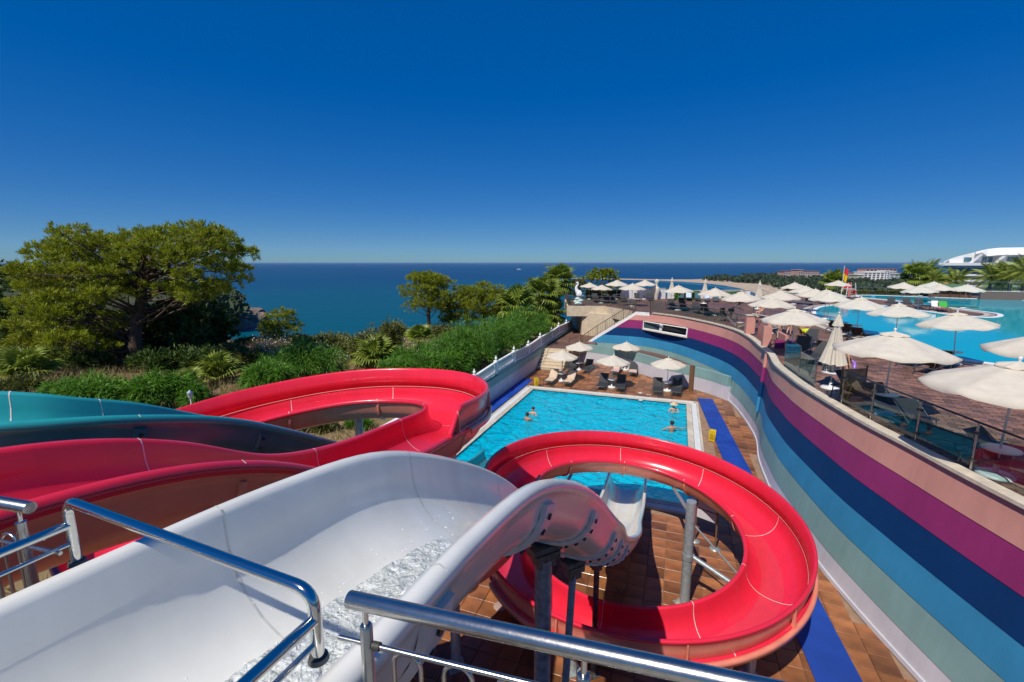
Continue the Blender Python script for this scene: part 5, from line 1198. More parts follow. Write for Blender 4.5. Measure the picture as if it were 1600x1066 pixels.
# ------------------------------------------------------------------ people
def skin_mesh(J, E, rad, mt, name, sub=1):
    keys = list(J); me = bpy.data.meshes.new(name); me.from_pydata([J[k] for k in keys], [(keys.index(a), keys.index(b)) for a, b in E], [])
    o = bpy.data.objects.new('tmp', me); COL.objects.link(o); o.modifiers.new('skin', 'SKIN')
    sv = me.skin_vertices[0].data
    for i, k in enumerate(keys): sv[i].radius = rad[k] if isinstance(rad[k], tuple) else (rad[k], rad[k]); sv[i].use_root = (i == 0)
    s_ = o.modifiers.new('sub', 'SUBSURF'); s_.levels = sub; s_.render_levels = sub
    dg = bpy.context.evaluated_depsgraph_get(); m2 = bpy.data.meshes.new_from_object(o.evaluated_get(dg)); bpy.data.objects.remove(o); m2.name = name
    m2.materials.clear(); m2.materials.append(mt)
    for p in m2.polygons: p.use_smooth = True
    return m2
RAD = dict(pelvis=(.15, .11), waist=(.125, .095), chest=(.165, .11), neck=.055, jaw=.075, head=.098, crown=.075, nose=.018, chin=.05)
for s_ in 'LR': RAD.update({'sh'+s_: .06, 'el'+s_: .043, 'wr'+s_: .03, 'pa'+s_: .036, 'hip'+s_: .088, 'kn'+s_: .056, 'an'+s_: .038, 'he'+s_: .04, 'toe'+s_: .03})
BE = [('pelvis', 'waist'), ('waist', 'chest'), ('chest', 'neck'), ('neck', 'jaw'), ('jaw', 'head'), ('head', 'crown'), ('head', 'nose')]
for s_ in 'LR': BE += [('chest', 'sh'+s_), ('sh'+s_, 'el'+s_), ('el'+s_, 'wr'+s_), ('wr'+s_, 'pa'+s_), ('pelvis', 'hip'+s_), ('hip'+s_, 'kn'+s_), ('kn'+s_, 'an'+s_), ('an'+s_, 'toe'+s_)]
def person(label, loc, rz, pose=None, skin='skin', sc=1., hair='hair', wear=(), hat=None, long_hair=False):
    """faces local -Y; pose overrides joint positions; wear = list of (name, material, joints, extra radius)"""
    J = dict(pelvis=(0, 0, .95), waist=(0, 0, 1.12), chest=(0, .0, 1.34), neck=(0, .0, 1.50), jaw=(0, -.02, 1.57), head=(0, -.01, 1.65), crown=(0, 0, 1.70), nose=(0, -.105, 1.625))
    for s_, x in (('L', 1), ('R', -1)):
        J.update({'sh'+s_: (x*.19, 0, 1.41), 'el'+s_: (x*.25, .03, 1.13), 'wr'+s_: (x*.27, -.04, .88), 'pa'+s_: (x*.275, -.055, .80), 'hip'+s_: (x*.095, 0, .89), 'kn'+s_: (x*.10, -.015, .50), 'an'+s_: (x*.105, .02, .08), 'toe'+s_: (x*.12, -.14, .035)})
    if pose: J.update(pose)
    t = thing('person', label, 'person', loc, rz); t.scale = (sc, sc, sc)
    JJ, EE, RR = dict(J), list(BE), dict(RAD)
    for s_, x in (('L', 1), ('R', -1)):             # five fingers fan from the palm, unequal and bent
        w, p = Vector(J['wr'+s_]), Vector(J['pa'+s_]); d = (p-w).normalized(); sd = d.cross(Vector((0, 1, 0))); sd = sd.normalized() if sd.length > .1 else Vector((1, 0, 0)); cu = d.cross(sd)
        for k, (o_, ln) in enumerate(((-.028, .062), (-.010, .075), (.010, .072), (.027, .058))):
            a = p+d*.02+sd*o_; b = a+d*ln*.55+sd*o_*.2; c = b+d*ln*.4+cu*.02; n1, n2, n3 = f'f{s_}{k}a', f'f{s_}{k}b', f'f{s_}{k}c'
            JJ.update({n1: tuple(a), n2: tuple(b), n3: tuple(c)}); EE += [('pa'+s_, n1), (n1, n2), (n2, n3)]; RR.update({n1: .0095, n2: .009, n3: .008})
        a = w+d*.03+sd*.035; b = a+d*.035+sd*.02; JJ.update({f't{s_}a': tuple(a), f't{s_}b': tuple(b)}); EE += [('pa'+s_, f't{s_}a'), (f't{s_}a', f't{s_}b')]; RR.update({f't{s_}a': .011, f't{s_}b': .009})
    link('body', skin_mesh(JJ, EE, RR, M[skin], 'body'), t)
    h = Vector(J['head']); nz = (Vector(J['nose'])-h); f = Vector((nz.x, nz.y, 0)).normalized(); up_ = (h-Vector(J['jaw'])).normalized()
    if hair:
        mb = MB(); mb.ball((0, 0, 0), .112, 12, 0, (1.0, 1.06, .92)); c = h+up_*.035-f*.022
        mb.v = [tuple(Vector(v)+c) for v in mb.v]
        if long_hair: mb.tube([c-f*.06, c-f*.10-Vector((0, 0, .12)), c-f*.10-Vector((0, 0, .26))], [.09, .075, .03], 8)
        mb.build('hair', M[hair] if hair in M else hair, t)
    for x in (-1, 1):
        sd = f.cross(Vector((0, 0, 1))); e = h+f*.088+sd*.034*x+up_*.005; MB().ball(tuple(e), .012, 6).build('eye', M['black'], t)
        MB().ball(tuple(h+sd*.10*x-f*.005-up_*.01), .028, 6, 0, (.5, 1, 1.2)).build('ear', M[skin], t)
    if hat:
        c = h+up_*.06; mb = MB().lathe([(.26, -.03), (.24, -.005), (.12, .01), (.11, .09), (.08, .115), (.001, .12)], tuple(c), 16); mb.build('hat', hat, t)
    for nm, mt, js, ex in wear:
        EJ = [(a, b) for a, b in BE if a in js and b in js]; 
        link(nm, skin_mesh({k: J[k] for k in js}, EJ, {k: (tuple(r+ex for r in RAD[k]) if isinstance(RAD[k], tuple) else RAD[k]+ex) for k in js}, mt, nm), t)
    return t
def halfway(J1, J2, f): return tuple(Vector(J1).lerp(Vector(J2), f))
stand = {}
trunk = ['pelvis', 'waist', 'hipL', 'hipR']
FL = -1.30
def inpool(px, py, headz): p = at(px, py, headz); return (p.x, p.y, FL)
# two bathers on the left, facing each other
person('dark haired person in the pool, left one of the facing pair, seen from behind', inpool(824, 646, .38), R(150), {'elL': (.34, -.22, 1.24), 'wrL': (.36, -.42, 1.22), 'paL': (.36, -.50, 1.22), 'elR': (-.30, -.16, 1.20), 'wrR': (-.28, -.36, 1.20), 'paR': (-.27, -.44, 1.2)}, 'skin', .98, wear=(('swim_shorts', solid('red_cloth', (.5, .08, .08), .8), trunk, .02),))
person('dark haired person in the pool, right one of the facing pair, turned to the camera', inpool(833, 637.5, .33), R(-25), {'elL': (.28, -.15, 1.18), 'wrL': (.2, -.34, 1.15), 'paL': (.18, -.42, 1.15), 'elR': (-.30, -.16, 1.20), 'wrR': (-.26, -.36, 1.16), 'paR': (-.25, -.44, 1.16)}, 'skin2', .95, wear=(('swim_shorts', M['navy'], trunk, .02),))
person('man in the pool seen from behind, one arm stretched to the pool edge', inpool(1050, 661, .42), R(176), {'elR': (-.46, -.10, 1.32), 'wrR': (-.68, -.16, 1.32), 'paR': (-.76, -.18, 1.33), 'elL': (.40, -.06, 1.24), 'wrL': (.50, -.25, 1.15), 'paL': (.52, -.32, 1.12)}, 'skin', 1.04, wear=(('swim_shorts', M['navy'], trunk, .02),))
w_ = person('woman with a straw hat in the shallow far corner of the pool', tuple(Vector(inpool(1053, 631, .38))+Vector((0, 0, 0))), R(-10), {'elL': (.30, -.15, 1.2), 'wrL': (.15, -.28, 1.25), 'paL': (.08, -.30, 1.28), 'elR': (-.30, -.12, 1.2), 'wrR': (-.18, -.28, 1.22), 'paR': (-.1, -.3, 1.24)}, 'skin2', .98, hat=solid('straw', (.62, .50, .30), .9, var=.2, scale=30), wear=(('bikini_top', M['black'], ['waist', 'chest'], .012), ('bikini_bottom', M['black'], trunk, .012)), long_hair=True)
def ondeck(px, py): p = at(px, py, DECK+.01); return tuple(p)
bend_f = {'chest': (0, -.30, 1.22), 'neck': (0, -.43, 1.30), 'jaw': (0, -.50, 1.33), 'head': (0, -.56, 1.38), 'crown': (0, -.58, 1.43), 'nose': (0, -.64, 1.32), 'waist': (0, -.10, 1.09)}
for s_, x in (('L', 1), ('R', -1)): bend_f.update({'sh'+s_: (x*.19, -.33, 1.24), 'el'+s_: (x*.24, -.50, 1.04), 'wr'+s_: (x*.18, -.70, .95), 'pa'+s_: (x*.17, -.77, .93)})
person('man in a white shirt and green shorts leaning over a chair by the bronze railing', ondeck(1141, 503), R(75), bend_f, 'skin', 1.02, wear=(('shirt', M['plastic'], ['waist', 'chest', 'shL', 'shR', 'elL', 'elR'], .022), ('shorts', solid('green_cloth', (.01, .14, .11), .8), ['pelvis', 'hipL', 'hipR', 'knL', 'knR'], .03)))
ring_pose = {'elL': (.33, -.05, 1.16), 'wrL': (.38, -.16, .92), 'paL': (.39, -.19, .84), 'elR': (-.3, .03, 1.15), 'chest': (.02, -.05, 1.33), 'knL': (.11, -.10, .50), 'anL': (.11, .0, .08), 'toeL': (.12, -.15, .035)}
pr_ = ondeck(1319, 603); person('man in black shorts walking behind the closed parasol with a purple ring', pr_, R(60), ring_pose, 'skin2', 1.02, wear=(('shorts', M['black'], trunk+[], .03),))
rg = MB(); rg.tube([(.30*math.cos(i*math.pi/14), .02*math.sin(i), .30*math.sin(i*math.pi/14)) for i in range(28)], .055, 10, closed=True)
o = rg.build('swim_ring', solid('purple_vinyl', (.30, .17, .62), .3)); c_ = Vector(pr_)+Vector((math.cos(R(60))*.46-(-.2)*math.sin(R(60)), math.sin(R(60))*.46+(-.2)*math.cos(R(60)), .56)); o.location = c_; o.rotation_euler = (0, R(20), R(75)); tag(o, 'purple inflatable ring held by the man in black shorts', 'swim ring')
person('person in bright yellow shorts and orange top under the broad parasol', ondeck(1252, 541), R(-15), {'elL': (.3, -.1, 1.15), 'wrL': (.2, -.28, 1.05), 'paL': (.17, -.34, 1.03), 'elR': (-.3, -.1, 1.15), 'wrR': (-.2, -.28, 1.05), 'paR': (-.17, -.34, 1.03), 'anR': (-.02, .05, .08), 'toeR': (0, -.11, .035)}, 'skin', 1.0, wear=(('shorts', solid('lime_cloth', (.55, .60, .02), .7), ['pelvis', 'hipL', 'hipR'], .035), ('top', solid('orange_top', (.75, .16, .02), .8), ['waist', 'chest'], .02)))
person('person in a turquoise swimsuit standing left of the broad parasol pole', ondeck(1217, 532), R(40), {}, 'skin2', .93, wear=(('swimsuit', solid('turquoise_cloth', (.02, .42, .40), .7), ['pelvis', 'waist', 'chest', 'hipL', 'hipR'], .02),), long_hair=True)
person('fair person walking away in pale shorts beside the broad parasol pole', ondeck(1232, 524), R(120), {'knL': (.1, -.18, .52), 'anL': (.1, .05, .14), 'toeL': (.1, -.1, .09)}, 'skin2', 1.0, wear=(('shorts', M['canvas'], trunk, .03),))
person('person in a red top sitting upright behind the pink pillar parasol', ondeck(1189, 496), R(-70), {'pelvis': (0, 0, .5), 'waist': (0, .03, .68), 'chest': (0, .05, .9), 'neck': (0, .04, 1.06), 'jaw': (0, .02, 1.13), 'head': (0, .02, 1.21), 'crown': (0, .03, 1.26), 'nose': (0, -.07, 1.19), 'hipL': (.1, -.02, .46), 'hipR': (-.1, -.02, .46), 'knL': (.12, -.42, .46), 'knR': (-.12, -.42, .46), 'anL': (.12, -.40, .08), 'anR': (-.12, -.40, .08), 'toeL': (.12, -.56, .04), 'toeR': (-.12, -.56, .04), 'shL': (.19, .04, .97), 'shR': (-.19, .04, .97), 'elL': (.25, -.05, .72), 'elR': (-.25, -.05, .72), 'wrL': (.18, -.28, .62), 'wrR': (-.18, -.28, .62), 'paL': (.16, -.36, .6), 'paR': (-.16, -.36, .6)}, 'skin2', 1.0, wear=(('top', solid('coral_cloth', (.62, .12, .10), .8), ['waist', 'chest', 'shL', 'shR'], .02),))
st_ = thing('stool', 'small white stool under the person in the red top', 'stool', ondeck(1189, 496)); MB().box((0, 0, .36), (.40, .40, .05)).build('seat', M['plastic'], st_)
st_.rotation_euler.z = R(-70)
for x in (-1, 1):
    for y in (-1, 1): MB().tube([(x*.15, y*.15, .34), (x*.18, y*.18, 0)], .02, 6).build('leg', M['plastic'], st_)
ch = thing('folding_chair', 'dark folding chair the man in green shorts leans over', 'chair', ondeck(1131, 502), R(20))
MB().box((0, 0, .45), (.48, .46, .03)).build('seat', M['sling'], ch); MB().box((0, .24, .78), (.48, .03, .45)).build('backrest', M['sling'], ch)
for x in (-1, 1):
    MB().tube([(x*.24, .24, 1.0), (x*.24, .22, .45), (x*.24, -.2, 0)], .014, 6).build('leg', M['rail'], ch); MB().tube([(x*.24, -.22, .45), (x*.24, .24, 0)], .014, 6).build('leg', M['rail'], ch)

# ------------------------------------------------------------------ vegetation
def unit(n, rng): v = rng.normal(size=(n, 3)); return v/np.linalg.norm(v, axis=1)[:, None]
def blades(P, D, L, Wd, rng, bendz=0., face=None):
    """one tapering blade (two triangles as a kite) per point: P base, D direction, L length, Wd width"""
    n = len(P); D = D/np.linalg.norm(D, axis=1)[:, None]; L = np.broadcast_to(L, (n,))[:, None]; Wd = np.broadcast_to(Wd, (n,))[:, None]
    S_ = np.cross(D, unit(n, rng) if face is None else face+.55*unit(n, rng)); S_ /= np.linalg.norm(S_, axis=1)[:, None]+1e-9
    mid = P+D*L*.5; tip = P+D*L+np.array([0, 0, bendz])*L; V = np.stack([P, mid+S_*Wd/2, tip, mid-S_*Wd/2], 1).reshape(-1, 3)
    return V, np.arange(4*n).reshape(n, 4)
def merge(parts):
    V = []; F = []; o = 0
    for v, f in parts: V.append(v); F.append(f+o); o += len(v)
    return np.vstack(V), np.vstack(F)
def pads_foliage(pads, rng, dens, tufts=11, L=.26, Wd=.055, flat=.62, spread=.5, up=.55):
    """pine like: every pad (x,y,z,r) is a rounded clump carrying needle tufts on its shell"""
    out = []
    for x, y, z, r in pads:
        n = max(6, int(dens*r*r)); d = unit(n, rng); d[:, 2] = np.where(rng.random(n) < .72, abs(d[:, 2]), d[:, 2])
        lump = 1+.28*np.sin(d[:, 0]*5+x*3)*np.cos(d[:, 1]*4+y*2)+.15*np.sin(d[:, 2]*7+z)
        c = np.array([x, y, z])+d*np.array([r, r, r*flat])*((.55+.5*rng.random(n)**.6)*lump)[:, None]
        P = np.repeat(c, tufts, 0)+rng.normal(size=(n*tufts, 3))*.045; D = np.repeat(d*np.array([.8, .8, .5])+np.array([0, 0, up]), tufts, 0)+unit(n*tufts, rng)*spread*1.5
        fc = np.repeat(d*.7+np.array([0, 0, .75]), tufts, 0); out.append(blades(P, D, L*(.7+.6*rng.random(n*tufts)), Wd, rng, 0., fc))
    return merge(out)
def tree_trunk(mb, path, r0, r1, n=9): k = len(path); mb.tube(path, [r0+(r1-r0)*i/(k-1) for i in range(k)], n)
def wob(a, b, k, amp, rnd):
    a, b = Vector(a), Vector(b); out = []
    for i in range(k+1):
        f = i/k; p = a.lerp(b, f)
        if 0 < i < k: p += Vector((rnd.uniform(-1, 1), rnd.uniform(-1, 1), rnd.uniform(-.5, .8)))*amp
        out.append(p)
    return out
def pine_tree(name, label, base, pads, trunk, r0, seed, group=None, dens=26, mt='pine', twigs=0, L=.26, Wd=.055, tufts=11, cat='tree', flat=.62):
    """pads and trunk path are relative to the base"""
    rnd = random.Random(seed); rng = np.random.default_rng(seed); t = thing(name, label, cat, base, 0, group)
    tr = MB(); tree_trunk(tr, [Vector(p) for p in trunk], r0, r0*.42); tk = tr.build('trunk', M['bark'], t)
    top = [Vector(p) for p in trunk]; lb = MB()
    for x, y, z, r in pads:
        c = Vector((x, y, z)); j = min(range(1, len(top)), key=lambda q: (top[q]-c).length+max(0, top[q].z-c.z)*.8); s_ = top[j-1].lerp(top[j], rnd.random())
        path = wob(s_, c, 4, (c-s_).length*.07, rnd); lb.tube(path, [max(.016, r0*.15)*(1-.75*i/4)+.008 for i in range(5)], 6)
    lb.build('limb', M['bark'], tk)
    if twigs:
        tw = MB()
        for _ in range(twigs):
            x, y, z, r = rnd.choice(pads); a = Vector((x+rnd.uniform(-r, r)*.8, y-r*.9*rnd.random(), z+rnd.uniform(-.1, .7)*r)); b = a+Vector((rnd.uniform(-1, 1), rnd.uniform(-.5, .2), rnd.uniform(-.1, .5)))*rnd.uniform(.5, 1.3)
            tw.tube(wob(a, b, 3, .06, rnd), [.016, .012, .009, .005], 5)
            m_ = a.lerp(b, .5); tw.tube([m_, m_+Vector((rnd.uniform(-.4, .4), 0, rnd.uniform(-.1, .4)))], [.009, .004], 4)
        tw.build('dead_branch', M['twig'], tk)
    V, F = pads_foliage(pads, rng, dens, tufts, L, Wd, flat); link('crown', npmesh('crown', V, F, M[mt]), t); return t
rv = random.Random(5)
# the big pine on the left; clumps measured from the photo, spread in depth
bp = Vector((-21.9, 25.8, ground(-21.9, 25.8)-.05))
def pxpads(lst, base, depth=2.6, seed=1):
    rr = random.Random(seed); out = []
    for x, y, r in lst:
        dy = rr.uniform(-depth, depth); p = aty(x, y, base.y+dy); s_ = (base.y+dy)/700; out.append((p.x-base.x, p.y-base.y, p.z-base.z, r*s_*1.05))
    return out
big = [(95, 366, 15), (122, 359, 11), (70, 398, 24), (38, 425, 21), (110, 392, 26), (150, 382, 22), (60, 452, 27), (100, 436, 30), (38, 478, 17), (75, 496, 30), (128, 478, 30), (28, 512, 18), (60, 532, 26), (100, 536, 30), (146, 528, 26), (178, 386, 24), (205, 379, 21), (235, 373, 21), (265, 370, 21), (300, 366, 21), (330, 368, 19), (352, 380, 21), (376, 398, 18), (372, 424, 17), (346, 412, 21), (315, 393, 25), (280, 398, 25), (240, 402, 25), (190, 412, 25), (150, 424, 26), (338, 448, 18), (308, 462, 20), (160, 458, 25), (205, 446, 18), (270, 452, 20), (292, 432, 20), (20, 540, 14), (175, 500, 18), (120, 410, 20), (85, 470, 24)]
big += [(x+rv.uniform(-14, 14), y+rv.uniform(-8, 10), r*.7) for x, y, r in big[:34]]+[(x+rv.uniform(-16, 16), y+rv.uniform(-4, 16), r*.75) for x, y, r in big[:40]]
tk = [(0, 0, -.2), (.15, 0, 1.2), (.25, .1, 2.5), (.75, .1, 3.8), (1.0, .2, 5.0), (1.5, .1, 6.1)]
pine_tree('pine_tree', 'large spreading pine with a leaning trunk and bare grey twigs on the left hillside', bp, pxpads(big, bp, 3.0), tk, .40, 3, dens=120, twigs=46, L=.22, Wd=.042, tufts=17)
def pads_round(h, r, n, seed, lo=.35, sq=1.0):
    rr = random.Random(seed); out = []
    for _ in range(n):
        a = rr.uniform(0, 6.283); f = rr.random()**.5; z = lo+(1-lo)*rr.random(); w = math.sin(math.pi*min(1, max(.12, (z-lo*.6)/(1.08-lo*.6))))**.6
        out.append((r*f*w*math.cos(a), r*f*w*math.sin(a)*sq, h*z*.95, r*rr.uniform(.27, .42)))
    return out
def px_tree(px, py, top_py, half_px, label, seed, z=None, Y=None, mt='pine', group=None, n=26, dens=24, lo=.3, r0=None, name='pine_tree', L=.22, Wd=.045, tufts=14):
    b = aty(px, py, Y) if Y else (onhill(px, py) if z is None else at(px, py, z))
    if Y: b.z = max(b.z, ground(b.x, b.y)) if Y < 55 else b.z
    tp = aty(px, top_py, b.y); h = tp.z-b.z; r = half_px*b.y/705
    r0 = r0 or h*.035
    trunk = [(0, 0, -.3), (rv.uniform(-.1, .1)*h*.3, 0, h*.35), (rv.uniform(-.1, .1)*h*.4, 0, h*.65), (0, 0, h*.88)]
    return pine_tree(name, label, b, pads_round(h, r, n, seed, lo), trunk, r0, seed, group, dens, mt, L=L, Wd=Wd, tufts=tufts)
G6 = 'pines beyond the hillside crest'
px_tree(670, 516, 430, 41, 'single round topped pine with a bare straight trunk against the sea', 21, Y=44, group=G6, lo=.42, n=30, dens=85)
px_tree(731, 514, 451, 31, 'yellow green pine right of the single round topped pine', 22, Y=46, group=G6, lo=.15, dens=80)
px_tree(757, 512, 443, 36, 'yellow green pine just left of the palms', 23, Y=48, group=G6, lo=.15, dens=80)
px_tree(705, 516, 474, 22, 'low dark green pine between the round topped pine and the palms', 24, Y=47, group=G6, lo=.1, dens=80)
px_tree(437, 548, 487, 30, 'small young pine standing alone before the cove', 25, Y=33, group=G6, lo=.12, n=26, dens=90, L=.2, Wd=.045)
px_tree(940, 470, 422, 26, 'round bushy green tree rising behind the terrace parasols', 26, Y=66, lo=.2, n=24, dens=26, L=.34, Wd=.12, name='round_tree')
px_tree(905, 470, 440, 20, 'green tree between the palms and the terrace swan', 27, Y=60, lo=.15, n=16, dens=26, L=.3, Wd=.1, name='round_tree', mt='shrub')
G7 = 'dark trees behind the big pine'
for k, (x, y, tp, hw_, Y, lab) in enumerate(((-12, 580, 398, 38, 33, 'dark tree cut by the left edge behind the big pine'), (12, 575, 430, 46, 31, 'dense dark tree at the left edge, lower and further right'), (318, 585, 458, 38, 31, 'dark tree right behind the trunk of the big pine'), (290, 585, 470, 42, 29, 'dark tree in the shade under the big pine, right of its trunk'), (345, 578, 490, 26, 32, 'dark tree right of the big pine above the rocky shore'), (245, 580, 488, 40, 28.5, 'low dark tree behind the trunk of the big pine'), (150, 585, 490, 48, 28.5, 'dark tree under the left limbs of the big pine'), (60, 585, 480, 50, 29, 'dark tree under the far left limbs of the big pine'), (392, 572, 540, 18, 33, 'small olive tree between the dark trees and the young pine'))):
    px_tree(x, y, tp, hw_, lab, 40+k, Y=Y, mt='darkpine', group=G7, lo=.02, n=46, dens=34, name='dark_tree', L=.34, Wd=.12, tufts=9)
# a bare branch tip of a dark conifer at the very left
px_tree(-20, 560, 345, 30, 'dark conifer of which only twig ends reach in at the left edge', 60, Y=28, mt='darkpine', group=G7, lo=.1, n=30, dens=24, name='dark_tree', L=.3, Wd=.08)

def feather_bush(label, px, py, top_py, half_px, seed, mt='feather', name='feathery_shrub', group='shrubs on the hillside', n=5200, Y=None, L=.42, Wd=.035, droop=-.25):
    b = onhill(px, py) if Y is None else aty(px, py, Y)
    if b is None: b = aty(px, py, 30)
    b = Vector((b.x, b.y, ground(b.x, b.y)-.05)); h = max(.4, aty(px, top_py, b.y).z-b.z); r = half_px*b.y/705; rng = np.random.default_rng(seed); t = thing(name, label, 'shrub', b, 0, group)
    # sub-crowns, each a dome of arching sprays
    cs = [(0, 0, 0, 1.)]+[(r*.62*math.cos(a), r*.45*math.sin(a), 0, .62+.25*rng.random()) for a in rng.random(6)*6.28]; out = []; st_ = MB()
    for x, y, z, s_ in cs:
        m_ = int(n*s_/4.2); d = unit(m_, rng); d[:, 2] = abs(d[:, 2]); lump = 1+.22*np.sin(d[:, 0]*6+seed+x)*np.cos(d[:, 1]*5+y)
        c = np.array([x, y, z+h*.22])+d*np.array([r*.60*s_, r*.5*s_, h*.74*s_])*((.45+.55*rng.random(m_)**.55)*lump)[:, None]
        D = d*np.array([1, 1, .5])+unit(m_, rng)*.75+np.array([0, 0, .25]); out.append(blades(c, D, L*(.6+.8*rng.random(m_)), Wd*(.7+.6*rng.random(m_)), rng, droop, d*.6+np.array([0, 0, .8])))
        for _ in range(4): st_.tube([(x*.3, y*.3, -.1), (x+rng.normal()*.2*r, y+rng.normal()*.2*r, h*.6*s_)], [.03, .01], 5)
    V, F = merge(out); link('foliage', npmesh('foliage', V, F, M[mt]), t); st_.build('stem', M['bark'], t); return t
bs = [('tall feathery green bush behind the first balustrade posts', 768, 560, 493, 40, None), ('tall feathery green bush between the palms and the balustrade', 826, 535, 472, 36, None), ('broad feathery green bush left of the tall ones by the balustrade', 698, 578, 520, 44, None), ('feathery bright green shrub behind the upper U-turn, left of the young fan palm', 478, 592, 528, 60, None), ('feathery green shrub lower left of the cove, above the red slide', 420, 606, 560, 45, None), ('wide feathery green shrub right of the young fan palm', 665, 590, 535, 55, None), ('tall feathery green shrub left of the palms, above the balustrade', 745, 572, 492, 55, None), ('feathery dark green shrub right next to the balustrade', 800, 545, 488, 42, None), ('feathery green shrub by the balustrade posts below the palms', 835, 522, 478, 30, None),
      ('low bright green shrub in front of the big pine, above the teal slide', 150, 632, 585, 62, None), ('low green shrub in front of the big pine, right of its trunk', 250, 630, 583, 48, None), ('small dark shrub above the far left of the upper U-turn', 300, 632, 600, 24, None), ('green shrub between the wide feathery one and the tall feathery one', 710, 585, 545, 32, None), ('shrub at the foot of the young fan palm, on the right', 620, 600, 560, 26, None)]
for k, (lab, x, y, tp, hw_, Y) in enumerate(bs): feather_bush(lab, x, y, tp, hw_, 80+k, Y=Y, n=7600 if hw_ > 40 else 5000)
for k, (x, y, tp, hw_, lab) in enumerate(((580, 530, 508, 34, 'grey green shrub on the crest left of the single pine'), (620, 528, 500, 26, 'grey green shrub on the crest with pale flowers'), (520, 545, 520, 38, 'olive shrub on the crest before the sea'), (545, 556, 532, 36, 'olive shrub with dry stems near the crest'), (360, 562, 536, 30, 'olive shrub below the dark trees'), (700, 535, 505, 30, 'olive shrub behind the tall feathery shrub'), (605, 515, 497, 18, 'small dark shrub on the crest'), (30, 612, 590, 34, 'dull shrub at the left edge above the teal slide'), (390, 575, 545, 30, 'olive shrub between the dark trees and the feathery shrubs'), (470, 545, 522, 26, 'low olive shrub right of the young pine'))):
    feather_bush(lab, x, y, tp, hw_, 120+k, 'shrub', 'olive_shrub', n=3600, L=.22, Wd=.07, droop=0)

for k, (x, y, tp, hw_, lab) in enumerate(((20, 578, 545, 40, 'dark shrub under the left limbs of the big pine, at the left edge'), (85, 578, 540, 40, 'dark shrub under the left limbs of the big pine, in the middle'), (140, 580, 545, 34, 'dark shrub left of the big pine trunk'), (240, 582, 545, 32, 'dark shrub right of the big pine trunk'), (290, 584, 540, 38, 'dark shrub in the shade right of the big pine'), (335, 580, 540, 30, 'dark shrub behind the young upright palm'))):
    feather_bush(lab, x, y, tp, hw_, 150+k, 'darkpine', 'dark_shrub', n=4200, L=.24, Wd=.06, droop=0)

for k, (x, y, tp, hw_, lab, mt_) in enumerate(((452, 676, 655, 22, 'green shrub on the ground seen through the upper red loop, left', 'feather'), (505, 672, 655, 22, 'olive shrub on the ground seen through the upper red loop', 'shrub'), (560, 668, 652, 20, 'green shrub near the grey strut inside the upper red loop', 'feather'))):
    feather_bush(lab, x, y, tp, hw_, 170+k, mt_, 'low_shrub', n=2200, L=.2, Wd=.04, droop=0)

# dry grass, flower heads and litter on the slope
rng = np.random.default_rng(11)
def scatter(n, box_px, rng):
    out = []
    while len(out) < n:
        x = rng.uniform(box_px[0], box_px[2]); y = rng.uniform(box_px[1], box_px[3]); p = onhill(x, y)
        if p is not None and p.y < 70: out.append(p)
    return np.array([tuple(p) for p in out])
P = np.vstack([scatter(5200, (0, 505, 780, 640), rng), scatter(2500, (400, 500, 700, 560), rng)])
P = np.repeat(P, 6, 0)+rng.normal(size=(len(P)*6, 3))*np.array([.16, .16, .01]); D = unit(len(P), rng)*.55+np.array([0, 0, 1.])
V, F = blades(P, D, .28+.35*rng.random(len(P)), .02, rng); g_ = link('dry_grass', npmesh('dry_grass', V, F, M['dry'])); g_['kind'] = 'stuff'
P = scatter(900, (400, 500, 700, 570), rng); P = np.repeat(P, 3, 0)+rng.normal(size=(2700, 3))*np.array([.2, .2, .1])+np.array([0, 0, .5]); D = unit(len(P), rng)
V, F = blades(P, D, .09, .09, rng); g_ = link('flower_heads', npmesh('flower_heads', V, F, M['flower'])); g_['kind'] = 'stuff'
# ground cover inside the garden behind the wall, seen through the upper loop
P = []
while len(P) < 2600:
    s_ = rng.uniform(-2, 30); t_ = rng.uniform(.3, 9); z, X, Y = hill_z(t_, -s_); P.append((X, Y, z))
P = np.repeat(np.array(P), 6, 0)+rng.normal(size=(len(P)*6, 3))*np.array([.15, .15, .0]); D = unit(len(P), rng)*.6+np.array([0, 0, 1.]); V, F = blades(P, D, .2+.25*rng.random(len(P)), .03, rng)
g_ = link('ground_cover', npmesh('ground_cover', V, F, M['dry'])); g_['kind'] = 'stuff'

# ---- palms
def frond_fan(seed, L=1.0, n=22):
    """fan leaf: folded segments radiating from the end of a stalk; grows along +X, face up"""
    rr = random.Random(seed); mb = MB(); h = L*.42
    mb.tube([(0, 0, 0), (h*.5, 0, .03), (h, 0, .0)], [.018*L, .013*L, .010*L], 5)
    for k in range(n):
        a = R(-118+236*k/(n-1)); ln = L*(.62-.16*abs(a)/2.06)*rr.uniform(.92, 1.06); d = Vector((math.cos(a), math.sin(a), 0)); s_ = Vector((-d.y, d.x, 0)); w = ln*.085
        p0 = Vector((h, 0, 0)); p1 = p0+d*ln*.55+Vector((0, 0, .03*ln)); p2 = p0+d*ln*.8+Vector((0, 0, -.05*ln)); p3 = p0+d*ln+Vector((0, 0, -.26*ln*rr.uniform(.6, 1.5)))
        fold = Vector((0, 0, .03*ln))
        mb.add([p0, p1+s_*w, p1-fold, p1-s_*w, p2+s_*w*.6, p2-fold*.6, p2-s_*w*.6, p3], [(0, 2, 1), (0, 3, 2), (1, 2, 5, 4), (2, 3, 6, 5), (4, 5, 7), (5, 6, 7)])
    return mb
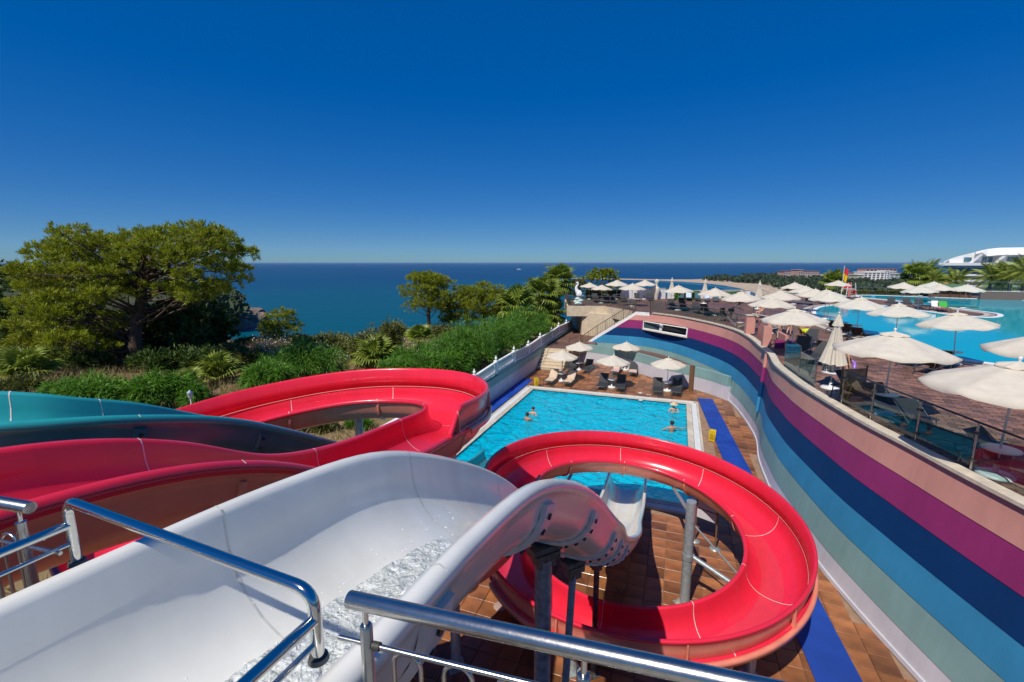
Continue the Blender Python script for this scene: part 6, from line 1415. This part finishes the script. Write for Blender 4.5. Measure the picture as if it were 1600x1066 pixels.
def frond_feather(seed, L=1.0, n=26):
    rr = random.Random(seed); mb = MB(); pts = [Vector((L*f, 0, L*(.30*f-.62*f*f))) for f in np.linspace(0, 1, 9)]; mb.tube(pts, [.016*L*(1-.8*i/8) for i in range(9)], 5)
    for k in range(n):
        f = .12+.88*k/(n-1); p = Vector((L*f, 0, L*(.30*f-.62*f*f))); ln = L*.34*math.sin(math.pi*(.12+.80*f))**.7*rr.uniform(.85, 1.1)
        for s_ in (-1, 1):
            d = Vector((.55, s_*.85, -.22)).normalized(); q = p+d*ln*.6+Vector((0, 0, .02*ln)); e = p+d*ln+Vector((0, 0, -.22*ln)); w = Vector((1, 0, 0))*ln*.055
            mb.add([p, q+w, e, q-w], [(0, 1, 2, 3)])
    return mb
FAN = [frond_fan(i).mesh('frond', M['palm']) for i in range(4)]; FEA = [frond_feather(i).mesh('frond', M['palm']) for i in range(3)]
FAND = [frond_fan(9).mesh('frond', M['palmdry'])]
def palm(name, label, base, h, L, n, seed, kind='fan', r=.17, group=None, dry=6, lean=(0, 0), lo=-55):
    rr = random.Random(seed); t = thing(name, label, 'palm tree', base, 0, group); top = Vector((lean[0], lean[1], h))
    mb = MB(); k = 9; mb.tube([Vector((lean[0]*(i/k)**1.5, lean[1]*(i/k)**1.5, -.2+(h+.2)*i/k)) for i in range(k+1)], [r*(1.25-.35*i/k)*(1+.08*(i % 2)) for i in range(k+1)], 10); mb.build('trunk', M['palmtrunk'], t)
    lib = FAN if kind == 'fan' else FEA
    for i in range(n):
        f = i/(n-1); el = R(85-(85-lo)*f**.85+rr.uniform(-8, 8)); az = i*2.39996+rr.uniform(-.2, .2); o = link('frond', rr.choice(lib), t, top+Vector((0, 0, .05*(1-f))))
        o.rotation_euler = (rr.uniform(-.3, .3), -el, az); s_ = L*rr.uniform(.85, 1.1); o.scale = (s_, s_, s_)
    for i in range(dry):
        az = rr.uniform(0, 6.28); o = link('dead_frond', FAND[0], t, top+Vector((0, 0, -.15))); o.rotation_euler = (0, R(rr.uniform(55, 80)), az); s_ = L*rr.uniform(.7, .9); o.scale = (s_, s_, s_)
    return t
def px_palm(px, top_py, Y, L, n, label, seed, kind='fan', gz=None, group='palms by the balustrade', **k):
    tp = aty(px, top_py, Y); gz = ground(tp.x, tp.y) if gz is None else gz; return palm('palm_tree', label, (tp.x, tp.y, gz), max(.35, tp.z-gz), L, n, seed, kind, group=group, **k)
px_palm(848, 462, 50, 2.5, 34, 'tall fan palm with drooping fronds nearest the terrace', 1)
px_palm(873, 440, 57, 2.5, 32, 'tallest fan palm, behind the other palms left of the terrace', 2)
px_palm(808, 482, 46, 2.5, 32, 'fan palm left of the two tall ones, with upright fronds', 3)
px_palm(790, 486, 50, 2.0, 24, 'fan palm partly hidden behind the tall feathery shrub', 4)
px_palm(862, 490, 50, 2.2, 28, 'fan palm low against the balustrade end', 41)
px_palm(588, 566, 29, 1.7, 20, 'young fan palm behind the upper red U-turn', 5, lo=-5, dry=2, group='young fan palms on the slope')
px_palm(656, 530, 33, 1.3, 16, 'young fan palm on the dry slope below the single pine', 6, lo=5, dry=1, group='young fan palms on the slope')
px_palm(344, 612, 24, 1.5, 16, 'young fan palm with stiff upright fronds left of the upper U-turn', 7, lo=15, dry=3, group='young fan palms on the slope')
px_palm(48, 612, 21, 1.5, 16, 'young yellowish fan palm above the teal slide', 8, lo=5, dry=8, group='young fan palms on the slope')
px_palm(302, 640, 22, .9, 9, 'small palm sprout beside the garden lantern', 81, lo=15, dry=0, group='young fan palms on the slope')
G8 = 'palms beyond the upper pool'
for k, (x, y, Y, L, lab, kind) in enumerate(((1302, 432, 66, 2.4, 'palm behind the flag and lifeguard chair', 'fan'), (1430, 424, 70, 3.2, 'leftmost tall palm of the clump by the yellow column', 'fan'), (1447, 420, 72, 3.2, 'middle tall palm of the clump by the yellow column', 'feather'), (1458, 430, 68, 2.8, 'right palm of the clump, yellowish, by the yellow column', 'feather'), (1493, 433, 70, 2.9, 'palm in front of the left end of the white domed building', 'feather'), (1549, 425, 66, 3.2, 'dark palm in front of the middle of the white domed building', 'feather'), (1580, 424, 64, 3.2, 'palm in front of the right half of the white domed building', 'feather'), (1603, 415, 60, 3.2, 'palm at the right edge below the white domed building', 'feather'), (1565, 436, 68, 2.4, 'low yellowish palm between the two dark palms', 'feather'))):
    px_palm(x, y+9, Y, L*.82, 26, lab, 200+k, kind, gz=2.0, group=G8, dry=0, lo=-40)
# small lantern in the garden
gl_ = onhill(301, 648); gt = thing('garden_lantern', 'small white garden lantern on a post above the red slide', 'lantern', gl_)
MB().tube([(0, 0, 0), (0, 0, .75)], .025, 8).build('post', M['whitewall'], gt); MB().lathe([(.05, .75), (.09, .8), (.11, 1.0), (.13, 1.02), (.02, 1.12), (.001, 1.15)], n=8).build('lantern_head', M['bluetowel'], gt)
# boulders where the headland meets the sea
def boulder(px, py, r, label, seed):
    p = at(px, py, SEA); mb = MB(); mb.ball((0, 0, 0), 1, 14); mb.v = [tuple(Vector(v)*r*(1+.38*mnoise.noise(Vector(v)*1.6+Vector((seed, 0, 0)))+.2*mnoise.noise(Vector(v)*3.7+Vector((0, seed, 0))))) for v in mb.v]; mb.v = [(x*1.3, y, z*.8) for x, y, z in mb.v]; mb.sm = [False]*len(mb.sm)
    o = mb.build('boulder', M['rock']); o.location = (p.x, p.y, SEA+r*.25); tag(o, label, 'rock', 'boulders at the tip of the headland')
for k, (x, y, r, lab) in enumerate(((397, 497, 8, 'largest grey boulder at the tip of the headland'), (407, 499, 5, 'outermost grey boulder in the sea off the headland'), (388, 503, 6.5, 'grey boulder at the waterline left of the largest one'), (378, 512, 6, 'grey boulder near the cove beach'), (402, 492, 5.5, 'tall boulder behind the largest one at the headland'))): boulder(x, y, r, lab, k*3.1)
# clipped hedges and shrubs around the upper deck
def hedge(label, a, b, w, h, z, seed, name='hedge', mt='feather', n=2600):
    rng = np.random.default_rng(seed); a, b = Vector((*a, z)), Vector((*b, z)); d = b-a; t = thing(name, label, 'hedge', (a+b)/2)
    q = rng.random((n, 3)); e = rng.integers(0, 3, n); q[np.arange(n), e] = np.where(rng.random(n) < .5, .97+.05*rng.random(n), .0+.03*rng.random(n)); q[:, 2] = np.where(e == 2, .96+.06*rng.random(n), q[:, 2])
    dn = d.normalized(); s_ = np.array((-dn.y, dn.x, 0)); Pq = -np.array(d)/2+q[:, :1]*np.array(d)+(q[:, 1:2]-.5)*w*s_+q[:, 2:]*np.array([0, 0, h])
    V, F = blades(Pq, unit(n, rng)+np.array([0, 0, .4]), .16, .09, rng); link('foliage', npmesh('foliage', V, F, M[mt]), t)
    MB().box((0, 0, h*.48), (d.length*.98, w*.9, h*.9), ax=(dn, Vector((-dn.y, dn.x, 0)), Vector((0, 0, 1)))).build('dark_core', solid('hedge_core', (.012, .022, .008), .9), t)  # solid filler box; shade among the leaves is put into its near-black colour
hedge('clipped green hedge in front of the white parapet, left piece', (20.0, 55.6), (22.8, 56.2), .8, .95, DECK, 1); hedge('clipped green hedge behind the man in green shorts', (25.2, 54.2), (27.8, 55.0), .8, .95, DECK, 2)
hedge('green hedge behind the swan terrace loungers', (9.3, 56.8), (17, 58.6), .9, 1.0, DECK, 3, mt='shrub')
hedge('shrub border behind the far edge of the upper pool, left piece', (51.5, 64.5), (56.0, 61.3), 1.2, .9, DECK-.3, 4, mt='shrub'); hedge('shrub border behind the far edge of the upper pool, in front of the white steps', (47.5, 64.6), (50.8, 65.2), 1.2, .8, DECK-.3, 5, mt='shrub')

# ------------------------------------------------------------------ far wood, town and domed building
def wood(name, pts_fn, n, rr, seed, mt, size, hgt):
    """distant tree mass: many leafy clumps standing on the land"""
    rng = np.random.default_rng(seed); out = []
    for _ in range(n):
        x, y, z = pts_fn(rng); r = size*rng.uniform(.6, 1.4); m_ = rr; d = unit(m_, rng); d[:, 2] = abs(d[:, 2]); c = np.array([x, y, z])+d*np.array([r, r, hgt*rng.uniform(.6, 1.25)])*(.75+.3*rng.random(m_))[:, None]
        out.append(blades(c-d*size*.15, d+unit(m_, rng)*.8, size*.75, size*.6, rng))
    V, F = merge(out); o = link(name, npmesh(name, V, F, M[mt])); o['kind'] = 'stuff'; return o
M['farwood'] = mat('far_wood', (.045, .075, .025), .8, col2=(.028, .05, .02), scale=.02, island=.4)
def inpoly(poly):
    xs = [p[0] for p in poly]; ys = [p[1] for p in poly]
    def f(rng):
        while True:
            x, y = rng.uniform(min(xs), max(xs)), rng.uniform(min(ys), max(ys)); c = False; j = len(poly)-1
            for i in range(len(poly)):
                if (poly[i][1] > y) != (poly[j][1] > y) and x < (poly[j][0]-poly[i][0])*(y-poly[i][1])/(poly[j][1]-poly[i][1])+poly[i][0]: c = not c
                j = i
            if c: p = at(x, y, SEA+.5); return (p.x, p.y, p.z)
    return f
wood('coast_wood', inpoly([(1078, 437.6), (1120, 436), (1180, 431.5), (1222, 430), (1262, 438), (1300, 437), (1345, 443), (1420, 445), (1440, 448), (1400, 462), (1300, 462), (1240, 456), (1215, 447), (1180, 443.5), (1130, 440.5)]), 620, 36, 31, 'farwood', 9, 9)
wood('headland_wood', lambda r: (lambda y, k: (-.605*y-k, y, head_z(-.605*y-k, y)))(r.uniform(282, 405), r.uniform(2, 290)), 2300, 30, 32, 'farwood', 6.5, 7)
wood('hillside_wood', lambda r: (lambda x, y: (x, y, -16.3))(r.uniform(5, 110), r.uniform(72, 130)), 260, 34, 33, 'farwood', 4, 5)
def block(name, label, px0, px1, py_base, py_top, mt, depth, floors, bays, winmt, roof=None, z=SEA+.5, group='far hotels'):
    a, b = at(px0, py_base, z), at(px1, py_base, z); Y = (a.y+b.y)/2; a = Vector((a.x*Y/a.y, Y, z)); b = Vector((b.x*Y/b.y, Y, z)); h = aty((px0+px1)/2, py_top, Y).z-z; w = b.x-a.x; t = thing(name, label, 'building', (a+b)/2, 0, group)
    MB().box((0, depth/2, h/2), (w, depth, h)).build('walls', mt, t)
    fl_ = h/floors; bw = w/bays; k = 0; mm = MB().box((0, 0, 0), (bw*.62, .5, fl_*.52)).mesh('window', winmt); bm_ = MB().box((0, 0, 0), (bw*.8, 1.2, fl_*.16)).mesh('balcony', M['whitewall'])
    for f in range(floors):
        for j in range(bays):
            link('window', mm, t, (-w/2+bw*(j+.5), -.05, fl_*(f+.55))); link('balcony', bm_, t, (-w/2+bw*(j+.5), -.6, fl_*(f+.18)))
    MB().box((0, depth/2-.5, h+.6), (w+2.4, depth+2, 1.2)).build('roof', roof or mt, t); return t
rw = solid('rose_plaster', (.52, .33, .26), .8, var=.06); rf = solid('red_roof', (.28, .10, .07), .8)
block('hotel', 'rose coloured seaside hotel with red roofs, left wing', 1224, 1246, 436, 424.5, rw, 30, 5, 9, M['pane'], rf)
block('hotel', 'rose coloured seaside hotel, tall middle block', 1246, 1253, 438, 422, rw, 30, 6, 2, M['pane'], rw)
block('hotel', 'rose coloured seaside hotel with red roofs, right wing', 1253, 1279, 436, 424.5, rw, 30, 5, 10, M['pane'], rf)
block('hotel', 'blue windowed hotel with red roof right of the flag', 1318, 1339, 441, 426.5, solid('pale_blue_plaster', (.36, .45, .52), .7), 30, 6, 6, M['bluepane'], rf)
block('hotel', 'narrow cream block between the blue and the white hotel', 1339, 1347, 442, 430, solid('cream_plaster', (.55, .50, .38), .8), 26, 4, 1, M['bluepane'])
block('hotel', 'long white hotel with dark window bands left of the palms', 1348, 1380, 442, 426, M['whitewall'], 30, 5, 5, M['pane'])
block('hotel', 'white hotel tower slab beside the long white hotel', 1380, 1388, 442, 424, M['whitewall'], 20, 6, 2, M['bluepane'])
block('hotel', 'pale blue grey hotel block behind the palms', 1389, 1410, 441, 428, solid('grey_blue_plaster', (.46, .52, .56), .8), 26, 5, 3, M['bluepane'])
block('hotel', 'brown roofed building above the white hotels', 1352, 1400, 430, 420.5, rw, 40, 2, 8, M['pane'], rf, group='far hotels')
# tiny beach umbrellas and low buildings by the sand
rr = random.Random(3); bu = []
pr_m = MB().lathe([(1.9, 0), (.02, .8)], n=8).mesh('shade', solid('straw_shade', (.50, .42, .30), .9)); pr_p = MB().tube([(0, 0, -2.3), (0, 0, .4)], .08, 5).mesh('pole', M['pole'])
for k in range(46):
    f = rr.random(); p = at(1140+95*f+rr.uniform(-6, 6), 444+17*f+rr.uniform(-1.5, 2.5), SEA+.5); t = thing('beach_parasol', 'tiny straw parasol among those on the far beach', 'parasol', (p.x, p.y, SEA+2.8), 0, 'straw parasols on the far beach'); link('shade', pr_m, t); link('pole', pr_p, t)
# motor yacht on the open sea
bt = at(811, 421.6, SEA); y_ = thing('motor_boat', 'tiny white motor boat far out on the sea', 'boat', bt, R(8)); hl = MB()
hl.add([(-14, -3.5, 0), (10, -3.5, 0), (17, 0, 3.2), (10, 3.5, 0), (-14, 3.5, 0), (-14, -4, 3), (10, -4, 3), (19, 0, 4), (10, 4, 3), (-14, 4, 3)], [(0, 1, 6, 5), (1, 2, 7, 6), (2, 3, 8, 7), (3, 4, 9, 8), (4, 0, 5, 9), (5, 6, 7, 8, 9), (0, 4, 3, 2, 1)]).build('hull', M['plastic'], y_)
MB().box((-3, 0, 4.6), (13, 5, 3.2)).build('cabin', M['plastic'], y_); MB().box((-3, 0, 4.8), (13.2, 5.2, .9)).build('windows', M['pane'], y_); MB().tube([(-5, 0, 6), (-5, 0, 10)], .2, 6).build('mast', M['plastic'], y_)
# white domed hotel building on the right
dY = 94.; d0 = aty(1466, 446, dY).x
dm = thing('domed_building', 'white building with a sweeping curved roof, slanting ribs and a dark glass storey', 'building', (d0+20, dY+10, 0))
def sk(u, dep, z): return Vector((d0+u+dep*.97, dY+dep, z))     # the left end wall runs back along its own slant
def skbox(nm, u0, u1, p0, p1, z0, z1, mt, par=None):
    return MB().prism([tuple(sk(u0, p0, 0).xy), tuple(sk(u1, p0, 0).xy), tuple(sk(u1, p1, 0).xy), tuple(sk(u0, p1, 0).xy)], z0, z1).build(nm, mt, par or dm, True)
def arc(u): return float(np.interp(u, [0, 1.6, 3.6, 5.9, 8.6, 11.3, 18, 30, 46], [8.9, 9.7, 10.3, 10.85, 11.55, 11.85, 11.95, 12.0, 11.8]))
UE = 46
rows = []
for k in range(47): u = .3+(UE-.3)*k/46; z = arc(u); rows.append([tuple(sk(u, 2.5, z-.3)), tuple(sk(u, 2.4, z)), tuple(sk(u, 14, z+.15)), tuple(sk(u, 14, z-.2))])
ribbon(rows).build('roof', M['whitewall'], dm, True)
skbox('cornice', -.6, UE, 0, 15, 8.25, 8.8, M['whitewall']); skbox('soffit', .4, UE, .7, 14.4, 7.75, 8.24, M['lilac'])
rows = []
for k in range(41): u = 1.4+(UE-1.6)*k/40; t_ = max(8.9, arc(u)-.31); rows.append([tuple(sk(u, 2.2, 8.81)), tuple(sk(u, 2.2, t_)), tuple(sk(u, 2.6, t_)), tuple(sk(u, 2.6, 8.81))])
ribbon(rows).build('wall', M['whitewall'], dm, True)
rows = []
for k in range(33): u = 6.6+(UE-6.8)*k/32; z = arc(u); rows.append([tuple(sk(u, .6, max(z-1.5, 10.15) if u > 8 else z-.5)), tuple(sk(u, 2.3, z+.02)), tuple(sk(u, 2.9, z+.02)), tuple(sk(u, 1.5, max(z-1.5, 10.15) if u > 8 else z-.5))])
ribbon(rows).build('roof_band', M['whitewall'], dm, True)
for k in range(8):
    u = 5.9+5.1*k; a = sk(u, .7, 8.81); b = sk(u+2.0, .7, min(arc(u+2.0)-.1, 10.6)); w = Vector((.42, 0, 0)); q = Vector((.97*.8, .8, 0))
    MB().add([a-w, a+w, b+w, b-w, a-w+q, a+w+q, b+w+q, b-w+q], [(0, 1, 2, 3), (7, 6, 5, 4), (0, 4, 5, 1), (1, 5, 6, 2), (2, 6, 7, 3), (3, 7, 4, 0)]).build('rib', M['whitewall'], dm, True)
    wn = skbox('window', u+2.5 if k else 8.3-.0, (u+4.6) if k else 10.3, 2.05, 2.19, 8.95, 9.95, M['bluepane']); skbox('mullion', (u+3.5 if k else 9.2), (u+3.58 if k else 9.28), 1.98, 2.04, 8.95, 9.95, M['whitewall'], wn)
wn = skbox('window', 4.4, 6.0, 2.05, 2.19, 9.0, 9.9, M['bluepane'])
skbox('glass_storey', 1.6, UE, 2.2, 13, 6.5, 7.74, M['bluepane'])
for k in range(14): skbox('mullion', 2+3.2*k, 2.15+3.2*k, 2.0, 2.19, 6.5, 7.74, solid('grey_mullion', (.25, .27, .3)))
for k in range(4): skbox('floor_slab', 2.0, UE, .6+.3*(k % 2), 13, 6.1-1.15*k, 6.49-1.15*k, M['whitewall'])
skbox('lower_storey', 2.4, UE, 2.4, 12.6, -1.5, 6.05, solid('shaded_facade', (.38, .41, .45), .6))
yc = thing('yellow_column', 'yellow ochre column beside the palms behind the upper pool', 'column', aty(1473, 447, 74)); yl = solid('ochre_plaster', (.62, .40, .12), .8); MB().box((0, 0, -1.5), (1.4, 1.4, 5.6)).build('shaft', yl, yc); MB().box((0, 0, 1.45), (2.0, 2.0, .35)).build('capital', yl, yc)

# ------------------------------------------------------------------ tiles and bricks, piece by piece
bpy.context.view_layer.update()
dg = bpy.context.evaluated_depsgraph_get(); ORI = Vector((0, 0, EYE))
def on_screen(p):
    d = p-ORI; c, s = math.cos(TH), math.sin(TH); dep = d.y*c-d.z*s
    if dep < .2: return None
    x = 800+711*d.x/dep; y = 533-711*(d.y*s+d.z*c)/dep; return (x, y, dep) if -20 < x < 1620 and -20 < y < 1086 else None
def seen(p, tol=.35):
    d = p-ORI; L = d.length; h = S.ray_cast(dg, ORI+d.normalized()*.06, d.normalized(), distance=L+1)
    for _ in range(4):                               # look through glass and film
        if not h[0] or (h[1]-ORI).length > L-tol: return True
        if h[4] is not None and h[4].name.split('.')[0] in ('glass_panel',): h = S.ray_cast(dg, h[1]+d.normalized()*.02, d.normalized(), distance=L)
        else: return False
    return False
def pave(parent, name, cells, mt, size, h, grout, ztop, axes, limit=300):
    """cells: list of centres; the ones that show largest become objects, the rest one mesh"""
    sc = []
    for c in cells:
        q = on_screen(Vector((c[0], c[1], ztop))); v = 0
        if q and seen(Vector((c[0], c[1], ztop+.02))): v = 1/q[2]**2
        sc.append(v)
    order = sorted(range(len(cells)), key=lambda i: -sc[i]); top = set(i for i in order[:limit] if sc[i] > 0)
    rr = random.Random(2); off = Vector(parent.location)
    def one(mb, c, dz, tx, ty):
        ax = axes; w, l = size[0]-grout, size[1]-grout; e = .008; b = Vector(c)
        def P(x, y, z): return b+ax[0]*x+ax[1]*y+Vector((0, 0, z+dz+tx*x+ty*y))
        vs = [P(sx*w/2, sy*l/2, -h) for sx, sy in ((-1, -1), (1, -1), (1, 1), (-1, 1))]+[P(sx*w/2, sy*l/2, -e) for sx, sy in ((-1, -1), (1, -1), (1, 1), (-1, 1))]+[P(sx*(w/2-e), sy*(l/2-e), 0) for sx, sy in ((-1, -1), (1, -1), (1, 1), (-1, 1))]
        mb.add(vs, [(8, 9, 10, 11)]+[(i, (i+1) % 4, 4+(i+1) % 4, 4+i) for i in range(4)]+[(4+i, 4+(i+1) % 4, 8+(i+1) % 4, 8+i) for i in range(4)])
    vm = []
    for k in range(6): mb = MB(); one(mb, (0, 0, 0), 0, rr.uniform(-.004, .004), rr.uniform(-.004, .004)); vm.append(mb.mesh(name, mt))
    rest = MB()
    for i, c in enumerate(cells):
        dz = rr.uniform(-.002, .002)
        if i in top: o = link(name, rr.choice(vm), parent, Vector((c[0], c[1], ztop+dz))-off)
        else: one(rest, (c[0], c[1], ztop), dz, rr.uniform(-.004, .004), rr.uniform(-.004, .004))
    if rest.v:
        me = bpy.data.meshes.new(name); me.from_pydata([(a-off.x, b-off.y, c-off.z) for a, b, c in rest.v], [], rest.f); me.materials.append(mt); o = link('far_'+name, me, parent); o['kind'] = 'stuff'
# lower pool deck: square terracotta tiles laid along the pool
ys = CB[:13*NB+1, 1]; xs = CB[:13*NB+1, 0]; cells = []
for j in range(-13-12, 66):
    for i in range(-3, 40):
        u, v = -1.45+.5*i+.06, -5.4+.5*j+.25; p = PL(u, v)
        if -CW-.02-.25 < u < PW+CW+.25 and -CW-.25 < v < PLN+CW+.25: continue
        if u < -1.42 or p.y < 4.5 or v < -11: continue
        if v < -5.75 and u < .75: continue
        if p.y < 33 and p.x > np.interp(p.y, ys, xs)-.12: continue
        lx = np.interp(p.y, LC[::-1, 1], LC[::-1, 0]) if p.y > 28.6 else 99
        if p.x > lx-.15: continue
        cells.append((p.x, p.y))
pave(deck, 'tile', cells, M['tile'], (.5, .5), .028, .014, 0, (Vector((E1.x, E1.y, 0)), Vector((A2.x, A2.y, 0))))
# upper deck: bricks laid along the wall
ba = Vector((.82, -.57, 0)).normalized(); bb = Vector((-ba.y, ba.x, 0)); cells = []
UPX = [tuple(p) for p in upc]
def inside(x, y, poly):
    c = False; j = len(poly)-1
    for i in range(len(poly)):
        if (poly[i][1] > y) != (poly[j][1] > y) and x < (poly[j][0]-poly[i][0])*(y-poly[i][1])/(poly[j][1]-poly[i][1])+poly[i][0]: c = not c
        j = i
    return c
bw, bl = .34, .17
for j in range(-60, 130):
    for i in range(-40, 70):
        p = Vector((12, 16, 0))+ba*(bw*(i+.5*(j % 2)))+bb*(bl*j)
        if p.y < 5 or p.y > 27 or p.x > 27: continue
        if p.x < np.interp(p.y, CT[:12*NB, 1], CT[:12*NB, 0])+.32: continue
        if on_screen(Vector((p.x, p.y, DECK))) is None or inside(p.x, p.y, UPX): continue
        cells.append((p.x, p.y))
near = [c for c in cells]
pave(udeck, 'brick', near, M['brick'], (bw, bl), .02, .012, DECK+.018, (ba, bb))

# ------------------------------------------------------------------ sea air
hz = MB().box((0, 0, -9.5), (82000, 82000, 53)).build('haze', [])
hm = bpy.data.materials.new('sea_air'); hm.use_nodes = True; ht = hm.node_tree; ht.nodes.remove(ht.nodes['Principled BSDF']); pv = ht.nodes.new('ShaderNodeVolumePrincipled'); pv.inputs['Color'].default_value = (.45, .70, 1, 1); pv.inputs['Density'].default_value = (.000032)
ht.links.new(pv.outputs[0], ht.nodes['Material Output'].inputs['Volume']); hz.data.materials.append(hm); hz['kind'] = 'stuff'
S.cycles.volume_bounces = 0
